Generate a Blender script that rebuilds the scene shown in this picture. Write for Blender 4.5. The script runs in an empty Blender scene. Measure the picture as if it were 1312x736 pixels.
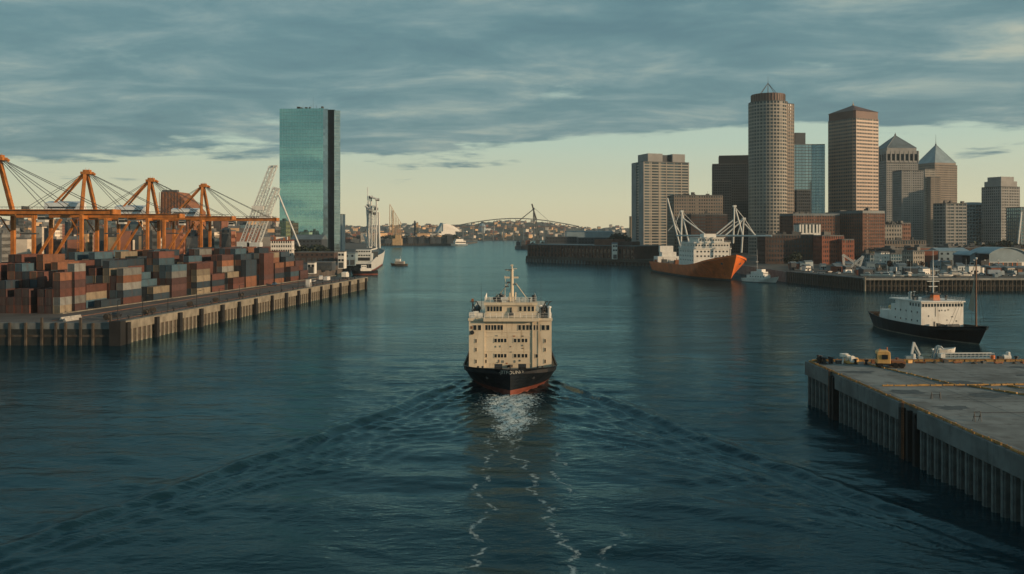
import bpy, bmesh, math, random
import numpy as np
from mathutils import Vector, Matrix
from mathutils.bvhtree import BVHTree

R = random.Random(11)
scene = bpy.context.scene
COL = scene.collection
rad = math.radians

# ------------------------------------------------------------------ camera
CAM_H, FPX, PCX, PHY = 32.0, 1136.0, 656.0, 298.0
cam_d = bpy.data.cameras.new("camera")
cam = bpy.data.objects.new("camera", cam_d)
COL.objects.link(cam)
cam.location = (0, 0, CAM_H)
cam.rotation_euler = (rad(90), 0, 0)
cam_d.sensor_width = 36.0
cam_d.lens = 36.0 * FPX / 1312.0
cam_d.shift_y = -70.0 / 1312.0
cam_d.clip_start = 1.0
cam_d.clip_end = 60000.0
scene.camera = cam
scene.render.engine = 'CYCLES'
scene.cycles.max_bounces = 6
scene.cycles.glossy_bounces = 3
scene.cycles.diffuse_bounces = 2
scene.view_settings.view_transform = 'Standard'
scene.view_settings.look = 'None'
scene.view_settings.exposure = 0.0
scene.view_settings.gamma = 1.0

SUN_AZ, SUN_EL = 68.0, 10.0       # azimuth to the right of straight behind the camera
sun_dir = Vector((math.sin(rad(SUN_AZ)) * math.cos(rad(SUN_EL)),
                  -math.cos(rad(SUN_AZ)) * math.cos(rad(SUN_EL)), math.sin(rad(SUN_EL))))
sun_d = bpy.data.lights.new("sun", 'SUN')
sun_d.energy = 4.9
sun_d.angle = rad(0.6)
sun_d.color = (1.0, 0.69, 0.42)
sun = bpy.data.objects.new("sun", sun_d)
COL.objects.link(sun)
sun.rotation_euler = sun_dir.to_track_quat('Z', 'Y').to_euler()


# ------------------------------------------------------------------ node helpers
class NT:
    def __init__(self, tree):
        self.t = tree
        self.n = tree.nodes
        self.l = tree.links

    def node(self, typ, **kw):
        nd = self.n.new(typ)
        for k, v in kw.items():
            setattr(nd, k, v)
        return nd

    def put(self, sock, val):
        if hasattr(val, 'is_output'):
            self.l.new(val, sock)
        else:
            sock.default_value = val

    def m(self, op, *a, clamp=False):
        nd = self.node('ShaderNodeMath', operation=op)
        nd.use_clamp = clamp
        for i, v in enumerate(a):
            self.put(nd.inputs[i], v)
        return nd.outputs[0]

    def smooth(self, val, lo, hi, o0=0.0, o1=1.0):
        nd = self.node('ShaderNodeMapRange', interpolation_type='SMOOTHSTEP')
        self.put(nd.inputs[0], val)
        self.put(nd.inputs[1], lo); self.put(nd.inputs[2], hi)
        self.put(nd.inputs[3], o0); self.put(nd.inputs[4], o1)
        return nd.outputs[0]

    def lin(self, val, lo, hi, o0=0.0, o1=1.0):
        nd = self.node('ShaderNodeMapRange')
        nd.clamp = True
        self.put(nd.inputs[0], val)
        self.put(nd.inputs[1], lo); self.put(nd.inputs[2], hi)
        self.put(nd.inputs[3], o0); self.put(nd.inputs[4], o1)
        return nd.outputs[0]

    def noise(self, vec, scale, detail=4.0, rough=0.55, dims='3D', dist=0.0):
        nd = self.node('ShaderNodeTexNoise', noise_dimensions=dims)
        if dims == '1D':
            self.put(nd.inputs['W'], vec)
        elif vec is not None:
            self.put(nd.inputs['Vector'], vec)
        nd.inputs['Scale'].default_value = scale
        nd.inputs['Detail'].default_value = detail
        nd.inputs['Roughness'].default_value = rough
        nd.inputs['Distortion'].default_value = dist
        return nd.outputs[0]

    def mix(self, fac, a, b, blend='MIX'):
        nd = self.node('ShaderNodeMix', data_type='RGBA', blend_type=blend)
        self.put(nd.inputs[0], fac)
        self.put(nd.inputs[6], a if hasattr(a, 'is_output') else (*a[:3], 1))
        self.put(nd.inputs[7], b if hasattr(b, 'is_output') else (*b[:3], 1))
        return nd.outputs[2]

    def ramp(self, fac, stops):
        nd = self.node('ShaderNodeValToRGB')
        self.put(nd.inputs[0], fac)
        e = nd.color_ramp.elements
        while len(e) < len(stops):
            e.new(0.5)
        for i, (p, c) in enumerate(stops):
            e[i].position = p
            e[i].color = (*c, 1)
        return nd.outputs[0]

    def mapped(self, vec, scale=(1, 1, 1), rot=(0, 0, 0), loc=(0, 0, 0)):
        nd = self.node('ShaderNodeMapping')
        self.put(nd.inputs[0], vec)
        nd.inputs['Location'].default_value = loc
        nd.inputs['Rotation'].default_value = rot
        nd.inputs['Scale'].default_value = scale
        return nd.outputs[0]

    def comb(self, x, y, z):
        nd = self.node('ShaderNodeCombineXYZ')
        self.put(nd.inputs[0], x); self.put(nd.inputs[1], y); self.put(nd.inputs[2], z)
        return nd.outputs[0]

    def sep(self, v):
        nd = self.node('ShaderNodeSeparateXYZ')
        self.put(nd.inputs[0], v)
        return nd.outputs


# ------------------------------------------------------------------ world: evening sky with a cloud deck
world = bpy.data.worlds.new("World")
scene.world = world
world.use_nodes = True
w = NT(world.node_tree)
w.n.clear()
d = w.node('ShaderNodeTexCoord').outputs['Generated']
x, y, z = w.sep(d)
z0 = w.m('MAXIMUM', z, 0.0)
den = w.m('ADD', z0, 0.085)
uv = w.comb(w.m('DIVIDE', x, den), w.m('DIVIDE', y, den), 0.0)
sky = w.node('ShaderNodeTexSky', sky_type='NISHITA')
sky.sun_disc = False
sky.sun_elevation = rad(SUN_EL)
sky.sun_rotation = rad(180 - SUN_AZ)
sky.air_density = 1.2
sky.dust_density = 2.0
clear = w.ramp(z0, [(0.0, (0.86, 0.74, 0.46)), (0.035, (0.78, 0.76, 0.51)), (0.10, (0.53, 0.68, 0.56)),
                    (0.25, (0.33, 0.50, 0.50)), (1.0, (0.10, 0.22, 0.28))])
# unseen sky behind the camera, dimmed to teal to cool the ambient light
back = w.smooth(y, 0.55, -0.25)
clear = w.mix(back, clear, w.ramp(z0, [(0.0, (0.60, 0.58, 0.42)), (0.05, (0.50, 0.57, 0.47)), (0.11, (0.38, 0.50, 0.46)), (0.2, (0.20, 0.35, 0.38)), (1.0, (0.12, 0.24, 0.29))]))
n_a = w.noise(w.mapped(uv, loc=(3.1, 1.7, 0)), 0.95, 10.0, 0.60, dist=0.25)
n_b = w.noise(w.mapped(uv, scale=(0.6, 1.0, 1), loc=(9.4, 2.2, 5)), 0.48, 7.0, 0.6)
n_c = w.noise(w.mapped(uv, scale=(0.85, 1.2, 1), loc=(1.3, 7.1, 2)), 1.5, 10.0, 0.62, dist=0.45)
zw = w.m('ADD', z, w.m('MULTIPLY', w.m('SUBTRACT', n_b, 0.5), 0.20))
zw = w.m('ADD', zw, w.m('MULTIPLY', x, -0.030))
deck = w.smooth(zw, 0.052, 0.122)
deck = w.m('MAXIMUM', deck, w.m('MULTIPLY', back, 0.43))  # unseen cloud behind the camera, broken up for the glass tower's reflections
cm = w.smooth(w.m('ADD', n_a, w.m('MULTIPLY', deck, 0.40)), 0.66, 0.80)
tone = w.m('ADD', w.m('MULTIPLY', n_c, 0.72), w.m('MULTIPLY', w.m('SUBTRACT', 1.0, n_a), 0.28))
ccol = w.ramp(tone, [(0.38, (0.098, 0.218, 0.262)), (0.47, (0.13, 0.265, 0.30)), (0.53, (0.19, 0.32, 0.345)),
                     (0.60, (0.31, 0.42, 0.40)), (0.67, (0.48, 0.53, 0.44))])
ccol = w.mix(w.smooth(z0, 0.22, 0.7), ccol, (0.15, 0.275, 0.315))
col = w.mix(cm, clear, ccol)
nish = w.node('ShaderNodeVectorMath', operation='SCALE')
w.l.new(sky.outputs[0], nish.inputs[0]); nish.inputs['Scale'].default_value = 0.10
ten = w.node('ShaderNodeVectorMath', operation='SCALE')
w.l.new(w.mix(0.12, col, nish.outputs[0]), ten.inputs[0]); ten.inputs['Scale'].default_value = 10.0
bg = w.node('ShaderNodeBackground')
w.l.new(ten.outputs[0], bg.inputs[0]); bg.inputs[1].default_value = 0.10
wo = w.node('ShaderNodeOutputWorld')
w.l.new(bg.outputs[0], wo.inputs[0])


# ------------------------------------------------------------------ materials
MATS = {}


def mat(name, col, rough=0.7, metal=0.0, var=0.18, scale=0.35, dirt=0.0, dcol=(0.05, 0.04, 0.03), streak=True,
        bump=0.0, bscale=3.0, rnd=0.0, spec=0.4):
    """Painted / stone / metal surface: tone variation, weather streaks running down, optional relief."""
    mt = bpy.data.materials.new(name)
    mt.use_nodes = True
    q = NT(mt.node_tree)
    b = q.n['Principled BSDF']
    oc = q.node('ShaderNodeTexCoord').outputs['Object']
    c = q.mix(1.0, col, col)
    n1 = q.noise(oc, scale, 6, 0.6)
    dark = [v * (1 - var) for v in col]
    lite = [min(1, v * (1 + var)) for v in col]
    c = q.mix(q.smooth(n1, 0.32, 0.68), dark, lite)
    if dirt > 0:
        sv = q.mapped(oc, scale=(1.0, 1.0, 0.14 if streak else 1.0))
        n2 = q.noise(sv, scale * 3.2, 7, 0.65)
        c = q.mix(q.m('MULTIPLY', q.smooth(n2, 0.52, 0.72), dirt), c, dcol)
    if rnd > 0:
        oi = q.node('ShaderNodeObjectInfo').outputs['Random']
        hv = q.node('ShaderNodeHueSaturation')
        q.l.new(c, hv.inputs['Color'])
        q.put(hv.inputs['Value'], q.lin(oi, 0, 1, 1 - rnd, 1 + rnd))
        c = hv.outputs[0]
    q.l.new(c, b.inputs['Base Color'])
    b.inputs['Roughness'].default_value = rough
    b.inputs['Metallic'].default_value = metal
    b.inputs['Specular IOR Level'].default_value = spec
    if bump > 0:
        bp = q.node('ShaderNodeBump')
        bp.inputs['Strength'].default_value = bump
        q.l.new(q.noise(oc, bscale, 5, 0.6), bp.inputs['Height'])
        q.l.new(bp.outputs[0], b.inputs['Normal'])
    MATS[name] = mt
    return mt


def glass(name, col, rough=0.08, metal=0.0, var=0.35, pane=(3.0, 3.0, 3.6), spec=0.5, wob=0.0, blinds=0.0):
    """Window glass: dark, shiny, each pane a little different in tint and tilt."""
    mt = bpy.data.materials.new(name)
    mt.use_nodes = True
    q = NT(mt.node_tree)
    b = q.n['Principled BSDF']
    oc = q.node('ShaderNodeTexCoord').outputs['Object']
    fl = q.node('ShaderNodeVectorMath', operation='FLOOR')
    q.l.new(q.mapped(oc, scale=tuple(1 / p for p in pane), loc=(0.13, 0.27, 0.0)), fl.inputs[0])
    wn = q.node('ShaderNodeTexWhiteNoise', noise_dimensions='3D')
    q.l.new(fl.outputs[0], wn.inputs[0])
    c = q.mix(wn.outputs[0], [v * (1 - var) for v in col], [min(1, v * (1 + var)) for v in col])
    if blinds:
        wn2 = q.node('ShaderNodeTexWhiteNoise', noise_dimensions='4D'); q.l.new(fl.outputs[0], wn2.inputs['Vector']); wn2.inputs['W'].default_value = 3.7
        c = q.mix(q.smooth(wn2.outputs[0], 1 - blinds, 1 - blinds * .4), c, (0.22, 0.21, 0.18))
    q.l.new(c, b.inputs['Base Color'])
    b.inputs['Roughness'].default_value = rough
    b.inputs['Metallic'].default_value = metal
    b.inputs['Specular IOR Level'].default_value = spec
    if wob > 0:
        geo = q.node('ShaderNodeNewGeometry')
        sc = q.node('ShaderNodeVectorMath', operation='MULTIPLY_ADD')
        q.l.new(wn.outputs['Color'], sc.inputs[0])
        sc.inputs[1].default_value = (wob, wob, wob); sc.inputs[2].default_value = (-wob / 2,) * 3
        ad = q.node('ShaderNodeVectorMath', operation='ADD')
        q.l.new(geo.outputs['Normal'], ad.inputs[0]); q.l.new(sc.outputs[0], ad.inputs[1])
        q.l.new(ad.outputs[0], b.inputs['Normal'])
    MATS[name] = mt
    return mt


mat('cream_paint', (0.62, 0.525, 0.385), 0.6, var=0.10, scale=0.3, dirt=0.65, dcol=(0.33, 0.23, 0.13))
mat('navy_hull', (0.006, 0.010, 0.014), 0.5, var=0.4, scale=0.3, dirt=0.3, dcol=(0.03, 0.02, 0.015), spec=0.2)
mat('red_boot', (0.15, 0.042, 0.026), 0.6, var=0.25, dirt=0.5, dcol=(0.07, 0.03, 0.02))
mat('deck_grey', (0.16, 0.17, 0.16), 0.8, var=0.25)
mat('black_steel', (0.02, 0.022, 0.024), 0.55, var=0.3)
mat('dark_steel', (0.06, 0.065, 0.065), 0.55, var=0.3)
mat('white_paint', (0.66, 0.65, 0.60), 0.5, var=0.08, dirt=0.4, dcol=(0.30, 0.24, 0.17))
mat('white_steel', (0.52, 0.54, 0.52), 0.5, var=0.1, dirt=0.3, dcol=(0.3, 0.25, 0.2))
mat('hull_orange', (0.64, 0.15, 0.028), 0.5, var=0.2, scale=0.12, dirt=0.5, dcol=(0.26, 0.07, 0.03))
mat('crane_orange', (0.40, 0.145, 0.030), 0.55, var=0.25, dirt=0.6, dcol=(0.22, 0.07, 0.02))
mat('yellow_paint', (0.36, 0.20, 0.055), 0.6, var=0.3, scale=1.2, dirt=0.7, dcol=(0.12, 0.06, 0.03), streak=False)
mat('cab_yellow', (0.62, 0.36, 0.12), 0.5, var=0.15, scale=0.8, dirt=0.4, dcol=(0.25, 0.1, 0.03))
mat('concrete', (0.26, 0.25, 0.22), 0.85, var=0.2, scale=0.18, dirt=0.5, dcol=(0.10, 0.09, 0.075), bump=0.15)
mat('pale_concrete', (0.20, 0.18, 0.14), 0.85, var=0.25, scale=0.3, dirt=0.7, dcol=(0.085, 0.07, 0.05), bump=0.1)
mat('dark_concrete', (0.12, 0.135, 0.135), 0.85, var=0.25, scale=0.25, dirt=0.6, dcol=(0.045, 0.05, 0.05), bump=0.2)
mat('near_black', (0.018, 0.020, 0.018), 0.6, var=0.4)  # near-black surface used behind the piles and in the deck joints
mat('pile_steel', (0.10, 0.115, 0.115), 0.75, var=0.3, scale=0.6, dirt=0.7, dcol=(0.055, 0.035, 0.022), bump=0.15)
mat('timber', (0.075, 0.060, 0.044), 0.85, var=0.35, scale=0.5, dirt=0.5, dcol=(0.03, 0.025, 0.02))
mat('dark_timber', (0.055, 0.045, 0.035), 0.85, var=0.4, scale=0.5, dirt=0.5, dcol=(0.015, 0.015, 0.012))
mat('rubber', (0.012, 0.012, 0.012), 0.8, var=0.3)
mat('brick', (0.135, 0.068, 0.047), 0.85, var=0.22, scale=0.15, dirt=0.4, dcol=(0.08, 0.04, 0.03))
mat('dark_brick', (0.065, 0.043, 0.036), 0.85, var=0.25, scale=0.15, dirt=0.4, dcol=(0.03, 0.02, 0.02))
mat('red_brick', (0.20, 0.070, 0.042), 0.85, var=0.2, scale=0.15, dirt=0.3, dcol=(0.1, 0.04, 0.03))
mat('tan_stone', (0.29, 0.272, 0.238), 0.8, var=0.12, scale=0.08, dirt=0.25, dcol=(0.2, 0.15, 0.1))
mat('grey_stone', (0.25, 0.252, 0.245), 0.8, var=0.12, scale=0.08, dirt=0.25, dcol=(0.14, 0.13, 0.12))
mat('brown_stone', (0.20, 0.168, 0.138), 0.75, var=0.12, scale=0.08, dirt=0.2, dcol=(0.14, 0.09, 0.06))
mat('rose_granite', (0.27, 0.185, 0.135), 0.45, var=0.1, scale=0.08, dirt=0.15, dcol=(0.16, 0.09, 0.06))
mat('dark_stone', (0.045, 0.056, 0.066), 0.7, var=0.2, scale=0.08)
mat('blue_grey_metal', (0.20, 0.27, 0.30), 0.45, metal=0.0, var=0.15, scale=0.1)
mat('slate_roof', (0.11, 0.14, 0.155), 0.6, var=0.2, scale=0.1, dirt=0.3)
mat('copper_brown', (0.10, 0.055, 0.045), 0.6, var=0.2, scale=0.1)
mat('rust_steel', (0.24, 0.10, 0.045), 0.8, var=0.3, scale=0.4, dirt=0.5)
mat('canvas', (0.33, 0.30, 0.24), 0.9, var=0.12)
mat('mast_wood', (0.19, 0.085, 0.045), 0.6, var=0.25)
mat('bark', (0.06, 0.045, 0.032), 0.9, var=0.3)
mat('leaf_dark', (0.030, 0.042, 0.024), 0.8, var=0.45, scale=0.5, rnd=0.25)
mat('leaf_brown', (0.075, 0.045, 0.026), 0.8, var=0.45, scale=0.5, rnd=0.25)
mat('tyre', (0.015, 0.015, 0.015), 0.9, var=0.2)
glass('window_dark', (0.016, 0.022, 0.026), 0.12, var=0.4, pane=(1, 1, 1))
glass('tower_glass', (0.04, 0.065, 0.078), 0.08, metal=0.0, var=0.5, wob=0.02, blinds=0.10)
glass('blue_glass', (0.22, 0.33, 0.37), 0.07, metal=0.75, var=0.15, wob=0.010)
glass('teal_glass', (0.35, 0.60, 0.55), 0.03, metal=0.92, var=0.05, pane=(1.6, 1.6, 3.9), wob=0.0022)
glass('dark_glass', (0.008, 0.018, 0.024), 0.22, var=0.3, wob=0.01, spec=0.08)
CITY = {'pale': mat('city_pale', (0.62, 0.55, 0.45), 0.85, var=0.15, scale=0.1, rnd=0.3),
        'sandy': mat('city_sandy', (0.58, 0.38, 0.21), 0.85, var=0.15, scale=0.1, rnd=0.3),
        'brick red': mat('city_brick', (0.22, 0.095, 0.06), 0.85, var=0.2, scale=0.1, rnd=0.2),
        'grey': mat('city_grey', (0.17, 0.175, 0.17), 0.85, var=0.2, scale=0.1, rnd=0.2),
        'dark slate': mat('city_slate', (0.055, 0.065, 0.07), 0.85, var=0.3, scale=0.1, rnd=0.2)}
mat('flat_roof', (0.10, 0.105, 0.105), 0.9, var=0.3, scale=0.15)


# ------------------------------------------------------------------ mesh helpers
def at(px, py, Y):
    return Vector(((px - PCX) * Y / FPX, Y, CAM_H - (py - PHY) * Y / FPX))


class MB:
    def __init__(self):
        self.v, self.f, self.mi = [], [], []

    def add(self, vs, fs, m=0):
        o = len(self.v)
        self.v += [tuple(p) for p in vs]
        for q in fs:
            self.f.append(tuple(i + o for i in q)); self.mi.append(m)
        return self

    def box(self, x0, x1, y0, y1, z0, z1, m=0):
        vs = [(x0, y0, z0), (x1, y0, z0), (x1, y1, z0), (x0, y1, z0), (x0, y0, z1), (x1, y0, z1), (x1, y1, z1), (x0, y1, z1)]
        return self.add(vs, [(3, 2, 1, 0), (4, 5, 6, 7), (0, 1, 5, 4), (1, 2, 6, 5), (2, 3, 7, 6), (3, 0, 4, 7)], m)

    def obox(self, c, s, rz=0.0, m=0):
        ca, sa = math.cos(rz), math.sin(rz)
        vs = []
        for dz in (-.5, .5):
            for dx, dy in ((-.5, -.5), (.5, -.5), (.5, .5), (-.5, .5)):
                X, Y = dx * s[0], dy * s[1]
                vs.append((c[0] + X * ca - Y * sa, c[1] + X * sa + Y * ca, c[2] + dz * s[2]))
        return self.add(vs, [(3, 2, 1, 0), (4, 5, 6, 7), (0, 1, 5, 4), (1, 2, 6, 5), (2, 3, 7, 6), (3, 0, 4, 7)], m)

    def bar(self, a, b, w, h=None, m=0):
        """square bar from a to b, w across, h in the other direction"""
        a, b = Vector(a), Vector(b)
        h = h or w
        t = (b - a).normalized()
        up = Vector((0, 0, 1)) if abs(t.z) < 0.95 else Vector((0, 1, 0))
        s = t.cross(up).normalized(); u = s.cross(t)
        vs = []
        for p in (a, b):
            for i, j in ((-1, -1), (1, -1), (1, 1), (-1, 1)):
                vs.append(p + s * (i * w / 2) + u * (j * h / 2))
        return self.add(vs, [(3, 2, 1, 0), (4, 5, 6, 7), (0, 1, 5, 4), (1, 2, 6, 5), (2, 3, 7, 6), (3, 0, 4, 7)], m)

    def tube(self, a, b, r, r2=None, n=7, m=0):
        a, b = Vector(a), Vector(b)
        r2 = r if r2 is None else r2
        t = (b - a).normalized()
        up = Vector((0, 0, 1)) if abs(t.z) < 0.95 else Vector((0, 1, 0))
        s = t.cross(up).normalized(); u = s.cross(t)
        vs = []
        for p, q in ((a, r), (b, r2)):
            for i in range(n):
                an = 2 * math.pi * i / n
                vs.append(p + s * (math.cos(an) * q) + u * (math.sin(an) * q))
        fs = [(i, (i + 1) % n, n + (i + 1) % n, n + i) for i in range(n)]
        fs += [tuple(range(n))[::-1], tuple(range(n, 2 * n))]
        return self.add(vs, fs, m)

    def path(self, pts, r, n=6, m=0):
        for a, b in zip(pts, pts[1:]):
            self.tube(a, b, r, n=n, m=m)
        return self

    def prism(self, poly, z0, z1, m=0, mtop=None):
        n = len(poly)
        vs = [(p[0], p[1], z0) for p in poly] + [(p[0], p[1], z1) for p in poly]
        self.add(vs, [(i, (i + 1) % n, n + (i + 1) % n, n + i) for i in range(n)], m)
        self.add(vs, [tuple(range(n, 2 * n))], m if mtop is None else mtop)
        self.add(vs, [tuple(range(n))[::-1]], m)
        return self

    def frustum(self, p0, z0, p1, z1, m=0):
        n = len(p0)
        vs = [(p[0], p[1], z0) for p in p0] + [(p[0], p[1], z1) for p in p1]
        fs = [(i, (i + 1) % n, n + (i + 1) % n, n + i) for i in range(n)]
        fs += [tuple(range(n, 2 * n)), tuple(range(n))[::-1]]
        return self.add(vs, fs, m)

    def lathe(self, prof, c=(0, 0, 0), n=16, m=0):
        vs, fs = [], []
        for (r, zz) in prof:
            for i in range(n):
                an = 2 * math.pi * i / n
                vs.append((c[0] + r * math.cos(an), c[1] + r * math.sin(an), c[2] + zz))
        for k in range(len(prof) - 1):
            for i in range(n):
                j = (i + 1) % n
                fs.append((k * n + i, k * n + j, (k + 1) * n + j, (k + 1) * n + i))
        fs.append(tuple(range(n))[::-1]); fs.append(tuple(range((len(prof) - 1) * n, len(prof) * n)))
        return self.add(vs, fs, m)

    def mesh(self, name, mats):
        me = bpy.data.meshes.new(name)
        me.from_pydata(self.v, [], self.f)
        for mm in (mats if isinstance(mats, (list, tuple)) else [mats]):
            me.materials.append(MATS[mm] if isinstance(mm, str) else mm)
        me.polygons.foreach_set('material_index', self.mi)
        me.update()
        return me

    def build(self, name, mats, parent=None, smooth=False, bevel=0.0):
        me = self.mesh(name, mats)
        return place(name, me, parent, smooth=smooth, bevel=bevel)


def place(name, me, parent=None, loc=(0, 0, 0), rz=0.0, scale=None, smooth=False, bevel=0.0):
    if smooth:
        me.polygons.foreach_set('use_smooth', [True] * len(me.polygons))
    o = bpy.data.objects.new(name, me)
    COL.objects.link(o)
    o.parent = parent
    o.location = loc
    o.rotation_euler = (0, 0, rz)
    if scale:
        o.scale = scale
    if bevel > 0:
        bv = o.modifiers.new('bevel', 'BEVEL'); bv.width = bevel; bv.segments = 2
    return o


def tag(o, label=None, cat=None, group=None, kind=None):
    if label: o['label'] = label
    if cat: o['category'] = cat
    if group: o['group'] = group
    if kind: o['kind'] = kind
    return o


def thing(name, label, cat, loc=(0, 0, 0), rz=0.0, group=None):
    o = bpy.data.objects.new(name, None)
    COL.objects.link(o)
    o.location = loc
    o.rotation_euler = (0, 0, rz)
    o.empty_display_size = 0.5
    return tag(o, label, cat, group)


def copy_thing(root, loc, rz=None, label=None):
    r = root.copy(); COL.objects.link(r)
    r.location = loc
    if rz is not None: r.rotation_euler = (0, 0, rz)
    if label: r['label'] = label
    for ch in list(root.children):
        c = ch.copy(); COL.objects.link(c); c.parent = r
        for g in list(ch.children):
            e = g.copy(); COL.objects.link(e); e.parent = c
    return r


def inv(root, p):
    """world point -> the root's own frame"""
    Mx = Matrix.Translation(root.location) @ Matrix.Rotation(root.rotation_euler.z, 4, 'Z')
    return Mx.inverted() @ Vector(p)


def offset(poly, dist):
    """convex CCW polygon moved inwards by dist"""
    n = len(poly)
    out = []
    for i in range(n):
        p0, p1, p2 = Vector(poly[i - 1][:2]), Vector(poly[i][:2]), Vector(poly[(i + 1) % n][:2])
        e0 = (p1 - p0).normalized(); e1 = (p2 - p1).normalized()
        n0 = Vector((-e0.y, e0.x)); n1 = Vector((-e1.y, e1.x))
        b = (n0 + n1); b = b / max(b.dot(n0), 0.2)
        q = p1 + b * dist
        out.append((q.x, q.y))
    return out


def rect(wd, dp):
    return [(-wd / 2, -dp / 2), (wd / 2, -dp / 2), (wd / 2, dp / 2), (-wd / 2, dp / 2)]


def ngon(r, n, ph=0.0):
    return [(r * math.cos(2 * math.pi * i / n + ph), r * math.sin(2 * math.pi * i / n + ph)) for i in range(n)]


ORD = ['first', 'second', 'third', 'fourth', 'fifth', 'sixth', 'seventh', 'eighth', 'ninth', 'tenth', 'eleventh',
       'twelfth', 'thirteenth', 'fourteenth', 'fifteenth', 'sixteenth', 'seventeenth', 'eighteenth', 'nineteenth', 'twentieth']

# ------------------------------------------------------------------ the water: one sheet to the horizon, ship waves modelled in it
def axis(lo, hi, step, far_lo, far_hi, grow=1.22):
    a = list(np.arange(lo, hi + 1e-6, step))
    s = step
    while a[-1] < far_hi:
        s *= grow; a.append(a[-1] + s)
    s = step; b = []
    cur = lo
    while cur > far_lo:
        s *= grow; cur -= s; b.append(cur)
    return np.array(b[::-1] + a)


def sstep(a, lo, hi):
    t = np.clip((a - lo) / (hi - lo), 0, 1)
    return t * t * (3 - 2 * t)


gx = axis(-85, 85, 0.55, -26000, 26000)
gy = axis(70, 250, 0.55, -900, 30000)
XX, YY = np.meshgrid(gx, gy)
rs = np.random.RandomState(5)
hh = np.zeros_like(XX)
fade = sstep(XX, -84, -66) * (1 - sstep(XX, 66, 84)) * (1 - sstep(YY, 190, 246)) * sstep(YY, 71, 76)
for k in range(46):                                   # wind chop
    lam = 2.6 * (6.5 ** rs.rand())
    th = rad(80) + rs.randn() * 0.55
    hh += 0.0026 * lam ** 0.9 * np.sin(2 * np.pi / lam * (XX * np.cos(th) + YY * np.sin(th)) + rs.rand() * 6.28)
hh *= fade
wob = sum(np.sin(XX * rs.uniform(.05, .3) + YY * rs.uniform(.05, .3) + rs.rand() * 6.28) for _ in range(6)) / 3.0
for sgn in (-1, 1):                                    # the two arms of the wash opening from the bow
    ox, oy = sgn * 8.5 - 0.4, 196.0
    ang = rad(20.6)
    ax, ay = sgn * math.sin(ang), -math.cos(ang)       # along the arm
    nx, ny = -sgn * math.cos(ang), -math.sin(ang)      # towards the inside
    s = (XX - ox) * ax + (YY - oy) * ay
    dd = (XX - ox) * nx + (YY - oy) * ny
    dd = dd + 0.55 * wob + 0.0022 * (s - 40) ** 2 * 0.25
    on = sstep(s, -2, 14) * (1 - 0.6 * sstep(s, 30, 150))
    main = np.exp(-((dd - 0.2) / 1.1) ** 2) * 0.30 - np.exp(-((dd - 2.0) / 1.1) ** 2) * 0.20
    train = np.cos(2 * np.pi * (dd - 0.2) / (3.1 + 0.25 * wob)) * sstep(dd, 1.0, 4.5) * np.exp(-np.maximum(dd - 4, 0) / 6.5) * 0.11
    ech = np.exp(-((dd - 6.0) / 7.0) ** 2) * 0.070 * np.sin(2 * np.pi * (dd * 0.93 + s * 0.37) / 2.3 + 1.2 * wob) * (0.6 + 0.4 * np.sin(s * .35 + 3 * wob))
    ech2 = np.exp(-((dd - 12) / 9.0) ** 2) * 0.050 * np.sin(2 * np.pi * (dd * 0.90 + s * 0.43) / 2.9 + 1.7 * wob)
    outer = np.exp(-((dd + 3.2) / 1.6) ** 2) * 0.05 * np.sin(2 * np.pi * (dd + 3.2) / 3.0)
    hh += (main * (0.8 + 0.2 * np.sin(s * 0.55 + 2.3 * wob)) + train + ech + ech2 + outer) * on * fade * 1.75
# churned water in front of the stem
ch = np.exp(-(XX / (4.0 + 0.03 * (172 - YY))) ** 2) * sstep(YY, 120, 160) * (1 - sstep(YY, 171, 176))
hh += ch * 0.10 * sum(np.sin(XX * rs.uniform(-2.4, 2.4) + YY * rs.uniform(-2.4, 2.4) + rs.rand() * 6.28) for _ in range(14)) / 3.2
# the waves of the dark hulled vessel
nxv, nyv = len(gx), len(gy)
co = np.stack([XX, YY, hh], -1).reshape(-1, 3)
ii = np.arange(nyv * nxv).reshape(nyv, nxv)
qd = np.stack([ii[:-1, :-1], ii[:-1, 1:], ii[1:, 1:], ii[1:, :-1]], -1).reshape(-1, 4)
wm = bpy.data.meshes.new('water')
wm.vertices.add(len(co)); wm.vertices.foreach_set('co', co.ravel())
wm.loops.add(qd.size); wm.loops.foreach_set('vertex_index', qd.ravel())
wm.polygons.add(len(qd)); wm.polygons.foreach_set('loop_start', np.arange(0, qd.size, 4)); wm.polygons.foreach_set('loop_total', np.full(len(qd), 4))
wm.polygons.foreach_set('use_smooth', np.ones(len(qd), bool))
wm.update(); wm.validate()

mw = bpy.data.materials.new('water')
mw.use_nodes = True
q = NT(mw.node_tree)
b = q.n['Principled BSDF']
oc = q.node('ShaderNodeTexCoord').outputs['Object']
x, y, z = q.sep(oc)
big = q.noise(q.mapped(oc, scale=(0.5, 1.6, 1)), 0.012, 5, 0.6)         # slicks and breeze patches
gust = q.noise(q.mapped(oc, scale=(1.0, 2.2, 1), loc=(40, 9, 0)), 0.05, 4, 0.6)
r1 = q.noise(q.mapped(oc, scale=(0.55, 1.0, 1)), 0.95, 4, 0.62)
r2 = q.noise(q.mapped(oc, scale=(0.45, 1.0, 1), loc=(5, 2, 1), rot=(0, 0, 0.2)), 0.23, 5, 0.6)
r3 = q.noise(q.mapped(oc, scale=(0.35, 1.0, 1), loc=(1, 8, 3)), 0.06, 3, 0.5)
amp = q.lin(q.m('ADD', q.m('MULTIPLY', big, 0.6), q.m('MULTIPLY', gust, 0.4)), 0.38, 0.62, 0.22, 1.35)
h = q.m('ADD', q.m('MULTIPLY', r1, 0.60), q.m('ADD', q.m('MULTIPLY', r2, 0.50), q.m('MULTIPLY', r3, 0.6)))
h = q.m('MULTIPLY', h, amp)
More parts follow.
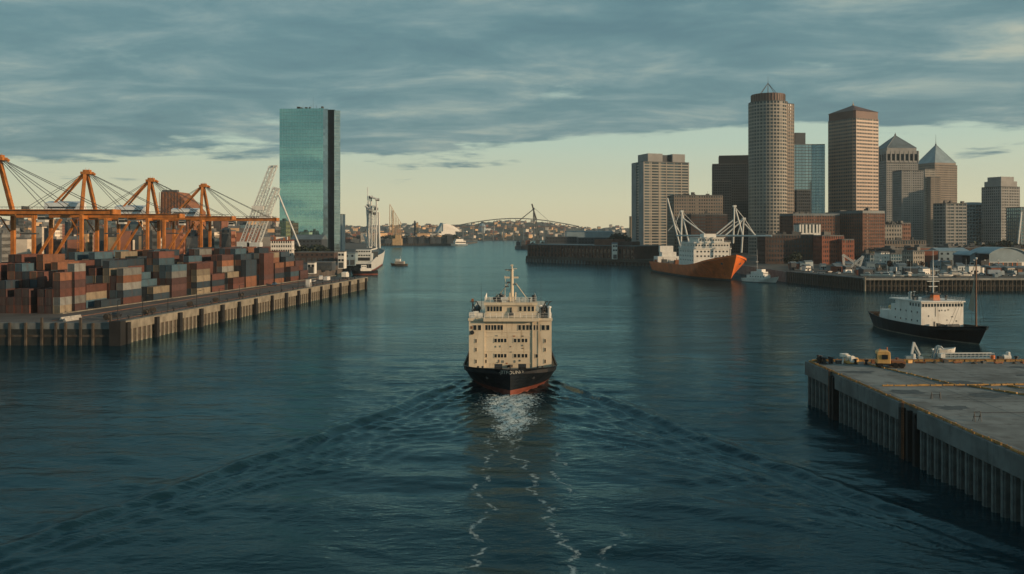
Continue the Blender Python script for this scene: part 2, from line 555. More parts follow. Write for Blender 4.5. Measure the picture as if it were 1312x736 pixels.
bp = q.node('ShaderNodeBump')
bp.inputs['Strength'].default_value = 1.0
bp.inputs['Distance'].default_value = 0.30
q.l.new(h, bp.inputs['Height'])
# foam: a patch under the stem and three broken threads drifting from it
fn = q.noise(q.mapped(oc, scale=(1, .7, 1)), 1.7, 10, 0.76, dist=0.9)
fn2 = q.noise(q.mapped(oc, loc=(3, 3, 0)), 0.42, 4, 0.6)
wid = q.lin(y, 125, 168, 1.2, 9.5)
drift = q.m('MULTIPLY', q.m('SUBTRACT', q.noise(y, 0.09, 3, 0.6, dims='1D'), 0.5), 7.0)
dx = q.m('ABSOLUTE', q.m('SUBTRACT', x, q.m('ADD', -0.2, q.m('MULTIPLY', drift, q.lin(y, 172, 150, 0.1, 0.7)))))
patch = q.m('MULTIPLY', q.smooth(q.m('DIVIDE', dx, wid), 1.0, 0.15), q.m('MULTIPLY', q.smooth(y, 126, 150), q.smooth(y, 178, 174)))
patch = q.smooth(q.m('ADD', fn, q.m('MULTIPLY', patch, 0.22)), 0.615, 0.74)
patch = q.m('MULTIPLY', patch, q.m('MULTIPLY', q.smooth(dx, 9.0, 5.0), q.smooth(y, 122, 134)))
foam = patch
for (xa, ya, slope, seed, lo, hi, wd) in ((-3.6, 110, 0.01, 0.0, 60, 143, 0.30), (2.6, 115, -0.105, 40.0, 60, 142, 0.36), (10.3, 88, 0.28, 80.0, 80, 97, 0.34),
                                          (6.5, 120, -0.02, 120.0, 104, 131, 0.26)):
    wg = q.m('MULTIPLY', q.m('SUBTRACT', q.noise(q.m('ADD', y, seed), 0.075, 6, 0.66, dims='1D'), 0.5), 9.5)
    cx = q.m('ADD', q.m('MULTIPLY', q.m('SUBTRACT', y, ya), slope), q.m('ADD', wg, xa))
    ds = q.m('ABSOLUTE', q.m('SUBTRACT', x, cx))
    ds = q.m('ADD', ds, q.m('MULTIPLY', q.m('SUBTRACT', fn, 0.5), 2.3))
    th = q.smooth(ds, wd, 0.02)
    th = q.m('MULTIPLY', th, q.smooth(fn2, 0.44, 0.56))
    th = q.m('MULTIPLY', th, q.m('MULTIPLY', q.smooth(y, lo, lo + 5), q.smooth(y, hi, hi - 5)))
    foam = q.m('MAXIMUM', foam, q.m('MULTIPLY', th, 0.62))
# bow wave along the dark hulled vessel's far end
foam = q.m('MINIMUM', foam, 1.0)
c = q.mix(foam, q.mix(big, (0.0035, 0.0165, 0.0235), (0.0065, 0.025, 0.033)), (0.50, 0.56, 0.54))
# harbour water: dim green-blue body under a rippled mirror, the unresolved ripples as roughness
body = q.node('ShaderNodeBsdfDiffuse'); q.l.new(c, body.inputs[0]); q.l.new(bp.outputs[0], body.inputs['Normal'])
gls = q.node('ShaderNodeBsdfGlossy'); gls.inputs[0].default_value = (0.62, 0.92, 1.0, 1)
q.put(gls.inputs['Roughness'], q.lin(y, 80, 900, 0.07, 0.14)); q.l.new(bp.outputs[0], gls.inputs['Normal'])
fr = q.node('ShaderNodeFresnel'); fr.inputs[0].default_value = 1.33; q.l.new(bp.outputs[0], fr.inputs['Normal'])
fac = q.m('MULTIPLY', q.m('MULTIPLY', q.m('MINIMUM', fr.outputs[0], 0.62), 0.85), q.m('SUBTRACT', 1.0, q.m('MULTIPLY', foam, 0.9)))
ms_ = q.node('ShaderNodeMixShader'); q.put(ms_.inputs[0], fac)
q.l.new(body.outputs[0], ms_.inputs[1]); q.l.new(gls.outputs[0], ms_.inputs[2])
q.l.new(ms_.outputs[0], q.n['Material Output'].inputs[0])
q.n.remove(b)
wm.materials.append(mw)
tag(place('water', wm), kind='structure')


# ------------------------------------------------------------------ land
def land(name, poly, z1, m, z0=-3.0):
    return tag(MB().prism(poly, z0, z1).build(name, m), kind='structure')


GZ = 6.3
mat('yard_asphalt', (0.085, 0.072, 0.062), 0.9, var=0.3, scale=0.06, dirt=0.5, dcol=(0.04, 0.035, 0.03), streak=False, bump=0.1)
mat('city_ground', (0.075, 0.07, 0.06), 0.95, var=0.35, scale=0.02, dirt=0.4, dcol=(0.03, 0.035, 0.025), streak=False)
mat('hill_ground', (0.055, 0.055, 0.038), 0.95, var=0.45, scale=0.01, dirt=0.5, dcol=(0.025, 0.032, 0.02), streak=False)
QA, QB = Vector((-112, 252, 0)), Vector((-83, 505, 0))      # left quay edge
land('terminal_ground', [(QA.x, QA.y), (QB.x, QB.y), (-128, 520), (-135, 700), (-150, 1010), (-900, 1010), (-900, 252)], GZ, 'yard_asphalt')
land('west_city_ground', [(-150, 1012), (-318, 2150), (-128, 2150), (-105, 2700), (-420, 2850), (-480, 3300), (-150, 3400), (60, 3650), (700, 3500), (3000, 3400),
                          (9000, 9000), (9000, 12000), (-9000, 12000), (-9000, 1012)][0:14], 4.5, 'city_ground')
land('east_city_ground', [(192.5, 486), (1500, 486), (3000, 3000), (800, 3000), (330, 1900), (55, 1550), (15, 958), (134, 828), (178, 780), (176, 568)], 6.5, 'city_ground')


# hills behind the far shore
def hills(name, px0, px1, Y, ridge, depth, zbase):
    n, m_ = 90, 16
    vs, fs = [], []
    for j in range(m_ + 1):
        t = j / m_
        for i in range(n + 1):
            px = px0 + (px1 - px0) * i / n
            yy = np.interp(px, [r[0] for r in ridge], [r[1] for r in ridge])
            top = CAM_H - (yy - PHY) * Y / FPX
            prof = math.sin(min(t / 0.7, 1) * math.pi / 2) if t < 0.7 else math.cos((t - 0.7) / 0.3 * math.pi / 2)
            wv = (math.sin(i * 0.9 + j) + math.sin(i * 2.3 - j * 0.7)) * 0.03 * (top - zbase)
            p = at(px, PHY, Y)
            vs.append((p.x * (Y + (t - .7) * depth) / Y, Y + (t - 0.7) * depth, zbase + (top - zbase + wv) * prof))
    for j in range(m_):
        for i in range(n):
            a = j * (n + 1) + i
            fs.append((a, a + 1, a + n + 2, a + n + 1))
    return tag(MB().add(vs, fs).build(name, 'hill_ground', smooth=True), kind='structure')


hills('far_hill', 430, 880, 4600, [(430, 289), (480, 291), (520, 288), (560, 290), (600, 288), (640, 284.5), (690, 285), (720, 289), (745, 293), (765, 294), (783, 291), (800, 293), (880, 292)], 1500, 3)
hills('west_hill', -120, 440, 2900, [(-120, 280), (60, 282), (180, 277), (300, 280), (440, 291)], 1200, 3)
hills('east_hill', 860, 1500, 2700, [(860, 293), (1000, 288), (1200, 287), (1500, 282)], 1000, 3)


# ------------------------------------------------------------------ left quay wall
qv = (QB - QA); qL = qv.length; qa = math.atan2(qv.y, qv.x)
qroot = thing('quay_wall', 'long concrete quay wall on dark piles below the container terminal', 'quay wall', (QA.x, QA.y, 0), qa)
# local x runs along the quay, -y is towards the water
MB().box(-0.3, qL, -0.9, 1.2, 4.1, GZ + 0.25).build('capping_beam', 'pale_concrete', qroot)
MB().box(-0.1, qL - 0.2, 1.9, 2.6, -2.5, 4.0).build('back_wall', 'near_black', qroot)
MB().box(0, qL - 0.2, -0.3, 0.5, 1.35, 1.75).build('waling', 'timber', qroot)
pm = MB().box(-0.42, 0.42, -0.62, 0.25, -2.5, 4.1).mesh('pile', 'pale_concrete')
np_ = 96
for i in range(np_):
    place('pile', pm, qroot, (1.2 + i * (qL - 2) / (np_ - 1), 0, 0))
fm = MB().box(-0.9, 0.9, -1.75, -0.85, -1.5, GZ - 0.1).box(-1.0, 1.0, -1.85, -0.8, 1.6, 2.0).mesh('fender', 'rubber')
for i in range(17):
    place('fender', fm, qroot, (3 + i * (qL - 8) / 16 + R.uniform(-1, 1), 0, 0), scale=(R.uniform(.7, 1.2), 1, 1))
rm = MB()
for i in range(int(qL // 4)):
    rm.tube((2 + i * 4, 0.9, GZ + .2), (2 + i * 4, 0.9, GZ + 1.2), 0.05, n=5)
rm.tube((2, .9, GZ + 1.2), (qL - 3, .9, GZ + 1.2), .045, n=5).tube((2, .9, GZ + .7), (qL - 3, .9, GZ + .7), .035, n=5)
rm.build('railing', 'black_steel', qroot)
# the quay's end wall facing the camera, timber fronted
er = thing('timber_quay_front', 'dark timber-fronted quay end with tall pale posts facing the open water', 'quay wall', (QA.x, QA.y, 0), math.pi)
MB().box(0.4, 240, 0.2, 1.0, -2.5, 4.6).build('back_wall', 'near_black', er)
MB().box(0.9, 240, -0.3, 0.8, 4.6, GZ + .12).build('capping_beam', 'dark_concrete', er)
MB().box(0.5, 240, 0.9, 1.2, 2.4, 3.0).build('waling', 'dark_timber', er)
for i in range(30):
    h_ = GZ + R.choice([0.2, 0.3, 1.6, 2.4, 0.1])
    place('timber_post', MB().box(-0.28, 0.28, 0.95, 1.5, -2, h_).mesh('timber_post', R.choice(['timber', 'dark_timber', 'dark_timber', 'dark_timber'])), er, (1.8 + i * 4.1 + R.uniform(-1.5, 1.5), 0, 0))
place('corner_fender', MB().box(-1.6, 1.6, -1.6, 1.8, -2, GZ + .6).mesh('corner_fender', 'rubber'), er, (0, 0.2, 0))

# lamp posts, bollards along the quay
lp = thing('quay_lamp_post', 'x', 'lamp post')
MB().tube((0, 0, 0), (0, 0, 7.5), .14, .09).lathe([(.3, 0), (.3, .5), (.15, .6)], n=8).build('pole', 'black_steel', lp)
MB().tube((0, 0, 7.4), (0, -1.2, 7.7), .07).build('arm', 'black_steel', lp)
MB().box(-.2, .2, -1.9, -1.1, 7.6, 7.8).build('lamp_head', 'dark_steel', lp)


def qpt(s, t, z=GZ):
    """s along the left quay from its corner, t inland"""
    d = qv.normalized(); n_ = Vector((-d.y, d.x, 0))
    p = QA + d * s + n_ * t
    return Vector((p.x, p.y, z))


spots = [4, 18, 33, 52, 70, 88, 108, 130, 152, 178, 205, 232]
for i, s in enumerate(spots):
    lab = 'slim black lamp post on the container quay edge, %s from its near corner' % ORD[i]
    if i == 0:
        lp.location = qpt(s, 2.4); lp.rotation_euler = (0, 0, qa + R.uniform(-.2, .2)); lp['label'] = lab; lp['group'] = 'lamp posts along the container quay'
        lp.scale = (1, 1, .8)
    else:
        c_ = copy_thing(lp, qpt(s, 2.4 + R.uniform(-.4, .6)), qa + R.uniform(-.2, .2), lab)
        c_.scale = (1, 1, R.uniform(.55, .95))
bm_ = MB().lathe([(.42, 0), (.42, .12), (.24, .2), (.22, .7), (.42, .82), (.40, 1.0), (.15, 1.05)], n=10).mesh('mooring_bollard', 'black_steel')
for i in range(18):
    o = place('mooring_bollard', bm_, None, qpt(9 + i * 13.5, 1.9), scale=(1.3, 1.3, 1.3))
    tag(o, 'black iron mooring bollard on the container quay, %s from its near corner' % ORD[i], 'bollard', 'bollards along the container quay')
# kerb and lane lines of the apron
kb = MB()
for s in range(0, 250, 2):
    p, q_ = qpt(s + 28 - 4, 33.0 - s * .035), qpt(s + 30 - 4.05, 33.0 - (s + 2) * .035)
    kb.bar((p.x, p.y, GZ + .12), (q_.x, q_.y, GZ + .12), .9, .3)
tag(kb.build('apron_kerb', 'pale_concrete'), kind='structure')
ml = MB()
for (t, w_) in ((9.0, .25), (17.0, .25)):
    for s in range(2, 246, 6):
        a_, b_ = qpt(s, t), qpt(s + 3.4, t)
        ml.bar((a_.x, a_.y, GZ + .005), (b_.x, b_.y, GZ + .005), w_, .008)
mat('worn_paint', (0.24, 0.21, 0.15), 0.9, var=0.4, scale=1.0)
tag(ml.build('lane_markings', 'worn_paint'), kind='structure')
for t in (5.0, 22.0):
    a_, b_ = qpt(3, t), qpt(240, t)
    tag(MB().bar((a_.x, a_.y, GZ + .05), (b_.x, b_.y, GZ + .05), .18, .1).build('crane_rail', 'rust_steel'), 'rusty steel crane rail %s the apron lane lines on the container quay' % ('seaward of' if t < 10 else 'inland of'), 'rail', 'rails on the container quay')

# ------------------------------------------------------------------ containers
CCOL = {'rust red': (0.10, 0.040, 0.029), 'brown orange': (0.17, 0.075, 0.040), 'dark maroon': (0.060, 0.030, 0.027), 'navy blue': (0.020, 0.036, 0.05),
        'steel blue': (0.040, 0.080, 0.105), 'pale grey': (0.155, 0.16, 0.15), 'beige': (0.18, 0.15, 0.105)}
cmat = {}
for k, c in CCOL.items():
    cmat[k] = mat('container ' + k, c, 0.65, var=0.18, scale=0.4, dirt=0.5, dcol=(0.06, 0.035, 0.025), rnd=0.28)
CL, CW, CH = 6.06, 2.44, 2.59


def container_mb(L):
    m_ = MB()
    e = 0.08
    # corrugated sides: profile in plan, extruded
    n = int(L / 0.42)
    for sx in (-1, 1):
        vs, fs = [], []
        for i in range(n + 1):
            xx = sx * (CW / 2 - (0.03 if (i // 1) % 2 else 0.10))
            yy = -L / 2 + 0.14 + (L - .28) * i / n
            vs += [(xx, yy, 0.14), (xx, yy, CH - 0.1)]
        for i in range(n):
            qf = (2 * i, 2 * i + 2, 2 * i + 3, 2 * i + 1)
            fs.append(qf if sx > 0 else qf[::-1])
        m_.add(vs, fs)
    m_.box(-CW / 2 + e, CW / 2 - e, -L / 2 + .09, L / 2 - .05, 0.12, CH - 0.05)
    for sx in (-1, 1):
        for sy in (-1, 1):
            m_.box(sx * CW / 2 - (.12 if sx > 0 else 0), sx * CW / 2 + (.12 if sx < 0 else 0), sy * L / 2 - (.14 if sy > 0 else 0), sy * L / 2 + (.14 if sy < 0 else 0), 0, CH)
        m_.box(sx * CW / 2 - (.09 if sx > 0 else 0), sx * CW / 2 + (.09 if sx < 0 else 0), -L / 2 + .14, L / 2 - .14, 0.002, .15)
        m_.box(sx * CW / 2 - (.09 if sx > 0 else 0), sx * CW / 2 + (.09 if sx < 0 else 0), -L / 2 + .14, L / 2 - .14, CH - .11, CH - .002)
    for sy in (-1, 1):
        y0, y1 = (-L / 2, -L / 2 + .1) if sy < 0 else (L / 2 - .1, L / 2)
        m_.box(-CW / 2 + .12, CW / 2 - .12, y0, y1, .004, .16); m_.box(-CW / 2 + .12, CW / 2 - .12, y0, y1, CH - .13, CH - .004)
    for xx in (-.75, -.28, .28, .75):
        m_.tube((xx, -L / 2 + .05, .16), (xx, -L / 2 + .05, CH - .14), .035, n=5, m=1)
    m_.box(-.02, .02, -L / 2 + .06, -L / 2 + .1, .16, CH - .13, 1)
    return m_


CM = {}
for k in CCOL:
    CM[k, 0] = container_mb(CL).mesh('shipping_container', [cmat[k], MATS['dark_steel']])
    CM[k, 1] = container_mb(12.19).mesh('shipping_container', [cmat[k], MATS['dark_steel']])
# rows (bays) along the yard: distance along the quay, column count, long boxes or short, wished heights
BAYS = []
s = 24.0
rr = random.Random(23)
hts = [[7, 3, 3, 3, 3, 3, 3, 4], [6, 4, 5, 4, 5, 6, 5, 6], [2, 1, 3, 2, 4, 5, 6, 6, 7], [5, 6, 6, 5, 6, 6, 5, 6, 6], [2, 2, 4, 5, 7, 7, 6, 6, 7], [5, 5, 7, 7, 6, 6, 7, 6, 7],
       [5, 6, 4, 6, 6, 5, 7, 7, 7, 6], [3, 2, 5, 6, 7, 7, 6, 7, 7, 7], [2, 5, 6, 6, 7, 6, 7, 7, 7, 6], [6, 6, 7, 7, 7, 7, 6, 6, 7, 7], [6, 7, 7, 7, 6, 7, 7, 7, 6, 7],
       [4, 6, 6, 6, 6, 7, 7, 7, 7, 7], [5, 5, 6, 5, 6, 6, 7, 7, 6, 7], [4, 4, 5, 5, 5, 6, 5, 6, 6, 6]]
gaps = [7.4, 13.0, 7.0, 12.5, 7.0, 13.0, 7.0, 14.0, 7.0, 13.5, 7.0, 15.0, 7.0, 15.0, 7.0, 12.0]
cand = []
occ = []
dq = qv.normalized(); nq = Vector((-dq.y, dq.x, 0))
hts = [r + [r[-1], r[-2], r[-1], r[-1], r[-2]] for r in hts]
for bi, row in enumerate(hts):
    long_ = bi > 1
    L_ = 12.19 if long_ else CL
    for ci, hgt in enumerate(row):
        t = 33.4 - (s - 24) * 0.035 + 1.3 + ci * 2.62
        base = qpt(s + L_ / 2, t)
        if ci > 0 and rr.random() < .13:
            continue
        hgt = max(1, hgt - rr.choice([0, 0, 0, 0, 1, 1, 2]))
        occ.append((base, L_, hgt))
        for k in range(hgt):
            if bi == 0 and ci > 0 and k < 3:
                colr = rr.choice(['dark maroon', 'rust red', 'dark maroon'])
            else:
                colr = rr.choices(list(CCOL), [6, 3.0, 3.6, 3.0, 2.4, 1.3, 1.1])[0]
            cand.append([bi, ci, k, base, L_, colr, 0])
    s += 7.2 if bi == 0 else (13.0 if bi % 2 == 0 else (14.0 if bi == 1 else 19.5))
# which boxes the camera's side can see: sample points, march to the camera against the stacks
cen = np.array([[o[0].x, o[0].y] for o in occ]); hl = np.array([o[1] / 2 - .02 for o in occ]); tp = np.array([GZ + o[2] * CH for o in occ])
dn = np.array([dq.x, dq.y]); nn = np.array([nq.x, nq.y])
cpos = np.array([0, 0, CAM_H])
for c_ in cand:
    z0 = GZ + c_[2] * CH
    pts = []
    for a_ in (-.4, 0, .4):
        for zz in (.3, .8):
            pts.append((c_[3].x + dn[0] * (-c_[4] / 2 - .1) + nn[0] * a_ * CW, c_[3].y + dn[1] * (-c_[4] / 2 - .1) + nn[1] * a_ * CW, z0 + zz * CH))
            pts.append((c_[3].x - nn[0] * (CW / 2 + .06) + dn[0] * a_ * c_[4], c_[3].y - nn[1] * (CW / 2 + .06) + dn[1] * a_ * c_[4], z0 + zz * CH))
        pts.append((c_[3].x + dn[0] * a_ * c_[4], c_[3].y + dn[1] * a_ * c_[4], z0 + CH + .05))
    for p in pts:
        p = np.array(p)
        if abs(p[0] * FPX / p[1]) > 656:
            continue
        tt = np.linspace(0.0, 0.45, 260)[1:, None]
        P3 = p + (cpos - p) * tt
        rel = P3[:, None, :2] - cen[None]
        u_ = np.abs(rel @ dn); v_ = np.abs(rel @ nn)
        if not ((u_ < hl) & (v_ < CW / 2 - .02) & (P3[:, None, 2] < tp - .02)).any():
            c_[6] += 1
seen = sorted([c_ for c_ in cand if c_[6] > 0], key=lambda c_: -c_[6] / c_[3].y ** 2)
keep = set(id(c_) for c_ in seen[:292])
rest = MB()
for c_ in cand:
    bi, ci, k, base, L_, colr, vis = c_
    loc = (base.x + nq.x * rr.uniform(-.05, .05), base.y + dq.y * rr.uniform(-.12, .12), GZ + k * CH)
    if id(c_) in keep:
        o = place('shipping_container', CM[colr, 1 if L_ > 7 else 0], None, loc, qa - math.pi / 2)
        tag(o, '%s shipping container, %s tier, %s stack from the apron, %s row from the corner' % (colr, ORD[k], ORD[min(ci, 19)], ORD[bi]), 'container', 'containers stacked on the terminal')
    else:
        rest.obox((loc[0], loc[1], loc[2] + CH / 2 - .02), (CW - .1, L_ - .1, CH - .05), qa - math.pi / 2)
if rest.v:
    tag(rest.build('inner_containers', 'container dark maroon'), 'maroon shipping containers deep inside the terminal stacks', 'container', kind='stuff')

# ------------------------------------------------------------------ ship-to-shore gantry cranes
ZB = 33.0      # boom height above the ground
ZA = 53.6      # apex


mat('house_white', (0.62, 0.68, 0.70), 0.5, var=.08, dirt=.3, dcol=(.35, .34, .3))


def gantry():
    t = thing('gantry_crane', 'x', 'crane')
    o_ = 'crane_orange'
    g = 7.6
    for xx in (0, -22):
        for sy in (-1, 1):
            place('leg', MB().box(-.7, .7, -.7, .7, 1.6, ZB - 1.1).mesh('leg', MATS[o_]), t, (xx, sy * g, 0))
            bogie = MB().box(-1.0, 1.0, -3.2, 3.2, .9, 1.8)
            for k in (-2.3, -.8, .8, 2.3):
                bogie.tube((-.4, k, .5), (.4, k, .5), .5, n=10, m=1)
            place('bogie', bogie.mesh('bogie', [MATS[o_], MATS['black_steel']]), t, (xx, sy * g, 0))
    for xx in (0, -22):
        MB().box(xx - .6, xx + .6, -g + .9, g - .9, 11.2, 12.6).build('cross_beam', o_, t)
        MB().box(xx - .7, xx + .7, -g - .9, g + .9, ZB - 1.05, ZB + .55).build('cross_beam', o_, t)
    for sy in (-1, 1):
        MB().box(-21.1, -.9, sy * g - .45, sy * g + .45, 11.3, 12.4).build('portal_beam', o_, t)
        MB().bar((-21.4, sy * g, 12.6), (-9.5, sy * g, ZB - 1.2), 1.0).build('brace', o_, t)
        MB().bar((-1.2, sy * g, 26), (-5.0, sy * g, ZB - 1.3), .45).build('brace', o_, t)
    bm = MB()
    for sy in (-1, 1):
        bm.box(-34, 43, sy * 2.6 - .55, sy * 2.6 + .55, ZB - .45, ZB + 1.35)
    for k in range(16):
        xx = -33 + k * 5
        bm.box(xx - .2, xx + .2, -2.05, 2.05, ZB + .4, ZB + .85)
    bm.box(-34.5, -34, -3.4, 3.4, ZB - .5, ZB + 1.4).box(43, 43.5, -3.4, 3.4, ZB - .5, ZB + 1.4)
    bo = bm.build('boom', o_, t)
    rl = MB()
    for sy in (-1, 1):
        for k in range(27):
            rl.tube((-34 + k * 2.9, sy * 3.7, ZB + 1.2), (-34 + k * 2.9, sy * 3.7, ZB + 2.3), .05, n=4)
        rl.tube((-34, sy * 3.7, ZB + 2.3), (42, sy * 3.7, ZB + 2.3), .05, n=4)
        rl.box(-34, 42.5, sy * 3.5 - .35, sy * 3.5 + .35, ZB + 1.0, ZB + 1.12)
    rl.build('walkway', 'dark_steel', bo)
    for sy in (-1, 1):
        MB().bar((0, sy * g, ZB + .5), (-1.6, sy * 1.0, ZA), 1.25).build('mast_leg', o_, t)
        MB().bar((-.9, sy * g, ZB + .6), (-2.2, sy * 1.0, ZA - .5), .55).build('mast_leg', o_, t)
        MB().bar((-2.4, sy * .9, ZA - .3), (-20, sy * 2.6, ZB + 1.3), .8).build('back_stay', o_, t)
        st = MB()
        for xe in (17.5, 26, 38.5):
            st.tube((-.8, sy * .8, ZA + .1), (xe, sy * 2.6, ZB + 1.5), .13, n=5)
        st.build('fore_stay', 'dark_steel', t)
        MB().tube((-2, sy * .7, ZA), (-33, sy * 2.6, ZB + 1.4), .12, n=5).build('rear_stay', 'dark_steel', t)
    ap = MB().box(-3.4, 1.2, -1.9, 1.9, ZA - .7, ZA + .5).box(-2.6, .4, -1.2, 1.2, ZA + .5, ZA + 1.4)
    ap.tube((.9, 0, ZA), (2.6, 0, ZA - .8), .6, n=8)
    for k in (-1.6, 1.6):
        ap.tube((-1, k, ZA + .4), (-1, k, ZA + 2.3), .06, n=4)
    ap.build('apex_platform', o_, t)
    mh = MB().box(-19.5, -3.0, -3.2, 3.2, ZB + 1.4, ZB + 6.4)
    mh.add([(-19.6, -3.3, ZB + 6.4), (-2.9, -3.3, ZB + 6.4), (-2.9, 3.3, ZB + 6.4), (-19.6, 3.3, ZB + 6.4), (-19.2, 0, ZB + 7.3), (-3.3, 0, ZB + 7.3)],
           [(0, 1, 5, 4), (2, 3, 4, 5), (1, 2, 5), (3, 0, 4)])
    mo = mh.build('machine_house', 'house_white', t)
    MB().box(-18, -5, -3.26, -3.2, ZB + 3.9, ZB + 4.7).build('window', 'window_dark', mo)
    tr = MB().box(8, 13.5, -2.4, 2.4, ZB + .2, ZB + 1.1).box(8.5, 9.2, -2.2, 2.2, ZB + 1.1, ZB + 2.6)
    tr.tube((9, -1.4, ZB - 7.5), (9, -1.4, ZB), .06, n=4).tube((12, -1.4, ZB - 7.5), (12, -1.4, ZB), .06, n=4)
    tr.tube((9, 1.4, ZB - 7.5), (9, 1.4, ZB), .06, n=4).tube((12, 1.4, ZB - 7.5), (12, 1.4, ZB), .06, n=4)
    tr.box(7.5, 13.5, -1.2, 1.2, ZB - 8.1, ZB - 7.5)
    tr.build('trolley', 'dark_steel', t)
    cb = MB().box(14.2, 17, -1.5, 1.5, ZB - 3.4, ZB - .5).build('operator_cab', 'white_steel', t)
    MB().box(14.4, 17.04, -1.54, 1.54, ZB - 2.5, ZB - 1.5).build('window', 'window_dark', cb)
    ld = MB()
    for k in range(8):
        ld.box(-1.6, -.9, -g - 1.7, -g - .9, 3 + k * 3.6, 3.25 + k * 3.6)
        ld.bar((-1.3, -g - 1.0, 3 + k * 3.6), (-1.3, -g - 1.6, 6.6 + k * 3.6), .12)
    ld.build('stairway', o_, t)
    return t


gc = gantry()
cspots = [(-193, 335.5), (-198, 415.5), (-193, 477), (-184, 532.5)]
clab = ['nearest and tallest looking orange gantry crane, cut by the picture edge', 'orange gantry crane between the nearest crane and the brown silo',
        'orange gantry crane whose mast stands just before the brown silo', 'farthest orange gantry crane, its boom tip reaching towards the glass tower']
for i, (cx_, cy_) in enumerate(cspots):
    if i == 0:
        gc.location = (cx_, cy_, GZ); gc['label'] = clab[0]; gc['group'] = 'gantry cranes over the container stacks'
    else:
        copy_thing(gc, (cx_, cy_, GZ), 0, clab[i])

# ------------------------------------------------------------------ generic storeyed tower
def tower(name, label, loc, rz, outline, h, nf, wall, gl, span=0.4, pil=None, pilw=0.6, inset=0.35, roofm='flat_roof', parapet=1.2, group=None, base=None, cat='tower', z_from=0.0,
          bandparts=True, pilout=0.06, root=None, core=None):
    t = root or thing(name, label, cat, loc, rz, group)
    fh = h / nf
    wl = MB()
    ins = offset(outline, inset)
    for k in range(nf):
        wl.prism(outline, z_from + k * fh, z_from + k * fh + span * fh)
    if pil:
        n = len(outline)
        for i in range(n):
            a, b_ = Vector(outline[i]), Vector(outline[(i + 1) % n])
            L_ = (b_ - a).length
            k = max(1, round(L_ / pil))
            an = math.atan2((b_ - a).y, (b_ - a).x)
            nrm = Vector(((b_ - a).y, -(b_ - a).x)).normalized()
            for j in range(k + (0 if n > 8 else 1)):
                tt = min(max(j / k * L_, pilw * .5), L_ - pilw * .5)
                p = a + (b_ - a).normalized() * tt + nrm * (pilout - (inset + .1 + pilout) / 2)
                wl.obox((p.x, p.y, z_from + h / 2 - .01), (pilw, inset + .1 + pilout, h - .05), an)
    wl.build('wall', wall, t)
    if core is None:
        bandm = MB().prism(ins, 0, (1 - span) * fh).mesh('window_band', MATS[gl])
        if nf <= 100 and bandparts:
            for k in range(nf):
                place('window_band', bandm, t, (0, 0, z_from + k * fh + span * fh))
    rf = MB().prism(offset(outline, .02), z_from + h, z_from + h + parapet, 0)
    rf.build('roof', roofm, t)
    return t


def rootxy(px, Y, z=6.5):
    return ((px - PCX) * Y / FPX, Y, z)


def zpx(py, Y, z0=6.5):
    return CAM_H - (py - PHY) * Y / FPX - z0


def roof_gear(t, z, wd, dp, seed, n=5, mm='dark_steel', name='roof_plant'):
    q_ = random.Random(seed)
    for k in range(n):
        b_ = MB()
        a, c_, hh_ = q_.uniform(1.5, 5), q_.uniform(1.5, 4), q_.uniform(1.0, 3.2)
        x_, y_ = q_.uniform(-wd / 2 + a, wd / 2 - a), q_.uniform(-dp / 2 + c_, dp / 2 - c_)
        b_.box(x_ - a / 2, x_ + a / 2, y_ - c_ / 2, y_ + c_ / 2, z, z + hh_)
        if k % 2:
            b_.tube((x_, y_, z + hh_), (x_, y_, z + hh_ + q_.uniform(1, 3)), .12, n=5)
        b_.build(name, mm, t)


# ---- the mirror glass tower on the left
Yg = 1000
gt = thing('glass_tower', 'tall teal mirror glass skyscraper with a dark slot down its narrow side', 'skyscraper', ((396.5 - PCX) * Yg / FPX, Yg + 18, 4.5), rad(0))
hg = zpx(139, Yg, 4.5)
# plan: broad front, end split by a slot (local coords, metres)
xl, xr = (357 - 396.5) * Yg / FPX, (435 - 396.5) * Yg / FPX
x1, x2, x3 = (414 - 396.5) * Yg / FPX, (419.5 - 396.5) * Yg / FPX, (428 - 396.5) * Yg / FPX
front = [(xl, -14), (x1, -18), (x1, 14), (xl + 6, 16)]
MB().prism(front, 0, hg).build('mirror_facade', 'teal_glass', gt)
MB().prism([(x1 + .02, -18), (x2, -16.5), (x2, 13.5), (x1 + .02, 13.5)], 0, hg - .4).build('pale_corner_facade', 'blue_glass', gt)
MB().prism([(x2 + .02, -14.5), (x3 - .02, -14), (x3 - .02, 13), (x2 + .02, 13)], 0, hg - 1).build('dark_slot', 'dark_glass', gt)
MB().prism([(x3, -17), (xr, -13.5), (xr - 5, 13), (x3 - .01 + .02, 13)], 0, hg - 2).build('narrow_facade', 'blue_glass', gt)
# fine floor joints, proud of the mirrors
fl = MB()
for k in range(1, 42):
    zz = hg * k / 42
    fl.bar((xl - .02, -14.1, zz), (x1 - .1, -18.09, zz), .14, .16)
    fl.bar((x3 + .1, -17.02, zz), (xr, -13.6, zz), .14, .16)
fl.build('floor_joints', 'blue_grey_metal', gt)
vl = MB()
for k in range(1, 16):
    xx = xl + (x1 - xl) * k / 16; yy = -14 - 4 * k / 16
    vl.box(xx - .05, xx + .05, yy - .10, yy + .05, 0, hg - .1)
vl.build('mullion', 'blue_grey_metal', gt)
rg = MB()
for k in range(14):
    xx = R.uniform(xl + 18, x1 - 2)
    rg.box(xx, xx + R.uniform(1, 3.4), -12, -8, hg, hg + R.uniform(1.0, 3.2))
for xx in (-16, -9, 0, 6):
    rg.tube((xx, -10, hg), (xx, -10, hg + R.uniform(3, 5)), .15, n=5)
rg.tube((2, -8, hg), (2, -8, hg + 15), .16, .05, n=5)
rg.build('roof_equipment', 'dark_steel', gt)

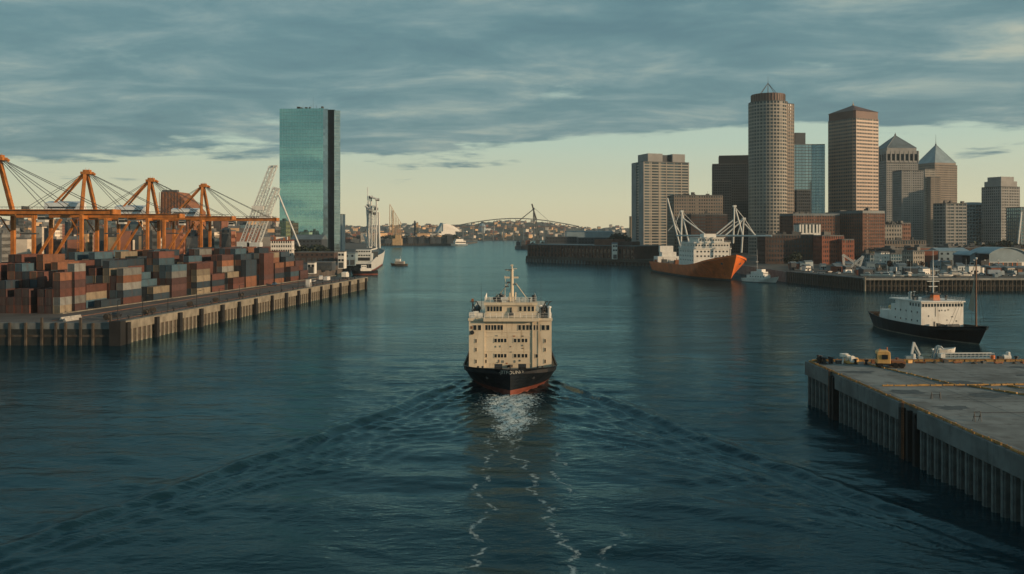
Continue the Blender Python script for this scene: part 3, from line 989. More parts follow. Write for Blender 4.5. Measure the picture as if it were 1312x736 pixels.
# ---- brown silo building with a sloping roof, behind the third crane
Yb = 900
sx0, sx1, sx2, sx3 = [(p - 226) * Yb / FPX for p in (203, 206, 224, 249)]
sb = thing('silo_building', 'brown hopper building with a long sloping roof behind the orange cranes', 'industrial building', rootxy(226, Yb, 4.5))
zt = zpx(246, Yb, 4.5); zl = zpx(271, Yb, 4.5)
vs = []
for yy in (0, 34):
    vs += [(sx0, yy, 0), (sx3, yy, 0), (sx3, yy, zl), (sx2 + 2, yy, zt), (sx1, yy, zt)]
MB().add(vs, [(0, 1, 2, 3, 4), (9, 8, 7, 6, 5), (0, 5, 6, 1), (1, 6, 7, 2), (2, 7, 8, 3), (3, 8, 9, 4), (4, 9, 5, 0)]).build('wall', 'rust_steel', sb)
rb = MB()
for k in range(12):
    xx = sx0 + 1 + (sx3 - sx0 - 2) * k / 11
    zz = zt if xx < sx2 + 2 else zt + (zl - zt) * (xx - sx2 - 2) / (sx3 - sx2 - 2)
    rb.box(xx - .25, xx + .25, -.4, 0, 0, zz - .5)
rb.build('rib', 'brick', sb)
MB().box(sx1, sx2 + 1, 3, 9, zt, zt + 2).tube((sx1 + 4, 5, zt), (sx1 + 4, 5, zt + 5), .2).build('roof_plant', 'dark_steel', sb)

# ---- white terminal building with ribbon windows
Yw = 780
wb = thing('terminal_office', 'cream white many windowed terminal office with a red roof deck by the glass tower', 'office', rootxy(355, Yw, GZ), rad(8))
wh = zpx(309, Yw, GZ); ww = 27.5
tower('', '', None, 0, rect(ww, 18), wh, 5, 'white_paint', 'window_dark', span=.5, pil=2.0, pilw=.7, root=wb, roofm='red_brick', parapet=1.0)
MB().box(-ww / 2 - 1.2, ww / 2 + 1.2, -10.2, 10.2, wh * .6 - .25, wh * .6).build('balcony', 'white_paint', wb)
MB().box(-8, 9, -5, 5, wh + 1, wh + 3.6).build('penthouse', 'white_paint', wb)
for k in range(6):
    MB().box(-10 + k * 4, -8.4 + k * 4, -7, -5.2, wh + 1, wh + 2 + (k % 3)).build('roof_plant', 'rust_steel', wb)

# ---- white luffing quay cranes left of the glass tower
def lattice(m_, a, b, w_, n, r=.16, r2=.09):
    a, b = Vector(a), Vector(b)
    t_ = (b - a).normalized(); s_ = t_.cross(Vector((0, 1, 0))).normalized() * w_ / 2; u_ = Vector((0, w_ / 2, 0))
    cs = [s_ + u_, s_ - u_, -s_ - u_, -s_ + u_]
    for c_ in cs:
        m_.tube(a + c_, b + c_, r, n=5)
    for k in range(n):
        p0, p1 = a + (b - a) * (k / n), a + (b - a) * ((k + 1) / n)
        for i in range(4):
            m_.tube(p0 + cs[i], p1 + cs[(i + 1) % 4], r2, n=4)
            m_.tube(p0 + cs[i], p0 + cs[(i + 1) % 4], r2, n=4)


Yc = 640
def white_crane(label, feet, heads, tie=None, grp='white luffing cranes beside the glass tower', cabz=None):
    base = at(*feet[0], Yc)
    t = thing('luffing_crane', label, 'crane', (base.x, Yc, GZ), 0, grp)
    for (fx, fy), (hx, hy), w_ in zip(feet, heads, (2.2, 2.2)):
        a, b_ = inv(t, at(fx, fy, Yc)), inv(t, at(hx, hy, Yc))
        m_ = MB(); lattice(m_, a, b_, w_, 16, .24, .12)
        m_.build('boom', 'white_steel', t)
    h0, h1 = inv(t, at(*heads[0], Yc)), inv(t, at(*heads[1], Yc))
    MB().bar(h0 + Vector((-1, 0, 0)), h1 + Vector((1.5, 0, 0)), 1.2, 1.6).build('boom_head', 'white_steel', t)
    f0, f1 = inv(t, at(*feet[0], Yc)), inv(t, at(*feet[1], Yc))
    fb = MB().box(f0.x - 2, f1.x + 2, -4, 4, 3.0, max(f0.z, 4.5) + 1.2)
    for xx in (f0.x - 1.2, f1.x + 1.2):
        for yy in (-3.2, 3.2):
            fb.box(xx - .6, xx + .6, yy - .6, yy + .6, 0, 3.0)
    fb.build('portal', 'white_steel', t)
    mid = f0.lerp(h0, .45)
    MB().box(mid.x - 1.5, mid.x + 7, -2, 2, mid.z - 1, mid.z + 2.2).build('machine_house', 'white_paint', t)
    if tie:
        MB().tube(inv(t, at(*tie[0], Yc)), inv(t, at(*tie[1], Yc)), .75, .6).build('back_stay', 'white_steel', t)
    return t


white_crane('pale lattice crane with its twin booms raised highest, left of the glass tower', [(309, 312), (318, 313)], [(347, 214), (353, 213)])
white_crane('shorter pale lattice crane with a thick white stay crossing the glass tower foot', [(322, 313), (331, 313)], [(352, 241), (356, 243)], tie=((357, 250), (384, 316)))

# ---- sheds and small works on the back of the terminal
def shed(label, px0, px1, ytop, Y, dp, wall, roof='flat_roof', z0=GZ, rz=0.0, gable=0.0, doors=3, name='warehouse', cat='warehouse', group=None, doorm='dark_steel', win=True):
    wd = (px1 - px0) * Y / FPX
    t = thing(name, label, cat, rootxy((px0 + px1) / 2, Y, z0), rz, group)
    h_ = zpx(ytop, Y, z0)
    MB().box(-wd / 2, wd / 2, 0, dp, -.5, h_).build('wall', wall, t)
    if gable:
        g_ = MB()
        g_.add([(-wd / 2 - .4, -.4, h_), (wd / 2 + .4, -.4, h_), (wd / 2 + .4, dp + .4, h_), (-wd / 2 - .4, dp + .4, h_), (-wd / 2 - .4, dp / 2, h_ + gable), (wd / 2 + .4, dp / 2, h_ + gable)],
               [(0, 1, 5, 4), (2, 3, 4, 5), (1, 2, 5), (3, 0, 4), (3, 2, 1, 0)])
        g_.build('roof', roof, t)
    else:
        MB().box(-wd / 2 - .25, wd / 2 + .25, -.25, dp + .25, h_, h_ + .6).build('roof', roof, t)
    for k in range(doors):
        xx = -wd / 2 + wd * (k + .5) / doors
        MB().box(xx - 1.7, xx + 1.7, -.12, 0, 0, min(4, h_ * .6)).build('door', doorm, t)
    if win and h_ > 5:
        n_ = max(2, int(wd / 4))
        wmesh = MB().box(-.8, .8, -.1, 0, -.8, .8).mesh('window', MATS['window_dark'])
        for zz in ([h_ - 1.9] if h_ < 10 else [h_ - 2, h_ - 6]):
            for k in range(n_):
                place('window', wmesh, t, (-wd / 2 + wd * (k + .5) / n_, 0, zz))
    return t


shed('long low brick shed behind the white crane stay, beneath the glass tower', 378, 428, 324, 760, 22, 'dark_brick', doors=7)
shed('dark flat roofed shed at the foot of the glass tower', 372, 412, 307, 930, 30, 'dark_stone', 'slate_roof', z0=4.5, gable=5, doors=5)
shed('small white kiosk at the end of the red container wall', 394, 403, 337, 560, 6, 'white_paint', doors=1)
shed('tall white box shed beside the moored grey ship', 433, 441, 323, 640, 9, 'white_paint', doors=1)
shed('blue grey metal shed behind the tall white box shed', 441, 455, 325, 700, 20, 'blue_grey_metal', 'slate_roof', doors=2)
shed('low grey shed on the apron behind the white kiosk', 403, 425, 337, 610, 14, 'dark_stone', doors=3)
shed('grey blue building with many windows right behind the dark slot tower', 429, 438, 275, 1180, 24, 'blue_grey_metal', z0=4.5, doors=1)

# ------------------------------------------------------------------ vehicles (parts: body, cabin, wheels)
def car(name, label, loc, rz, paint, kind='car', group=None):
    t = thing(name, label, 'van' if kind == 'van' else ('truck' if kind == 'truck' else 'car'), loc, rz, group)
    if kind == 'car':
        bd = MB().frustum(rect(4.3, 1.75), .35, rect(4.2, 1.68), .95)
        bd.build('body', paint, t)
        MB().frustum([(p[0] - .2, p[1]) for p in rect(2.6, 1.55)], .95, [(p[0] - .3, p[1]) for p in rect(1.7, 1.3)], 1.45).build('cabin', 'window_dark', t)
        MB().box(-1.1, .55, -.62, .62, 1.45, 1.5).build('roof', paint, t)
        wx = (-1.35, 1.35); r_ = .34
    elif kind == 'van':
        MB().frustum(rect(5.2, 2.0), .4, rect(5.1, 1.9), 2.3).build('body', paint, t)
        MB().box(1.2, 2.63, -.96, .96, 1.35, 2.0).build('windscreen', 'window_dark', t)
        wx = (-1.6, 1.7); r_ = .38
    else:
        MB().box(-4.2, 2.2, -1.25, 1.25, 1.0, 3.6).build('cargo_box', paint, t)
        cb = MB().box(2.5, 4.3, -1.2, 1.2, .6, 2.8).build('cab', 'white_paint', t)
        MB().box(3.4, 4.36, -1.05, 1.05, 1.7, 2.5).build('windscreen', 'window_dark', cb)
        wx = (-3.2, -2.0, 3.3); r_ = .5
    for xx in wx:
        for yy in (-.82, .82):
            place('wheel', MB().tube((0, -.12, r_), (0, .12, r_), r_, n=12).mesh('wheel', MATS['tyre']), t, (xx, yy, 0))
    return t


for k_, (nm, c_) in enumerate((('white', (.6, .6, .58)), ('silver', (.33, .35, .36)), ('red', (.32, .05, .035)), ('blue', (.05, .10, .18)), ('black', (.02, .02, .024)), ('yellow', (.55, .34, .06)))):
    mat('car ' + nm, c_, 0.35, var=0.05, spec=.5)
car('van', 'white van parked at the far end of the container apron', qpt(218, 11, GZ), qa, 'car white', 'van')
car('van', 'white van standing just inland of the other white van', qpt(226, 17, GZ), qa + .3, 'car white', 'van')
car('truck', 'white box truck on the apron beside the grey moored ship', qpt(244, 9, GZ), qa + .1, 'white_paint', 'truck')
car('parked_car', 'silver car on the container apron near its far end', qpt(205, 14, GZ), qa, 'car silver')
car('parked_car', 'blue car parked by the container stacks', qpt(178, 24, GZ), qa + .2, 'car blue')
car('parked_car', 'black car on the near apron by the quay corner', qpt(16, 10, GZ), qa + .1, 'car black')
ks = thing('pale_hut', 'narrow pale hut standing on the quay edge halfway along', 'hut', qpt(168, 3.4), qa)
MB().box(-1.1, 1.1, -1.0, 1.0, 0, 3.6).build('wall', 'white_paint', ks); MB().box(-1.3, 1.3, -1.2, 1.2, 3.6, 3.8).build('roof', 'flat_roof', ks); MB().box(-.5, .5, -1.06, -1, 0, 2.1).build('door', 'dark_steel', ks)
mat('worn_white', (.33, .32, .29), .7, var=.2, scale=1.0, dirt=.5)
for i, (s_, t_, l_) in enumerate(((12, 20, 'long low white barrier on the near apron in front of the maroon containers'), (6, 17, 'short white barrier near the timber quay front'))):
    br = thing('traffic_barrier', l_, 'barrier', qpt(s_, t_), qa + rad(85), 'white barriers on the near apron')
    for k in range(3 if i == 0 else 2):
        place('segment', MB().prism([(-.45, -1.4), (.45, -1.4), (.45, 1.4), (-.45, 1.4)], 0, .3).frustum([(-.3, -1.4), (.3, -1.4), (.3, 1.4), (-.3, 1.4)], .3, [(-.12, -1.4), (.12, -1.4), (.12, 1.4), (-.12, 1.4)], 0.9).mesh('segment', MATS['worn_white']), br, (0, k * 2.85, 0))
for i in range(6):
    o = place('cable_drum', MB().tube((-.6, 0, .9), (.6, 0, .9), .55, n=12).tube((-.75, 0, .9), (-.6, 0, .9), .9, n=14).tube((.6, 0, .9), (.75, 0, .9), .9, n=14).mesh('cable_drum', MATS['dark_timber']),
              None, qpt([8, 24, 31, 55, 74, 100][i], [8, 5, 6.5, 6, 5.5, 7][i]), R.uniform(0, 3))
    tag(o, 'dark cable drum on the container apron, %s from the quay corner' % ORD[i], 'cable drum', 'cable drums on the container apron')

# ------------------------------------------------------------------ the right-hand skyline
def block(label, pxc, ytop, Y, W, D, rz, nf, wall, gl='tower_glass', span=.45, pil=3.2, pilw=.8, gear=4, z0=6.5, name='office_building', cat='building', roofm='flat_roof', par=1.0, inset=.35, pilout=.06, group=None):
    t = thing(name, label, cat, rootxy(pxc, Y, z0), rad(rz), group)
    h_ = zpx(ytop, Y, z0)
    tower('', '', None, 0, rect(W, D), h_, nf, wall, gl, span=span, pil=pil, pilw=pilw, root=t, roofm=roofm, parapet=par, inset=inset, pilout=pilout)
    if gear:
        roof_gear(t, h_ + par, W, D, int(pxc * 7 + ytop), gear)
    return t, h_


# slab block nearest the harbour mouth
t, h_ = block('pale banded slab tower nearest the harbour mouth with three boxes on its roof', 846, 210, 1000, 56, 30, 18, 33, 'tan_stone', 'tower_glass', span=.42, pil=9.0, pilw=.8, gear=0, name='slab_tower', cat='tower')
for (a, b_) in ((-22, -4), (-3.5, 8), (8.5, 24)):
    MB().box(a, b_, -13.0 + (4 if a == -3.5 else 0), 12, h_ + 1, h_ + (10 if a != -3.5 else 9)).build('penthouse', 'grey_stone' if a != -3.5 else 'dark_stone', t)
MB().box(-28.4, -28.0, -15.2, -3, 0, h_ + .5).box(-28.4, -28, 3, 15.2, 0, h_ + .5).build('end_wall', 'grey_stone', t)
block('low concrete slab block in front of the pale banded tower, behind the orange ship', 890, 252, 860, 48, 24, 6, 19, 'brown_stone', span=.5, pil=2.4, pilw=.9, gear=5, name='slab_block')
block('darker concrete block joined behind the low slab block', 905, 276, 830, 34, 20, 3, 14, 'dark_brick', span=.5, pil=2.2, pilw=.8, gear=3, name='slab_block')
# dark stepped tower
t, h_ = block('dark blue grey office tower with a black cap left of the round tower', 942, 212, 1100, 56, 32, -12, 34, 'dark_stone', 'dark_glass', span=.4, pil=2.6, pilw=.9, gear=0, name='dark_tower', cat='tower')
MB().box(-20, 28, -16, 16, h_ + 1, h_ + 11).build('cap', 'black_steel', t)
t, h_ = block('lower wing stepping down from the dark office tower', 925, 234, 1075, 22, 28, -12, 28, 'dark_stone', 'dark_glass', span=.4, pil=2.6, pilw=.9, gear=0, name='tower_wing')
# round tower
Yr = 1000
rt = thing('round_tower', 'tall cylindrical stone tower with a brown drum and a guyed mast on top', 'tower', rootxy(984, Yr, 6.5), rad(8))
h_ = zpx(133, Yr)
tower('', '', None, 0, ngon(21.5, 36), h_, 44, 'tan_stone', 'tower_glass', span=.42, pil=3.7, pilw=1.0, root=rt, parapet=.8)
wg_ = MB()
wgo = [(14, -15), (26, -11), (26, 12), (14, 15)]
tower('', '', None, 0, wgo, h_ - 2, 44, 'brown_stone', 'tower_glass', span=.42, pil=3, pilw=1.0, root=rt, parapet=.8, bandparts=True)
MB().lathe([(18.5, h_ + .8), (18.5, h_ + 9.6), (17.0, h_ + 9.6), (17.0, h_ + 9.0), (0.5, h_ + 9.0)], n=36).build('drum', 'copper_brown', rt)
dr = MB()
for i in range(36):
    a = 2 * math.pi * i / 36
    dr.obox((18.6 * math.cos(a), 18.6 * math.sin(a), h_ + 5), (.7, .5, 8.2), a)
dr.build('drum_rib', 'brown_stone', rt)
ms = MB().tube((0, 0, h_ + 9), (0, 0, h_ + 24), .55, .3, n=8).tube((0, 0, h_ + 24), (0, 0, h_ + 31), .2, .08, n=6)
for a in range(4):
    an = a * math.pi / 2 + .4
    ms.tube((0, 0, h_ + 23), (13.5 * math.cos(an), 13.5 * math.sin(an), h_ + 9), .28, n=5)
ms.build('guyed_mast', 'dark_steel', rt)
# twin glass
t, h_ = block('dark glass tower half hidden behind the round tower, with a black roof box', 1022, 187, 1150, 26, 26, 6, 36, 'dark_stone', 'blue_glass', span=.16, pil=4, pilw=.25, gear=0, name='glass_office_tower', cat='tower', inset=.12)
MB().box(-7, 7, -8, 8, h_ + 1, h_ + 16).build('roof_box', 'dark_stone', t)
block('pale blue glass tower between the round tower and the bronze pyramid tower', 1045, 187, 1180, 19, 24, -8, 36, 'blue_grey_metal', 'blue_glass', span=.12, pil=4, pilw=.25, gear=0, name='glass_office_tower', cat='tower', inset=.12)
block('black box building wedged at the foot of the dark glass tower', 1026, 245, 1050, 17, 18, 4, 20, 'dark_stone', 'dark_glass', pil=2.5, gear=0)
# bronze tower
Yt = 1150
bt = thing('bronze_tower', 'brown granite tower set cornerwise with a low pyramid roof and gilt tip', 'tower', rootxy(1093, Yt, 6.5), rad(27))
h_ = zpx(155, Yt)
c9 = 23.0
oct_ = [(-c9 + 3, -c9), (c9 - 3, -c9), (c9, -c9 + 3), (c9, c9 - 3), (c9 - 3, c9), (-c9 + 3, c9), (-c9, c9 - 3), (-c9, -c9 + 3)]
tower('', '', None, 0, oct_, h_, 38, 'rose_granite', 'tower_glass', span=.5, pil=2.9, pilw=.55, root=bt, parapet=.6, roofm='copper_brown')
o2 = offset(oct_, .7)
MB().prism(o2, h_ + .6, h_ + 9.5).build('attic', 'copper_brown', bt)
MB().frustum(offset(oct_, -.2), h_ + 9.51, ngon(.8, 8, rad(22.5)), h_ + 20).build('pyramid_roof', 'copper_brown', bt)
MB().lathe([(.9, h_ + 20), (.9, h_ + 21.4), (.3, h_ + 21.8), (.2, h_ + 25)], n=8).build('finial', 'cab_yellow', bt)
# pyramid towers
def pyramid_tower(label, pxc, Y, W, D, rz, y_eave, y_apex, nf, wall, roof, spire=0, arches=True):
    t = thing('pyramid_tower', label, 'tower', rootxy(pxc, Y, 6.5), rad(rz))
    h_ = zpx(y_eave, Y)
    hb = h_ - 17 if arches else h_
    tower('', '', None, 0, rect(W, D), hb, nf, wall, 'tower_glass', span=.5, pil=2.7, pilw=1.0, root=t, parapet=.4)
    if arches:
        MB().prism(rect(W - 1.2, D - 1.2), hb + .4, h_).build('window_band', 'dark_glass', t)
        ar = MB()
        for (L_, rot, off) in ((W, 0, D / 2), (D, math.pi / 2, W / 2), (W, math.pi, D / 2), (D, -math.pi / 2, W / 2)):
            n_ = int(L_ / 6.2)
            for k in range(n_ + 1):
                xx = -L_ / 2 + L_ * k / n_
                ca, sa = math.cos(rot), math.sin(rot)
                ar.obox((xx * ca + off * sa, xx * sa - off * ca, hb + 8.7), (1.9, 1.3, 16.4), rot)
        ar.prism(rect(W + .6, D + .6), h_ - 4.5, h_ - .02).prism(rect(W + .5, D + .5), hb + .41, hb + 3)
        ar.build('crown_arcade', wall, t)
    MB().prism(rect(W - 3, D - 3), h_, h_ + 4).build('attic', wall, t)
    hp = zpx(y_apex, Y)
    MB().frustum(rect(W - 2.4, D - 2.4), h_ + 4.01, rect(.8, .8), hp).build('pyramid_roof', roof, t)
    rb_ = MB()
    for (sx_, sy_) in ((-1, -1), (1, -1), (1, 1), (-1, 1)):
        rb_.bar((sx_ * (W / 2 - 1.2), sy_ * (D / 2 - 1.2), h_ + 4.1), (sx_ * .4, sy_ * .4, hp + .1), .5)
    rb_.build('hip_rib', 'grey_stone', t)
    MB().lathe([(1.2, hp - 1), (1.2, hp + 1.5), (.5, hp + 2.5), (.35, hp + 4), (.08, hp + 4.2 + spire)], n=8).build('finial', 'dark_steel', t)
    return t, hb


t, hb = pyramid_tower('grey stone tower with an arcaded crown and dark pyramid roof beside the bronze tower', 1147, 1270, 46, 40, 4, 195, 174, 38, 'grey_stone', 'slate_roof')
block('tall grey grid wing attached to the right of the arcaded pyramid tower', 1163, 220, 1035, 26, 22, 4, 36, 'grey_stone', span=.5, pil=2.5, pilw=1.0, gear=0, name='tower_wing')
t, hb = pyramid_tower('slender dark tower with a steep glass pyramid and needle spire', 1199, 1520, 49, 44, 20, 213, 186, 36, 'brown_stone', 'blue_grey_metal', spire=14, arches=False)
for i, (px_, yt_, W_) in enumerate(((1178, 222, 16), (1186, 218, 15), (1193, 228, 14))):
    block(['stepped brown stone tower front, left shoulder beside the arcaded tower wing', 'stepped brown stone tower front, tallest middle slab', 'stepped brown stone tower front, lower slab before the needle spire tower'][i], px_, yt_, 1420 - i * 8, W_ * 1.27, 22, 12, 34, 'brown_stone' if i != 1 else 'tan_stone', span=.45, pil=2.4, pilw=.9, gear=0, name='stepped_tower', cat='tower')
block('banded grey office block between the needle spire tower and the white roofed block', 1217, 262, 1000, 26, 22, 10, 16, 'grey_stone', span=.45, pil=5, pilw=.6, gear=4)
t, h_ = block('blue glass fronted block with a pale curved roof ridge', 1246, 264, 1030, 30, 24, 4, 15, 'blue_grey_metal', 'blue_glass', span=.3, pil=4, pilw=.6, gear=0)
MB().frustum(rect(30, 24), h_ + 1.0, rect(12, 8), h_ + 4).build('curved_roof', 'slate_roof', t)
t, h_ = block('grey stone tower with a stepped top at the far right of the skyline', 1282, 241, 1000, 28, 26, 20, 24, 'grey_stone', span=.45, pil=2.5, pilw=.9, gear=0, name='stepped_tower', cat='tower')
MB().box(-12, 12, -11, 11, h_ + 1, h_ + 7).box(-9.5, 9.5, -9, 9, h_ + 7, h_ + 12).build('stepped_top', 'grey_stone', t)
t, h_ = block('dark slanted sided building cut by the picture edge, white strut leaning on it', 1309, 267, 900, 18, 22, 6, 14, 'slate_roof', 'blue_glass', span=.3, pil=3, pilw=.5, gear=0)
MB().bar((-14, -12, 0), (-8.5, -11.5, h_ - 4), 1.3).build('leaning_strut', 'white_steel', t)
block('pale grid fronted office block behind the stepped tower', 1262, 285, 1080, 40, 24, 6, 9, 'grey_stone', span=.4, pil=3, pilw=.8, gear=3)
# brick and stone waterfront blocks
block('brown brick office block with a grey roof slab below the round tower', 1037, 277, 820, 46, 26, 10, 13, 'brick', span=.5, pil=2.6, pilw=1.2, gear=3, name='brick_block', roofm='slate_roof', par=2.0)
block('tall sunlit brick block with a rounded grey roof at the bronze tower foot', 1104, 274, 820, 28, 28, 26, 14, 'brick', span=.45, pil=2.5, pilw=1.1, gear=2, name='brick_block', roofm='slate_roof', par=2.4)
block('dark glass and brick block with shade in its colour, beside the tall sunlit brick block', 1082, 275, 840, 26, 24, 12, 13, 'dark_brick', 'tower_glass', span=.4, pil=2.5, pilw=1.0, gear=2, name='brick_block', roofm='slate_roof', par=2.0)  # darker brick carries the shade of this side in its colour
block('orange red brick warehouse with rows of windows behind the small white boat', 1059, 303, 720, 20, 18, 14, 6, 'red_brick', span=.5, pil=2.1, pilw=1.0, gear=2, name='brick_warehouse')
block('smaller orange brick warehouse right of the big one', 1080, 308, 715, 11, 14, 14, 5, 'red_brick', span=.5, pil=2.1, pilw=1.0, gear=1, name='brick_warehouse')
block('long dark brick warehouse behind the orange ship and the small white boat', 1006, 302, 730, 40, 20, 3, 6, 'dark_brick', span=.5, pil=2.4, pilw=1.1, gear=5, name='brick_warehouse')
block('white flat roofed block with square windows above the dark brick warehouse', 1034, 288, 770, 19, 12, 6, 2, 'white_paint', span=.55, pil=3.2, pilw=1.5, gear=0, name='white_block')
block('tan stone block with a pale roof left of the arcaded tower wing', 1136, 289, 880, 22, 18, 6, 8, 'tan_stone', span=.5, pil=2.6, pilw=1.2, gear=4, name='stone_block')
block('brown block leaning against the tan stone block', 1152, 287, 890, 14, 16, 30, 8, 'brick', span=.5, pil=2.6, pilw=1.2, gear=2, name='stone_block')
block('low dark stone terrace in front of the arcaded tower wing', 1152, 309, 860, 46, 14, 2, 3, 'brown_stone', span=.5, pil=2.6, pilw=1.0, gear=3, name='stone_block')
block('bluish glass front block on the quay behind the pier sheds', 1119, 327, 640, 12, 12, 8, 3, 'blue_grey_metal', 'blue_glass', span=.3, pil=2.2, pilw=.5, gear=1, name='quay_block')
block('narrow white tower house on the quay', 1130, 324, 625, 6.5, 8, 10, 4, 'white_paint', span=.6, pil=2.2, pilw=1.1, gear=0, name='quay_block')
block('pale blue grid office on the quay left of the rust red shed', 1150, 326, 640, 17, 12, 6, 4, 'blue_grey_metal', 'blue_glass', span=.35, pil=1.9, pilw=.5, gear=3, name='quay_block')
block('cream office on the quay touching the rust red shed', 1170, 323, 610, 10, 10, 20, 4, 'tan_stone', span=.5, pil=2.0, pilw=.9, gear=1, name='quay_block')
shed('rust red metal shed on the quay behind the dark hulled vessel mast', 1180, 1202, 322, 640, 14, 'red_brick', 'slate_roof', z0=6.5, doors=2, name='quay_shed', cat='shed', win=False)
shed('long blue roofed shed right of the rust red shed', 1203, 1242, 322, 690, 20, 'blue_grey_metal', 'blue_grey_metal', z0=6.5, gable=2.5, doors=4, name='quay_shed', cat='shed')
shed('low brown shed beneath the autumn trees', 1236, 1262, 318, 760, 14, 'dark_brick', 'flat_roof', z0=6.5, doors=3, name='quay_shed', cat='shed')


def arch_shed(label, px0, px1, yeave, rise, Y, dp, frame=True):
    wd = (px1 - px0) * Y / FPX
    t = thing('arched_shed', label, 'shed', rootxy((px0 + px1) / 2, Y, 6.5), rad(4), 'arched boat sheds on the right quay')
    h_ = zpx(yeave, Y)
    m_ = MB(); n_ = 14
    pr = [(-wd / 2 + wd * i / n_, h_ + rise * math.sin(math.pi * i / n_) ** .8) for i in range(n_ + 1)]
    vs = [(p[0], 0, p[1]) for p in pr] + [(p[0], dp, p[1]) for p in pr] + [(p[0], 0, p[1] - .5) for p in pr] + [(p[0], dp, p[1] - .5) for p in pr]
    k = n_ + 1
    fs = []
    for i in range(n_):
        fs += [(i, i + 1, k + i + 1, k + i), (2 * k + i + 1, 2 * k + i, 3 * k + i, 3 * k + i + 1), (i, 2 * k + i, 2 * k + i + 1, i + 1), (k + i + 1, 3 * k + i + 1, 3 * k + i, k + i)]
    m_.add(vs, fs).build('arched_roof', 'blue_grey_metal', t)
    gw = MB().add([(pr[0][0] + .3, 1.0, h_ * .45), (pr[-1][0] - .3, 1.0, h_ * .45)] + [(p[0] * .985, 1.0, p[1] - .45) for p in pr[::-1]], [tuple(range(n_ + 3))])
    gw.build('gable_wall', 'blue_grey_metal', t)
    MB().box(-wd / 2 + .4, wd / 2 - .4, dp * .5, dp - .3, 0, h_).build('wall', 'dark_stone', t)
    n_ = int(wd / 3.2)
    for i in range(n_ + 1):
        xx = -wd / 2 + .4 + (wd - .8) * i / n_
        place('post', MB().box(-.2, .2, .9, 1.3, 0, h_ * .46).mesh('post', MATS['hull_orange' if frame and i % 3 != 1 else 'white_steel']), t, (xx, 0, 0))
    MB().box(-wd / 2 + .3, wd / 2 - .3, .85, 1.35, h_ * .45, h_ * .45 + .5).build('beam', 'white_steel', t)
    return t


arch_shed('large arched roof boat shed at the right picture edge above red posts', 1267, 1318, 325, 4.2, 600, 26)
arch_shed('smaller arched shed left of the large one', 1243, 1268, 327, 2.6, 615, 22, False)

# ------------------------------------------------------------------ right dock: solid wall then open timber trestle
DA, DB, DC = Vector((176, 568, 0)), Vector((192, 485, 0)), Vector((420, 485, 0))
dw = thing('dark_dock_wall', 'dark sheet piled dock wall behind the small white boat', 'dock wall', (DA.x, DA.y, 0), math.atan2((DB - DA).y, (DB - DA).x))
L_ = (DB - DA).length
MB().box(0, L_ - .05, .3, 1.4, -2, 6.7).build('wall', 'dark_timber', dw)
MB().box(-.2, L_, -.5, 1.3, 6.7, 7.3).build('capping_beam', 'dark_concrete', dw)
pmm = MB().box(-.3, .3, -.35, .3, -2, 6.6).mesh('pile', MATS['dark_timber'])
for i in range(32):
    place('pile', pmm, dw, (.8 + i * (L_ - 1.6) / 31, 0, 0))
td = thing('timber_trestle', 'open timber trestle dock on pale piles behind the dark hulled vessel', 'dock', (DB.x, DB.y, 0), 0)
MB().box(0, 228, -2.4, 1.2, 6.0, 7.0).build('deck_edge', 'concrete', td)
MB().box(.5, 228, 1.4, 2.2, -2, 5.99).build('back_wall', 'near_black', td)
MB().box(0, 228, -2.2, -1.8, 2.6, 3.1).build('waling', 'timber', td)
pmm = [MB().box(-.28, .28, -2.3, -1.7, -2, 6.0).mesh('pile', MATS[m_]) for m_ in ('timber', 'timber', 'dark_timber')]
for i in range(95):
    place('pile', R.choice(pmm), td, (.6 + i * 2.35 + R.uniform(-.2, .2), 0, 0))
place('corner_pile', MB().tube((0, -2.4, -2), (0, -2.4, 7.6), .55, n=10).mesh('corner_pile', MATS['pale_concrete']), td)
rl = MB()
for i in range(56):
    rl.tube((1 + i * 4, -2.1, 7), (1 + i * 4, -2.1, 8.1), .06, n=4)
rl.tube((1, -2.1, 8.1), (222, -2.1, 8.1), .05, n=4)
rl.build('railing', 'dark_steel', td)
sw = thing('stone_sea_wall', 'low dark stone sea wall running behind the orange ship to the brick pier', 'sea wall', (134, 828, 0), math.atan2(780 - 828, 178 - 134))
MB().box(0, 65, -.6, 1.0, -2, 6.9).build('wall', 'dark_concrete', sw)
sw2 = thing('stone_sea_wall', 'low dark sea wall between the orange ship stern and the dark dock', 'sea wall', (178, 780, 0), math.atan2(568 - 780, 176 - 178))
MB().box(0, 212, -.6, 1.0, -2, 6.9).build('wall', 'dark_concrete', sw2)
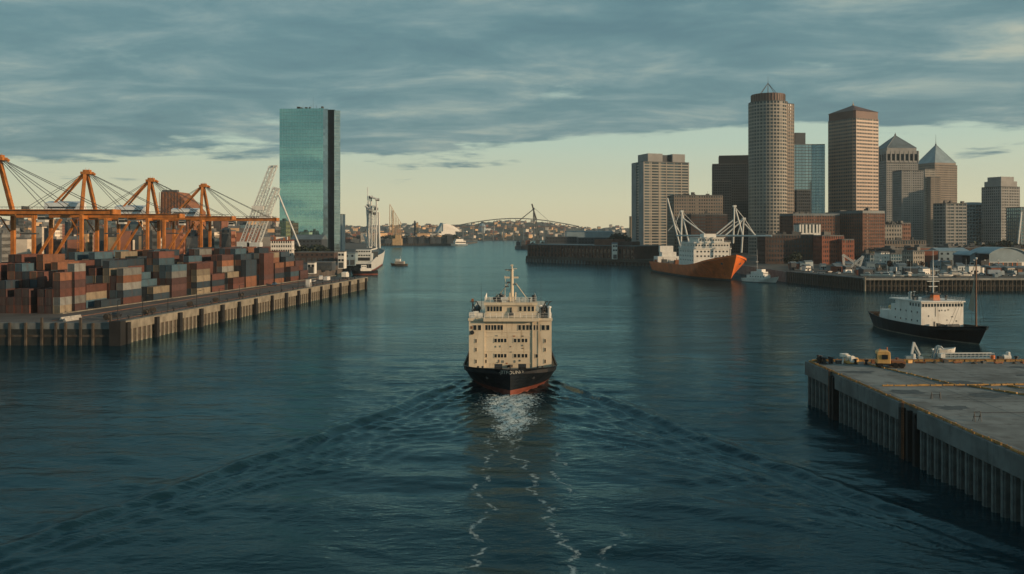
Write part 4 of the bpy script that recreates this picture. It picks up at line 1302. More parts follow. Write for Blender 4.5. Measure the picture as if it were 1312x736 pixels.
# cars and boats on the right quay
vk = [(1040, 560, 'car', 'white'), (1052, 548, 'car', 'silver'), (1063, 560, 'car', 'black'), (1074, 545, 'car', 'white'), (1086, 552, 'van', 'white'), (1097, 560, 'car', 'blue'), (1108, 528, 'car', 'white'),
      (1120, 520, 'car', 'red'), (1128, 545, 'car', 'silver'), (1141, 525, 'van', 'white'), (1158, 530, 'car', 'white'), (1172, 520, 'car', 'silver'), (1188, 540, 'van', 'white'), (1206, 520, 'car', 'white'),
      (1216, 535, 'car', 'black'), (1232, 518, 'car', 'red'), (1258, 530, 'car', 'white'), (1276, 520, 'truck', 'white'), (1296, 515, 'car', 'silver'), (1148, 560, 'truck', 'white')]
nn_ = {}
for i, (px_, Y_, kd, cl) in enumerate(vk):
    key = (kd, cl)
    nn_[key] = nn_.get(key, 0) + 1
    tot = sum(1 for v_ in vk if (v_[2], v_[3]) == key)
    lab = '%s %s on the right quay%s' % (cl, kd, ', %s such from the dock wall corner' % ORD[nn_[key] - 1] if tot > 1 else ' above the timber dock')
    car({'car': 'parked_car', 'van': 'van', 'truck': 'truck'}[kd], lab, rootxy(px_, Y_, 6.5), R.uniform(-.5, .5) + (1.57 if i % 3 == 0 else 0), 'car ' + cl, kd, 'vehicles on the right quay')


def yacht(label, loc, rz, L_=9.0, mast_=0, onland=True):
    t = thing('small_boat', label, 'boat', loc, rz, 'small boats laid up on the right quay')
    st = []
    vs, fs = [], []
    prof = [(-.5, .55), (-.2, .95), (.15, 1.0), (.38, .62), (.5, .04)]
    for (u_, w_) in prof:
        vs += [(u_ * L_, -w_ * L_ * .16, L_ * .16), (u_ * L_ * .95, -w_ * L_ * .09, .25), (u_ * L_ * .95, w_ * L_ * .09, .25), (u_ * L_, w_ * L_ * .16, L_ * .16)]
    for i in range(4):
        for j in range(3):
            a = i * 4 + j
            fs.append((a, a + 1, a + 5, a + 4))
        fs.append((i * 4 + 3, i * 4, i * 4 + 4, i * 4 + 7))
    fs += [(3, 2, 1, 0), (16, 17, 18, 19)]
    MB().add(vs, fs).build('hull', 'white_paint', t)
    cb = MB().frustum([(p[0] - .03 * L_, p[1]) for p in rect(L_ * .4, L_ * .2)], L_ * .16, [(p[0] - .05 * L_, p[1]) for p in rect(L_ * .28, L_ * .16)], L_ * .30).build('cabin', 'white_paint', t)
    MB().frustum([(p[0] - .03 * L_, p[1]) for p in rect(L_ * .39, L_ * .205)], L_ * .20, [(p[0] - .04 * L_, p[1]) for p in rect(L_ * .33, L_ * .185)], L_ * .265).build('window', 'window_dark', cb)
    if mast_:
        MB().tube((.05 * L_, 0, L_ * .2), (.05 * L_, 0, mast_), .09, .05).tube((.05 * L_, 0, L_ * .36), (-.4 * L_, 0, L_ * .36), .07).build('mast', 'white_steel', t)
    return t


bl = [(1112, 505, 8, 0), (1124, 500, 9, 0), (1136, 497, 9, 7), (1166, 505, 8, 9), (1180, 500, 10, 8), (1222, 512, 10, 9), (1237, 505, 8, 10), (1150, 498, 7, 0), (1212, 500, 8, 0)]
for i, (px_, Y_, l_, m__) in enumerate(sorted(bl)):
    yacht('white %s boat laid up on the trestle dock, %s from the dock corner' % ('masted' if m__ else 'motor', ORD[i]), rootxy(px_, Y_, 6.9), R.uniform(-.6, .6) + (3.1 if i % 2 else 0), l_, m__)
wl_ = thing('luffing_derrick', 'white lattice derrick frame lying on the quay before the brick warehouses', 'derrick', rootxy(1082, 575, 6.5))
m_ = MB(); lattice(m_, (0, 0, 1), (-1, 0, 11), .9, 7, .14, .08); m_.build('mast', 'white_steel', wl_)
m_ = MB(); lattice(m_, (-1, 0, 11), (9, 0, 4), .9, 8, .14, .08); m_.build('boom', 'white_steel', wl_)
m_ = MB(); lattice(m_, (9, 0, 1), (12, 0, 10), .9, 7, .14, .08); lattice(m_, (12, 0, 10), (4, 0, 3), .9, 8, .14, .08); m_.build('boom', 'white_steel', wl_)
for i, px_ in enumerate((1095, 1128, 1163, 1203, 1248, 1262, 1279, 1304)):
    t = thing('quay_lamp_post', 'x', 'lamp post')
    h_ = 9.0
    MB().tube((0, 0, 0), (0, 0, h_), .13, .08).build('pole', 'dark_steel', t)
    MB().box(-.5, .5, -.3, .3, h_, h_ + .45).build('lamp_head', 'white_steel', t)
    t.location = rootxy(px_, 520, 6.5); t['label'] = 'grey lamp post with a pale head on the right quay, %s from the dock corner' % ORD[i]; t['group'] = 'lamp posts on the right quay'

# ------------------------------------------------------------------ brick pier shed at the harbour mouth
pr_ = thing('pier_warehouse', 'long dark brick pier warehouse with buttresses at the harbour mouth', 'warehouse', (16, 957, 0), math.atan2(828 - 957, 134 - 16))
L_ = math.hypot(118, 129)
MB().box(0.5, L_ * .86, 1.0, 38, 3.5, 18.5).build('wall', 'dark_brick', pr_)
MB().box(0.2, L_ * .87, .6, 38.4, 18.5, 19.4).build('roof', 'slate_roof', pr_)
bm_ = MB().box(-.5, .5, .3, 1.05, 3.5, 18.4).mesh('buttress', MATS['brick'])
wm_ = MB().box(-1.2, 1.2, .9, 1.02, -2, 2).mesh('window', MATS['window_dark'])
for i in range(31):
    place('buttress', bm_, pr_, (1.2 + i * 4.9, 0, 0))
    if i < 30:
        place('window', wm_, pr_, (3.65 + i * 4.9, 0, 13.5))
        if i % 4 != 2: place('window', wm_, pr_, (3.65 + i * 4.9, 0, 7.4))
MB().box(-.5, L_ + 2, -1.2, 1.5, -2, 3.5).build('quay_base', 'dark_concrete', pr_)
MB().box(L_ * .5, L_ + 1, -5, -.8, 3.0, 4.0).build('landing_stage', 'dark_timber', pr_)
MB().box(L_ * .52, L_ * .66, 8, 26, 19.4, 25).build('roof_house', 'brick', pr_)
MB().box(L_ * .7, L_ * .8, 8, 20, 19.4, 23).build('roof_house', 'dark_brick', pr_)
fe = MB().box(-.4, .4, -1.9, -1.2, -2, 3.6).mesh('fender_pile', MATS['dark_timber'])
for i in range(40):
    place('fender_pile', fe, pr_, (.5 + i * 4.4, 0, 0))
shed('small white gabled house at the shore end of the brick pier', 785, 791, 313, 860, 8, 'white_paint', 'slate_roof', z0=6.5, gable=1.5, doors=1, name='white_house', cat='house')
shed('orange roofed hut beside the pale banded tower foot', 797, 806, 322, 880, 8, 'red_brick', 'hull_orange', z0=6.5, gable=1.6, doors=1, name='quay_hut', cat='hut')
shed('wide grey hangar across the water behind the brick pier', 726, 786, 297.5, 1500, 50, 'blue_grey_metal', 'slate_roof', z0=6.5, gable=2, doors=8, name='hangar', cat='hangar', win=False)
shed('low grey warehouse between the hangar and the brick pier', 700, 740, 304, 1250, 30, 'dark_stone', 'flat_roof', z0=6.5, doors=6, name='dark_warehouse')
shed('second low dark warehouse on the far side of the brick pier', 741, 800, 305, 1180, 30, 'dark_stone', 'slate_roof', z0=6.5, doors=6, name='dark_warehouse')

# ------------------------------------------------------------------ ships
def hull(root, L, B, zbow, zmid, zstern, entry, rake, top_m, boot_m, boot=1.0, p_wl=1.7, p_dk=2.5, bul=1.0, run=0.3, tr=0.7, deck_m='deck_grey', zk=-1.5, flare=1.3, ewl=1.35):
    """bow at -y, waterline z = 0; returns functions deck height and half breadth, and a BVH of the shell"""
    us = [0, .006, .016, .03, .05, .075, .105, .14, .18, .23, .29, .36, .44, .52, .6, .68, .76, .84, .9, .95, .98, 1.0]

    def ztop(u):
        return zmid + (zbow - zmid) * max(0, 1 - u / .45) ** 2 + (zstern - zmid) * max(0, (u - .6) / .4) ** 2

    def hb(u, v, ys):
        e_ = entry * (ewl - (ewl - 1) * v)
        d_ = (u * (L / 2 - ys)) / e_
        e = min(max(d_, 0), 1)
        p = p_wl + (p_dk - p_wl) * v ** flare
        w_ = 1 - (1 - e) ** p
        w_ *= (0.86 + 0.14 * v ** .8) if v < 1 else 1
        if u > 1 - run:
            t_ = (u - 1 + run) / run
            w_ *= 1 - (1 - tr) * t_ ** 2.2 * (1.5 - .5 * v)
        return B / 2 * w_

    rows = [zk, 0.0, boot] + [None] * 6
    P = []
    for k in range(len(rows)):
        line = []
        for u in us:
            zt = ztop(u)
            zz = rows[k] if rows[k] is not None else boot + (zt - boot) * (k - 2) / 6
            v = min(1.0, max(0.0, zz / zt))
            ys = -L / 2 + rake * (1 - v) ** 1.15
            line.append((hb(u, v, ys), ys + u * (L / 2 - ys), zz))
        P.append(line)
    nu = len(us)

    def shell(k0, k1):
        vs, fs = [], []
        for k in range(k0, k1 + 1):
            for s_ in (-1, 1):
                for (h_, yy, zz) in P[k]:
                    vs.append((s_ * h_, yy, zz))
        for k in range(k1 - k0):
            for si in (0, 1):
                for i in range(nu - 1):
                    a = (k * 2 + si) * nu + i
                    f = (a, a + 1, a + 2 * nu + 1, a + 2 * nu)
                    fs.append(f if si == 1 else f[::-1])
            a, b_ = (k * 2) * nu + nu - 1, (k * 2 + 1) * nu + nu - 1
            fs.append((b_, a, a + 2 * nu, b_ + 2 * nu))
        return vs, fs

    vs, fs = shell(2, len(rows) - 1)
    bvh = BVHTree.FromPolygons([Vector(p) for p in vs], fs)
    m_ = MB().add(vs, fs)
    # bulwark cap and inner face
    top = P[-1]
    inn = []
    for (h_, yy, zz) in top:
        inn.append((max(h_ - .22, 0.0), yy + .2 if yy < 0 else yy - .2, zz))
    iv, jf = [], []
    for s_ in (-1, 1):
        o_ = len(iv)
        for (a, b_) in zip(top, inn):
            iv += [(s_ * a[0], a[1], a[2]), (s_ * b_[0], b_[1], b_[2]), (s_ * b_[0], b_[1], b_[2] - bul)]
        for i in range(nu - 1):
            for j in (0, 1):
                a = o_ + i * 3 + j
                f = (a, a + 1, a + 4, a + 3)
                jf.append(f if s_ < 0 else f[::-1])
    m_.add(iv, jf)
    ho = m_.build('hull', top_m, root)
    vs, fs = shell(0, 2)
    MB().add(vs, fs).build('boot_stripe', boot_m, root)
    dv, df = [], []
    for i, (h_, yy, zz) in enumerate(inn):
        dv += [(-h_ - .01, yy, zz - bul + .05), (h_ + .01, yy, zz - bul + .05)]
    for i in range(nu - 1):
        df.append((2 * i, 2 * i + 1, 2 * i + 3, 2 * i + 2))
    MB().add(dv, df).build('deck', deck_m, root)
    return ho, bvh, (lambda yy: ztop((yy + L / 2) / L) - bul + .05)


def rail_run(m_, pts, h_=1.05, step=1.6, r=.035):
    for a, b_ in zip(pts, pts[1:]):
        a, b_ = Vector(a), Vector(b_)
        n_ = max(1, int((b_ - a).length / step))
        for i in range(n_ + 1):
            p = a.lerp(b_, i / n_)
            m_.tube(p, p + Vector((0, 0, h_)), r, n=4)
        for zz in (h_, h_ * .6, h_ * .3):
            m_.tube(a + Vector((0, 0, zz)), b_ + Vector((0, 0, zz)), r * .8, n=4)
    return m_


def window_mesh(wd, ht, frame='cream_paint', dep=.07):
    """framed pane on a wall facing -y"""
    m_ = MB()
    f_ = .09
    m_.box(-wd / 2 - f_, wd / 2 + f_, -dep, 0, ht / 2, ht / 2 + f_).box(-wd / 2 - f_, wd / 2 + f_, -dep - .03, 0, -ht / 2 - f_, -ht / 2)
    m_.box(-wd / 2 - f_, -wd / 2, -dep, 0, -ht / 2, ht / 2).box(wd / 2, wd / 2 + f_, -dep, 0, -ht / 2, ht / 2)
    m_.box(-wd / 2, wd / 2, -.03, 0, -ht / 2, ht / 2, 1)
    return m_.mesh('window', [frame, 'window_dark'])


# ---- the cream ship in the middle
LS = 80.0
sh = thing('coaster_ship', 'cream and black ship heading towards the viewer in midchannel', 'ship', (-0.35, 173.2 + LS / 2, 0), 0)
ho, bvh, dz = hull(sh, LS, 19.4, 5.2, 4.5, 5.2, 9.5, 0.9, 'navy_hull', 'red_boot', boot=1.0, p_wl=1.9, p_dk=2.9, bul=1.0, tr=.8, ewl=2.3, flare=1.0)
YF = -LS / 2 + 10.7          # front of the house
SC = (173.2 + 10.7) / FPX


def fx(px): return (px - 653.3) * SC
def fz(py): return CAM_H - (py - PHY) * SC


zd, zb, zr = 3.2, fz(411.5), fz(408)
hs = MB()
hs.box(fx(600.3), fx(619), YF, YF + 46, zd, zb)
hs.box(fx(619) + .001, fx(682.5), YF + .18, YF + 46, zd, zb)
hs.box(fx(682.5) + .001, fx(690), YF + .08, YF + 46, zd, zb)
hs.box(fx(690) + .001, fx(706.2), YF, YF + 46, zd, zb)
for xx in (619.6, 682.2, 689.6):
    hs.box(fx(xx) - .14, fx(xx) + .14, YF - .02, YF + .2, zd, zb - .05)
for yy in (426, 431.5, 450.5, 466):
    hs.box(fx(620.5), fx(681.5), YF + .10, YF + .2, fz(yy) - .09, fz(yy) + .09)
hs.build('superstructure', 'cream_paint', sh)
MB().box(fx(619), fx(690), YF - 1.1, YF + 46, zb, zr + .1).box(fx(600.3) - .15, fx(619) - .01, YF - .25, YF + 46, zb + .05, zr).box(fx(690) + .01, fx(706.2) + .15, YF - .25, YF + 46, zb + .05, zr).build('bridge_deck', 'cream_paint', sh)
x0, x1 = fx(621), fx(686.5)
zc = fz(392)
MB().box(x0, x1, YF + 1.2, YF + 16, zr + .1, zc).build('wheelhouse', 'cream_paint', sh)
wr = MB().box(x0 - .3, x1 + .3, YF + .75, YF + 16.4, zc, fz(388.3)).build('wheelhouse_roof', 'cream_paint', sh)
# windows
big = window_mesh(.54, 1.02); bigw = window_mesh(.66, 1.02); mid_ = window_mesh(.52, .74); port = window_mesh(.30, .72)


def win(me, px, py, yy):
    place('window', me, sh, (fx(px), yy, fz(py)))


for px in (607.8, 613.8, 695.3, 701.3): win(bigw, px, 420, YF)
for px in (622.8, 626.6, 629.9, 633.8, 638.3, 642.2): win(big, px, 420, YF + .18)
for px in (665.2, 670.4, 675.3, 679.2): win(big, px, 420, YF + .18)
for px in (684.4, 687.7): win(big, px, 420, YF + .08)
for py in (436.6, 456.2):
    for px in (634.4, 638.8, 642.6, 646.8, 659.4, 664.2, 669.4, 673.6): win(mid_, px, py, YF + .18)
for py in (437, 448.3, 463.3):
    win(port, 609.3, py, YF); win(port, 697.8, py, YF)
for (px, py) in ((622.3, 456), (622, 463.5)): win(port, px, py, YF + .18)
win(mid_, 687, 456.4, YF + .08)
for px in (625, 629.1, 632.8, 636.7, 640.8, 666.3, 672.2, 677.3, 682.2): win(big, px, 396.6, YF + 1.2)
for k in range(9):                                     # windows down both sides of the house
    for zz in (fz(420), fz(437), fz(456)):
        for sx_ in (-1, 1):
            xx = fx(600.3) if sx_ < 0 else fx(706.2)
            place('window', mid_, sh, (xx, YF + 4 + k * 4.6, zz), sx_ * math.pi / 2)
# dark fittings, vents and marks on the front
ft = MB()
for (px, py, a, b_) in ((634.8, 444.5, .22, .5), (640.6, 444.2, .16, .55), (654, 444.5, .22, .3), (669, 443, .3, .45), (669.4, 446.6, .4, .2), (654.4, 451.4, .34, .3), (636, 430.6, .6, .3), (658, 431, .7, .3), (669, 431, .6, .25),
                        (639, 463, .22, .9), (644, 463.6, .5, .7), (648.6, 466, .5, .35), (659.3, 463.5, .3, .7), (667.6, 467.4, .5, .25), (665.7, 462.4, .3, .5), (637, 465, .3, .3)):
    MB().box(fx(px) - a * .38, fx(px) + a * .38, YF + .08, YF + .2, fz(py) - b_ * .36, fz(py) + b_ * .36).build('wall_fitting', R.choice(['dark_steel', 'rust_steel', 'deck_grey']), sh)
ft = MB().tube((fx(604.5), YF - .3, fz(426.3)), (fx(604.5), YF, fz(426.3)), .42, n=14)
ft.build('ship_bell', 'black_steel', sh)
MB().box(fx(602.4), fx(605.6), YF - .06, YF, fz(421.6), fz(418.2)).build('rust_patch', 'rust_steel', sh)
sig = MB().lathe([(.18, 0), (.3, .2), (.18, .6)], c=(fx(654.5), YF + .95, fz(402.5)), n=10).box(fx(651.8), fx(657.4), YF + .75, YF + 1.19, fz(404) - .2, fz(402.4))
sig.tube((fx(654.5), YF + 1, fz(402)), (fx(654.5), YF + 1, fz(394.5)), .16)
sig.build('searchlight', 'black_steel', sh)
# rails, lockers, rafts on the bridge deck and the wheelhouse roof
rl = MB()
rail_run(rl, [(fx(620), YF - 1.0, zr + .1), (fx(689), YF - 1.0, zr + .1)], 1.05, 1.2, .05)
rail_run(rl, [(fx(600.6), YF + 20, zr), (fx(600.6), YF - .15, zr), (fx(618), YF - .15, zr)])
rail_run(rl, [(fx(691), YF - .15, zr), (fx(706), YF - .15, zr), (fx(706), YF + 20, zr)])
rail_run(rl, [(x0 - .1, YF + 16, fz(388.3)), (x0 - .1, YF + .9, fz(388.3)), (x1 + .1, YF + .9, fz(388.3)), (x1 + .1, YF + 16, fz(388.3))], 1.0, 1.2)
rl.build('railing', 'white_paint', sh)
wq = random.Random(4)
for k in range(26):
    wing = k < 14
    if wing:
        sx_ = -1 if k % 2 else 1
        px_ = wq.uniform(603, 617) if sx_ < 0 else wq.uniform(692, 704)
        zz, yy = zr, YF + wq.uniform(.5, 6)
    else:
        px_, zz, yy = wq.uniform(624, 684), fz(388.3), YF + wq.uniform(1.4, 5)
    b_ = MB()
    ty = k % 4
    hh_ = wq.uniform(.7, 1.7) * (1.5 if wing else .8)
    if ty == 0:
        b_.lathe([(.3, 0), (.34, .3), (.28, hh_), (.45, hh_ + .1), (.42, hh_ + .4), (.1, hh_ + .5)], c=(fx(px_), yy, zz), n=9); nm = 'ventilator'
    elif ty == 1:
        b_.box(fx(px_) - .5, fx(px_) + .5, yy - .4, yy + .4, zz, zz + hh_ * .6); b_.box(fx(px_) - .55, fx(px_) + .55, yy - .45, yy + .45, zz + hh_ * .6, zz + hh_ * .66); nm = 'deck_locker'
    elif ty == 2:
        b_.tube((fx(px_) - .7, yy, zz + .7), (fx(px_) + .7, yy, zz + .7), .36, n=10); b_.box(fx(px_) - .5, fx(px_) + .5, yy - .3, yy + .3, zz, zz + .4); nm = 'life_raft'
    else:
        b_.tube((fx(px_), yy, zz), (fx(px_), yy, zz + hh_ * 1.3), .09, n=6); b_.box(fx(px_) - .25, fx(px_) + .25, yy - .2, yy + .2, zz + hh_ * 1.2, zz + hh_ * 1.5); nm = 'signal_lamp'
    b_.build(nm, wq.choice(['dark_steel', 'black_steel', 'white_paint', 'rust_steel']), sh)
for sx_, pa, pb in ((-1, 604, 616), (1, 693, 704)):    # davits over the wings
    dv = MB()
    for px_ in (pa + 3, pb - 3):
        dv.path([(fx(px_), YF + 3, zr), (fx(px_), YF + 2.6, zr + 2.0), (fx(px_) + sx_ * .5, YF + 2.4, zr + 3.2), (fx(px_) + sx_ * 1.0, YF + 2.4, zr + 3.3)], .12)
    dv.tube((fx(pa + 3), YF + 2.6, zr + 2), (fx(pb - 3), YF + 2.6, zr + 2), .08)
    dv.build('davit', 'dark_steel', sh)
    lb = MB().lathe([(.05, 0), (.5, .5), (.72, 1.5), (.72, 3.5), (.5, 4.6), (.05, 5.2)], n=10).build('lifeboat', 'hull_orange' if False else 'dark_steel', sh)
    lb.rotation_euler = (rad(-90), 0, 0); lb.location = (fx((pa + pb) / 2), YF + 3.5, zr + 1.5)
# mast
mx = fx(655.4); my = YF + 5
zt_ = fz(388.3)
SM = (173.2 + 15.7) / FPX
def mz(py): return CAM_H - (py - PHY) * SM
ms = MB().tube((mx, my, zt_), (mx, my, mz(345)), .40, .30, n=10).tube((mx, my, mz(345)), (mx, my, mz(339)), .18, .12)
ms.box(mx - .3, mx + .3, my - .3, my + .3, mz(341), mz(339.4))
ms.build('mast', 'cream_paint', sh)
ya = MB().bar((mx - 1.6, my, mz(355.8)), (mx + 1.4, my, mz(355.8)), .32, .36).bar((mx - 1.2, my, mz(346.5)), (mx + .5, my, mz(346.5)), .14)
ya.tube((mx - 1.5, my, mz(356)), (mx - 1.5, my, mz(353.8)), .12).box(mx + .1, mx + 1.1, my - .15, my + .15, mz(344.9), mz(344.2))
ya.build('yardarm', 'cream_paint', sh)
ra = MB().box(mx - 1.5, mx + .0, my - 1.0, my - .7, mz(346.2), mz(345.2)).tube((mx - .6, my - .8, mz(348)), (mx - .6, my - .8, mz(346)), .12)
ra.box(mx - 1.5, mx - .7, my - .5, my + .3, mz(368), mz(366.4)).box(mx - 1.1, mx - .4, my - .4, my + .2, mz(363), mz(361))
ra.box(mx + .4, mx + 1.0, my - .4, my + .2, mz(365), mz(363.5))
ra.build('radar_scanner', 'dark_steel', sh)
stl = MB()
for (px_, py_) in ((634, 386), (676, 386)):
    stl.tube((mx + (-.8 if px_ < 650 else .8), my, mz(363)), (fx(px_), my + .5, zt_ + .3), .09, n=5)
stl.tube((mx - 1.4, my, mz(356)), (fx(646), my, zt_), .05, n=4)
stl.build('stay', 'cream_paint', sh)
bs = MB().tube((fx(652.5), my - 2, zt_), (fx(652.5), my - 2, zt_ + 1.9), .16).tube((fx(659.6), my - 2, zt_), (fx(660), my - 2, zt_ + 2.0), .18).tube((fx(632), my - 1, zt_ + .3), (fx(636.5), my - 1, zt_ + 1.5), .2)
bs.box(fx(650), fx(660), my - 1.2, my + 1.2, zt_, zt_ + .9)
bs.build('mast_house', 'cream_paint', sh)
for px_, top_ in ((615.3, 363), (693.6, 356), (624, 372), (685.5, 373)):
    MB().tube((fx(px_), my, zr), (fx(px_), my, mz(top_)), .05, .02, n=5).build('whip_antenna', 'black_steel', sh)
# foredeck gear
fd = MB()
zf = dz(-LS / 2 + 5)
for xx in (-2.4, 2.4):
    fd.tube((xx - .8, -LS / 2 + 6.0, zf + .8), (xx + .8, -LS / 2 + 6.0, zf + .8), .55, n=12)
    fd.box(xx - .3, xx + .3, -LS / 2 + 5.5, -LS / 2 + 6.5, zf, zf + .6)
for xx in (-6.5, -5.6, 5.6, 6.5):
    fd.tube((xx, -LS / 2 + 6.0, zf), (xx, -LS / 2 + 6.0, zf + .9), .22, n=8)
fd.tube((0, -LS / 2 + 3, zf), (0, -LS / 2 + 3, zf + 1.6), .14)
fd.build('windlass', 'black_steel', sh)
bx_ = MB()
for (pa, pb) in ((604.8, 612.5), (613.2, 618), (689, 695), (696, 701)):
    bx_.box(fx(pa), fx(pb), YF - 2.4, YF - .6, zf - .3, fz(470.6))
bx_.build('deck_locker', 'white_paint', sh)
MB().box(fx(649), fx(656), YF - .5, YF + .3, fz(470.5), fz(468.4)).tube((fx(653.5), YF - .3, fz(470)), (fx(653.5), YF - .3, fz(467.6)), .5, n=10).build('windlass_motor', 'black_steel', sh)
# hawse pipes
an_ = MB()
for sx_ in (-1, 1):
    hit = bvh.ray_cast(Vector((sx_ * 4.6, -LS, 3.0)), Vector((0, 1, 0)))[0]
    an_.tube(hit + Vector((0, -.12, 0)), hit + Vector((0, .3, 0)), .3, n=10)
an_.build('hawse_pipe', 'dark_steel', sh)


def lettering(root, text, size, bvh_, xc, zc, m_, lift=.05, name='name_lettering', sx=1.0):
    cu = bpy.data.curves.new('lettering', 'FONT')
    cu.body = text; cu.size = size; cu.align_x = 'CENTER'; cu.resolution_u = 2
    o = bpy.data.objects.new('lettering', cu); COL.objects.link(o)
    bpy.context.view_layer.update()
    me = bpy.data.meshes.new_from_object(o.evaluated_get(bpy.context.evaluated_depsgraph_get()))
    bpy.data.objects.remove(o)
    bmx = bmesh.new(); bmx.from_mesh(me)
    bmesh.ops.subdivide_edges(bmx, edges=[e for e in bmx.edges if e.calc_length() > .25], cuts=2)
    for v in bmx.verts:
        X, Z = xc + v.co.x * sx, zc + v.co.y
        yy = 0.0
        if bvh_:
            hit = bvh_.ray_cast(Vector((X, -200, Z)), Vector((0, 1, 0)))[0]
            yy = (hit.y if hit else 0) - lift
        v.co = (X, yy, Z)
    bmx.to_mesh(me); bmx.free()
    me.materials.clear(); me.materials.append(MATS[m_])
    return place(name, me, root)


mat('letter_white', (0.42, 0.42, 0.38), 0.7, var=0.3, scale=2.0, dirt=.6, dcol=(.05, .05, .05), streak=False)
lettering(sh, '-JITFOUND', 0.98, bvh, 0.2, 4.25, 'letter_white')

# ---- orange ship on the right
Bow = Vector((145.0, 577, 0)); hd = rad(6.7)
fw = Vector((math.sin(hd), -math.cos(hd), 0))
LO = 165.0
og = thing('cargo_ship', 'orange hulled cargo ship with white superstructure and derricks moored at right', 'ship', Bow - fw * (LO / 2 - 3), hd)
ho, bvo, dzo = hull(og, LO, 31.0, 17.6, 8.6, 8.0, 30, 11, 'hull_orange', 'dark_steel', boot=1.2, p_wl=1.6, p_dk=2.5, bul=1.3, tr=.8, ewl=1.8)
# raised forecastle side comes from the sheer; the bridge stands just behind it
def ol(px, py, Y): return inv(og, at(px, py, Y))
yb = -LO / 2 + 46
MB().box(-13.4, 13.4, yb, yb + 34, 8, 20.4).build('superstructure', 'white_paint', og)
MB().box(-13.9, 13.9, yb - .6, yb + 34.5, 20.4, 21.0).box(-12.9, 12.9, yb + .6, yb + 30, 21.0, 24.4).build('upper_deckhouse', 'white_paint', og)
MB().box(-13.4, 13.4, yb, yb + 30.5, 24.4, 25.0).box(-9.5, 9.5, yb + 3, yb + 22, 25, 28).box(-10.3, 10.3, yb + 2.4, yb + 22.6, 28, 28.5).box(-4, 5, yb + 6, yb + 14, 28.5, 31).build('wheelhouse', 'white_paint', og)
wo_ = window_mesh(1.25, 1.1, 'white_paint', .08)
for zz, n_, wd in ((22.9, 12, 24.5), (18.6, 9, 24), (15.4, 9, 24), (26.6, 9, 17)):
    for k in range(n_):
        xx = -wd / 2 + wd * (k + .5) / n_
        yy = {22.9: yb + .6, 26.6: yb + 3}.get(zz, yb)
        place('window', wo_, og, (xx, yy, zz))
for zz in (22.9, 18.6, 15.4, 12.4):
    for k in range(8):
        place('window', wo_, og, (-12.9 if zz == 22.9 else -13.4, yb + 2.5 + k * (3.3 if zz == 22.9 else 4.0), zz), -math.pi / 2)
rl = MB()
rail_run(rl, [(-13.7, yb + 34, 21), (-13.7, yb - .4, 21), (13.7, yb - .4, 21), (13.7, yb + 34, 21)], 1.1, 3, .06)
rail_run(rl, [(-13.2, yb + 30, 25), (-13.2, yb + .2, 25), (13.2, yb + .2, 25)], 1.1, 3, .06)
rl.build('railing', 'white_steel', og)


def spars(name, segs, Y0, parent, m_='white_steel', r=.5):
    mm_ = MB()
    for s_ in segs:
        (a, b_) = s_[:2]
        Ya = s_[2] if len(s_) > 2 else Y0
        Yb_ = s_[3] if len(s_) > 3 else Ya
        mm_.tube(inv(parent, at(a[0], a[1], Ya)), inv(parent, at(b_[0], b_[1], Yb_)), r * (s_[4] if len(s_) > 4 else 1), n=7)
    return mm_.build(name, m_, parent)


# aft pair of masts with their booms (set out in the ship's own frame, metres)
YA, YF_ = 668, 612
spars('mast', [((855, 254), (873, 322)), ], YA, og, r=.62)
spars('mast', [((873.5, 272), (872, 336)), ((873.5, 272), (884.5, 320))], YA, og, r=.7)
spars('derrick_boom', [((873.8, 279), (904, 301), YA, YA - 4), ((865, 289), (873, 302))], YA, og, r=.55)
spars('derrick_boom', [((866.5, 302.2), (946, 302.2), YA, YA - 30)], YA, og, r=.62)
spars('stay', [((871.5, 270), (865, 289), YA, YA, .5), ((873.6, 271), (901, 300), YA, YA, .4), ((857, 262), (872, 301), YA, YA, .4), ((864, 287), (856, 296), YA, YA, .4)], YA, og, r=.45)
spars('mast', [((940.8, 264.5), (939.5, 312))], YF_, og, r=.6)
spars('mast', [((953, 280), (950, 324)), ((942.5, 269), (952, 303))], YF_, og, r=.6)
spars('derrick_boom', [((930, 302.5), (989, 302.5), YF_, YF_ - 14)], YF_, og, r=.62)
spars('derrick_boom', [((941, 281), (918, 300)), ((953, 281), (929, 302)), ((954, 287), (968, 302))], YF_, og, r=.5)
spars('stay', [((941, 265), (954, 281), YF_, YF_, .7), ((954, 281), (967, 301), YF_, YF_, .7), ((941, 268), (941, 280), YF_, YF_, .8), ((952, 281), (941, 286), YF_, YF_, .7), ((941, 286), (922, 301), YF_, YF_, .7), ((950, 282), (945, 301), YF_, YF_, .7)], YF_, og, r=.45)
hd_ = MB()
for (p, Y_) in (((873.5, 271), YA), ((941, 264.5), YF_), ((953, 280.5), YF_)):
    c_ = inv(og, at(*p, Y_)); hd_.obox(c_, (2.2, 2.2, 1.4))
hd_.build('mast_head', 'white_steel', og)
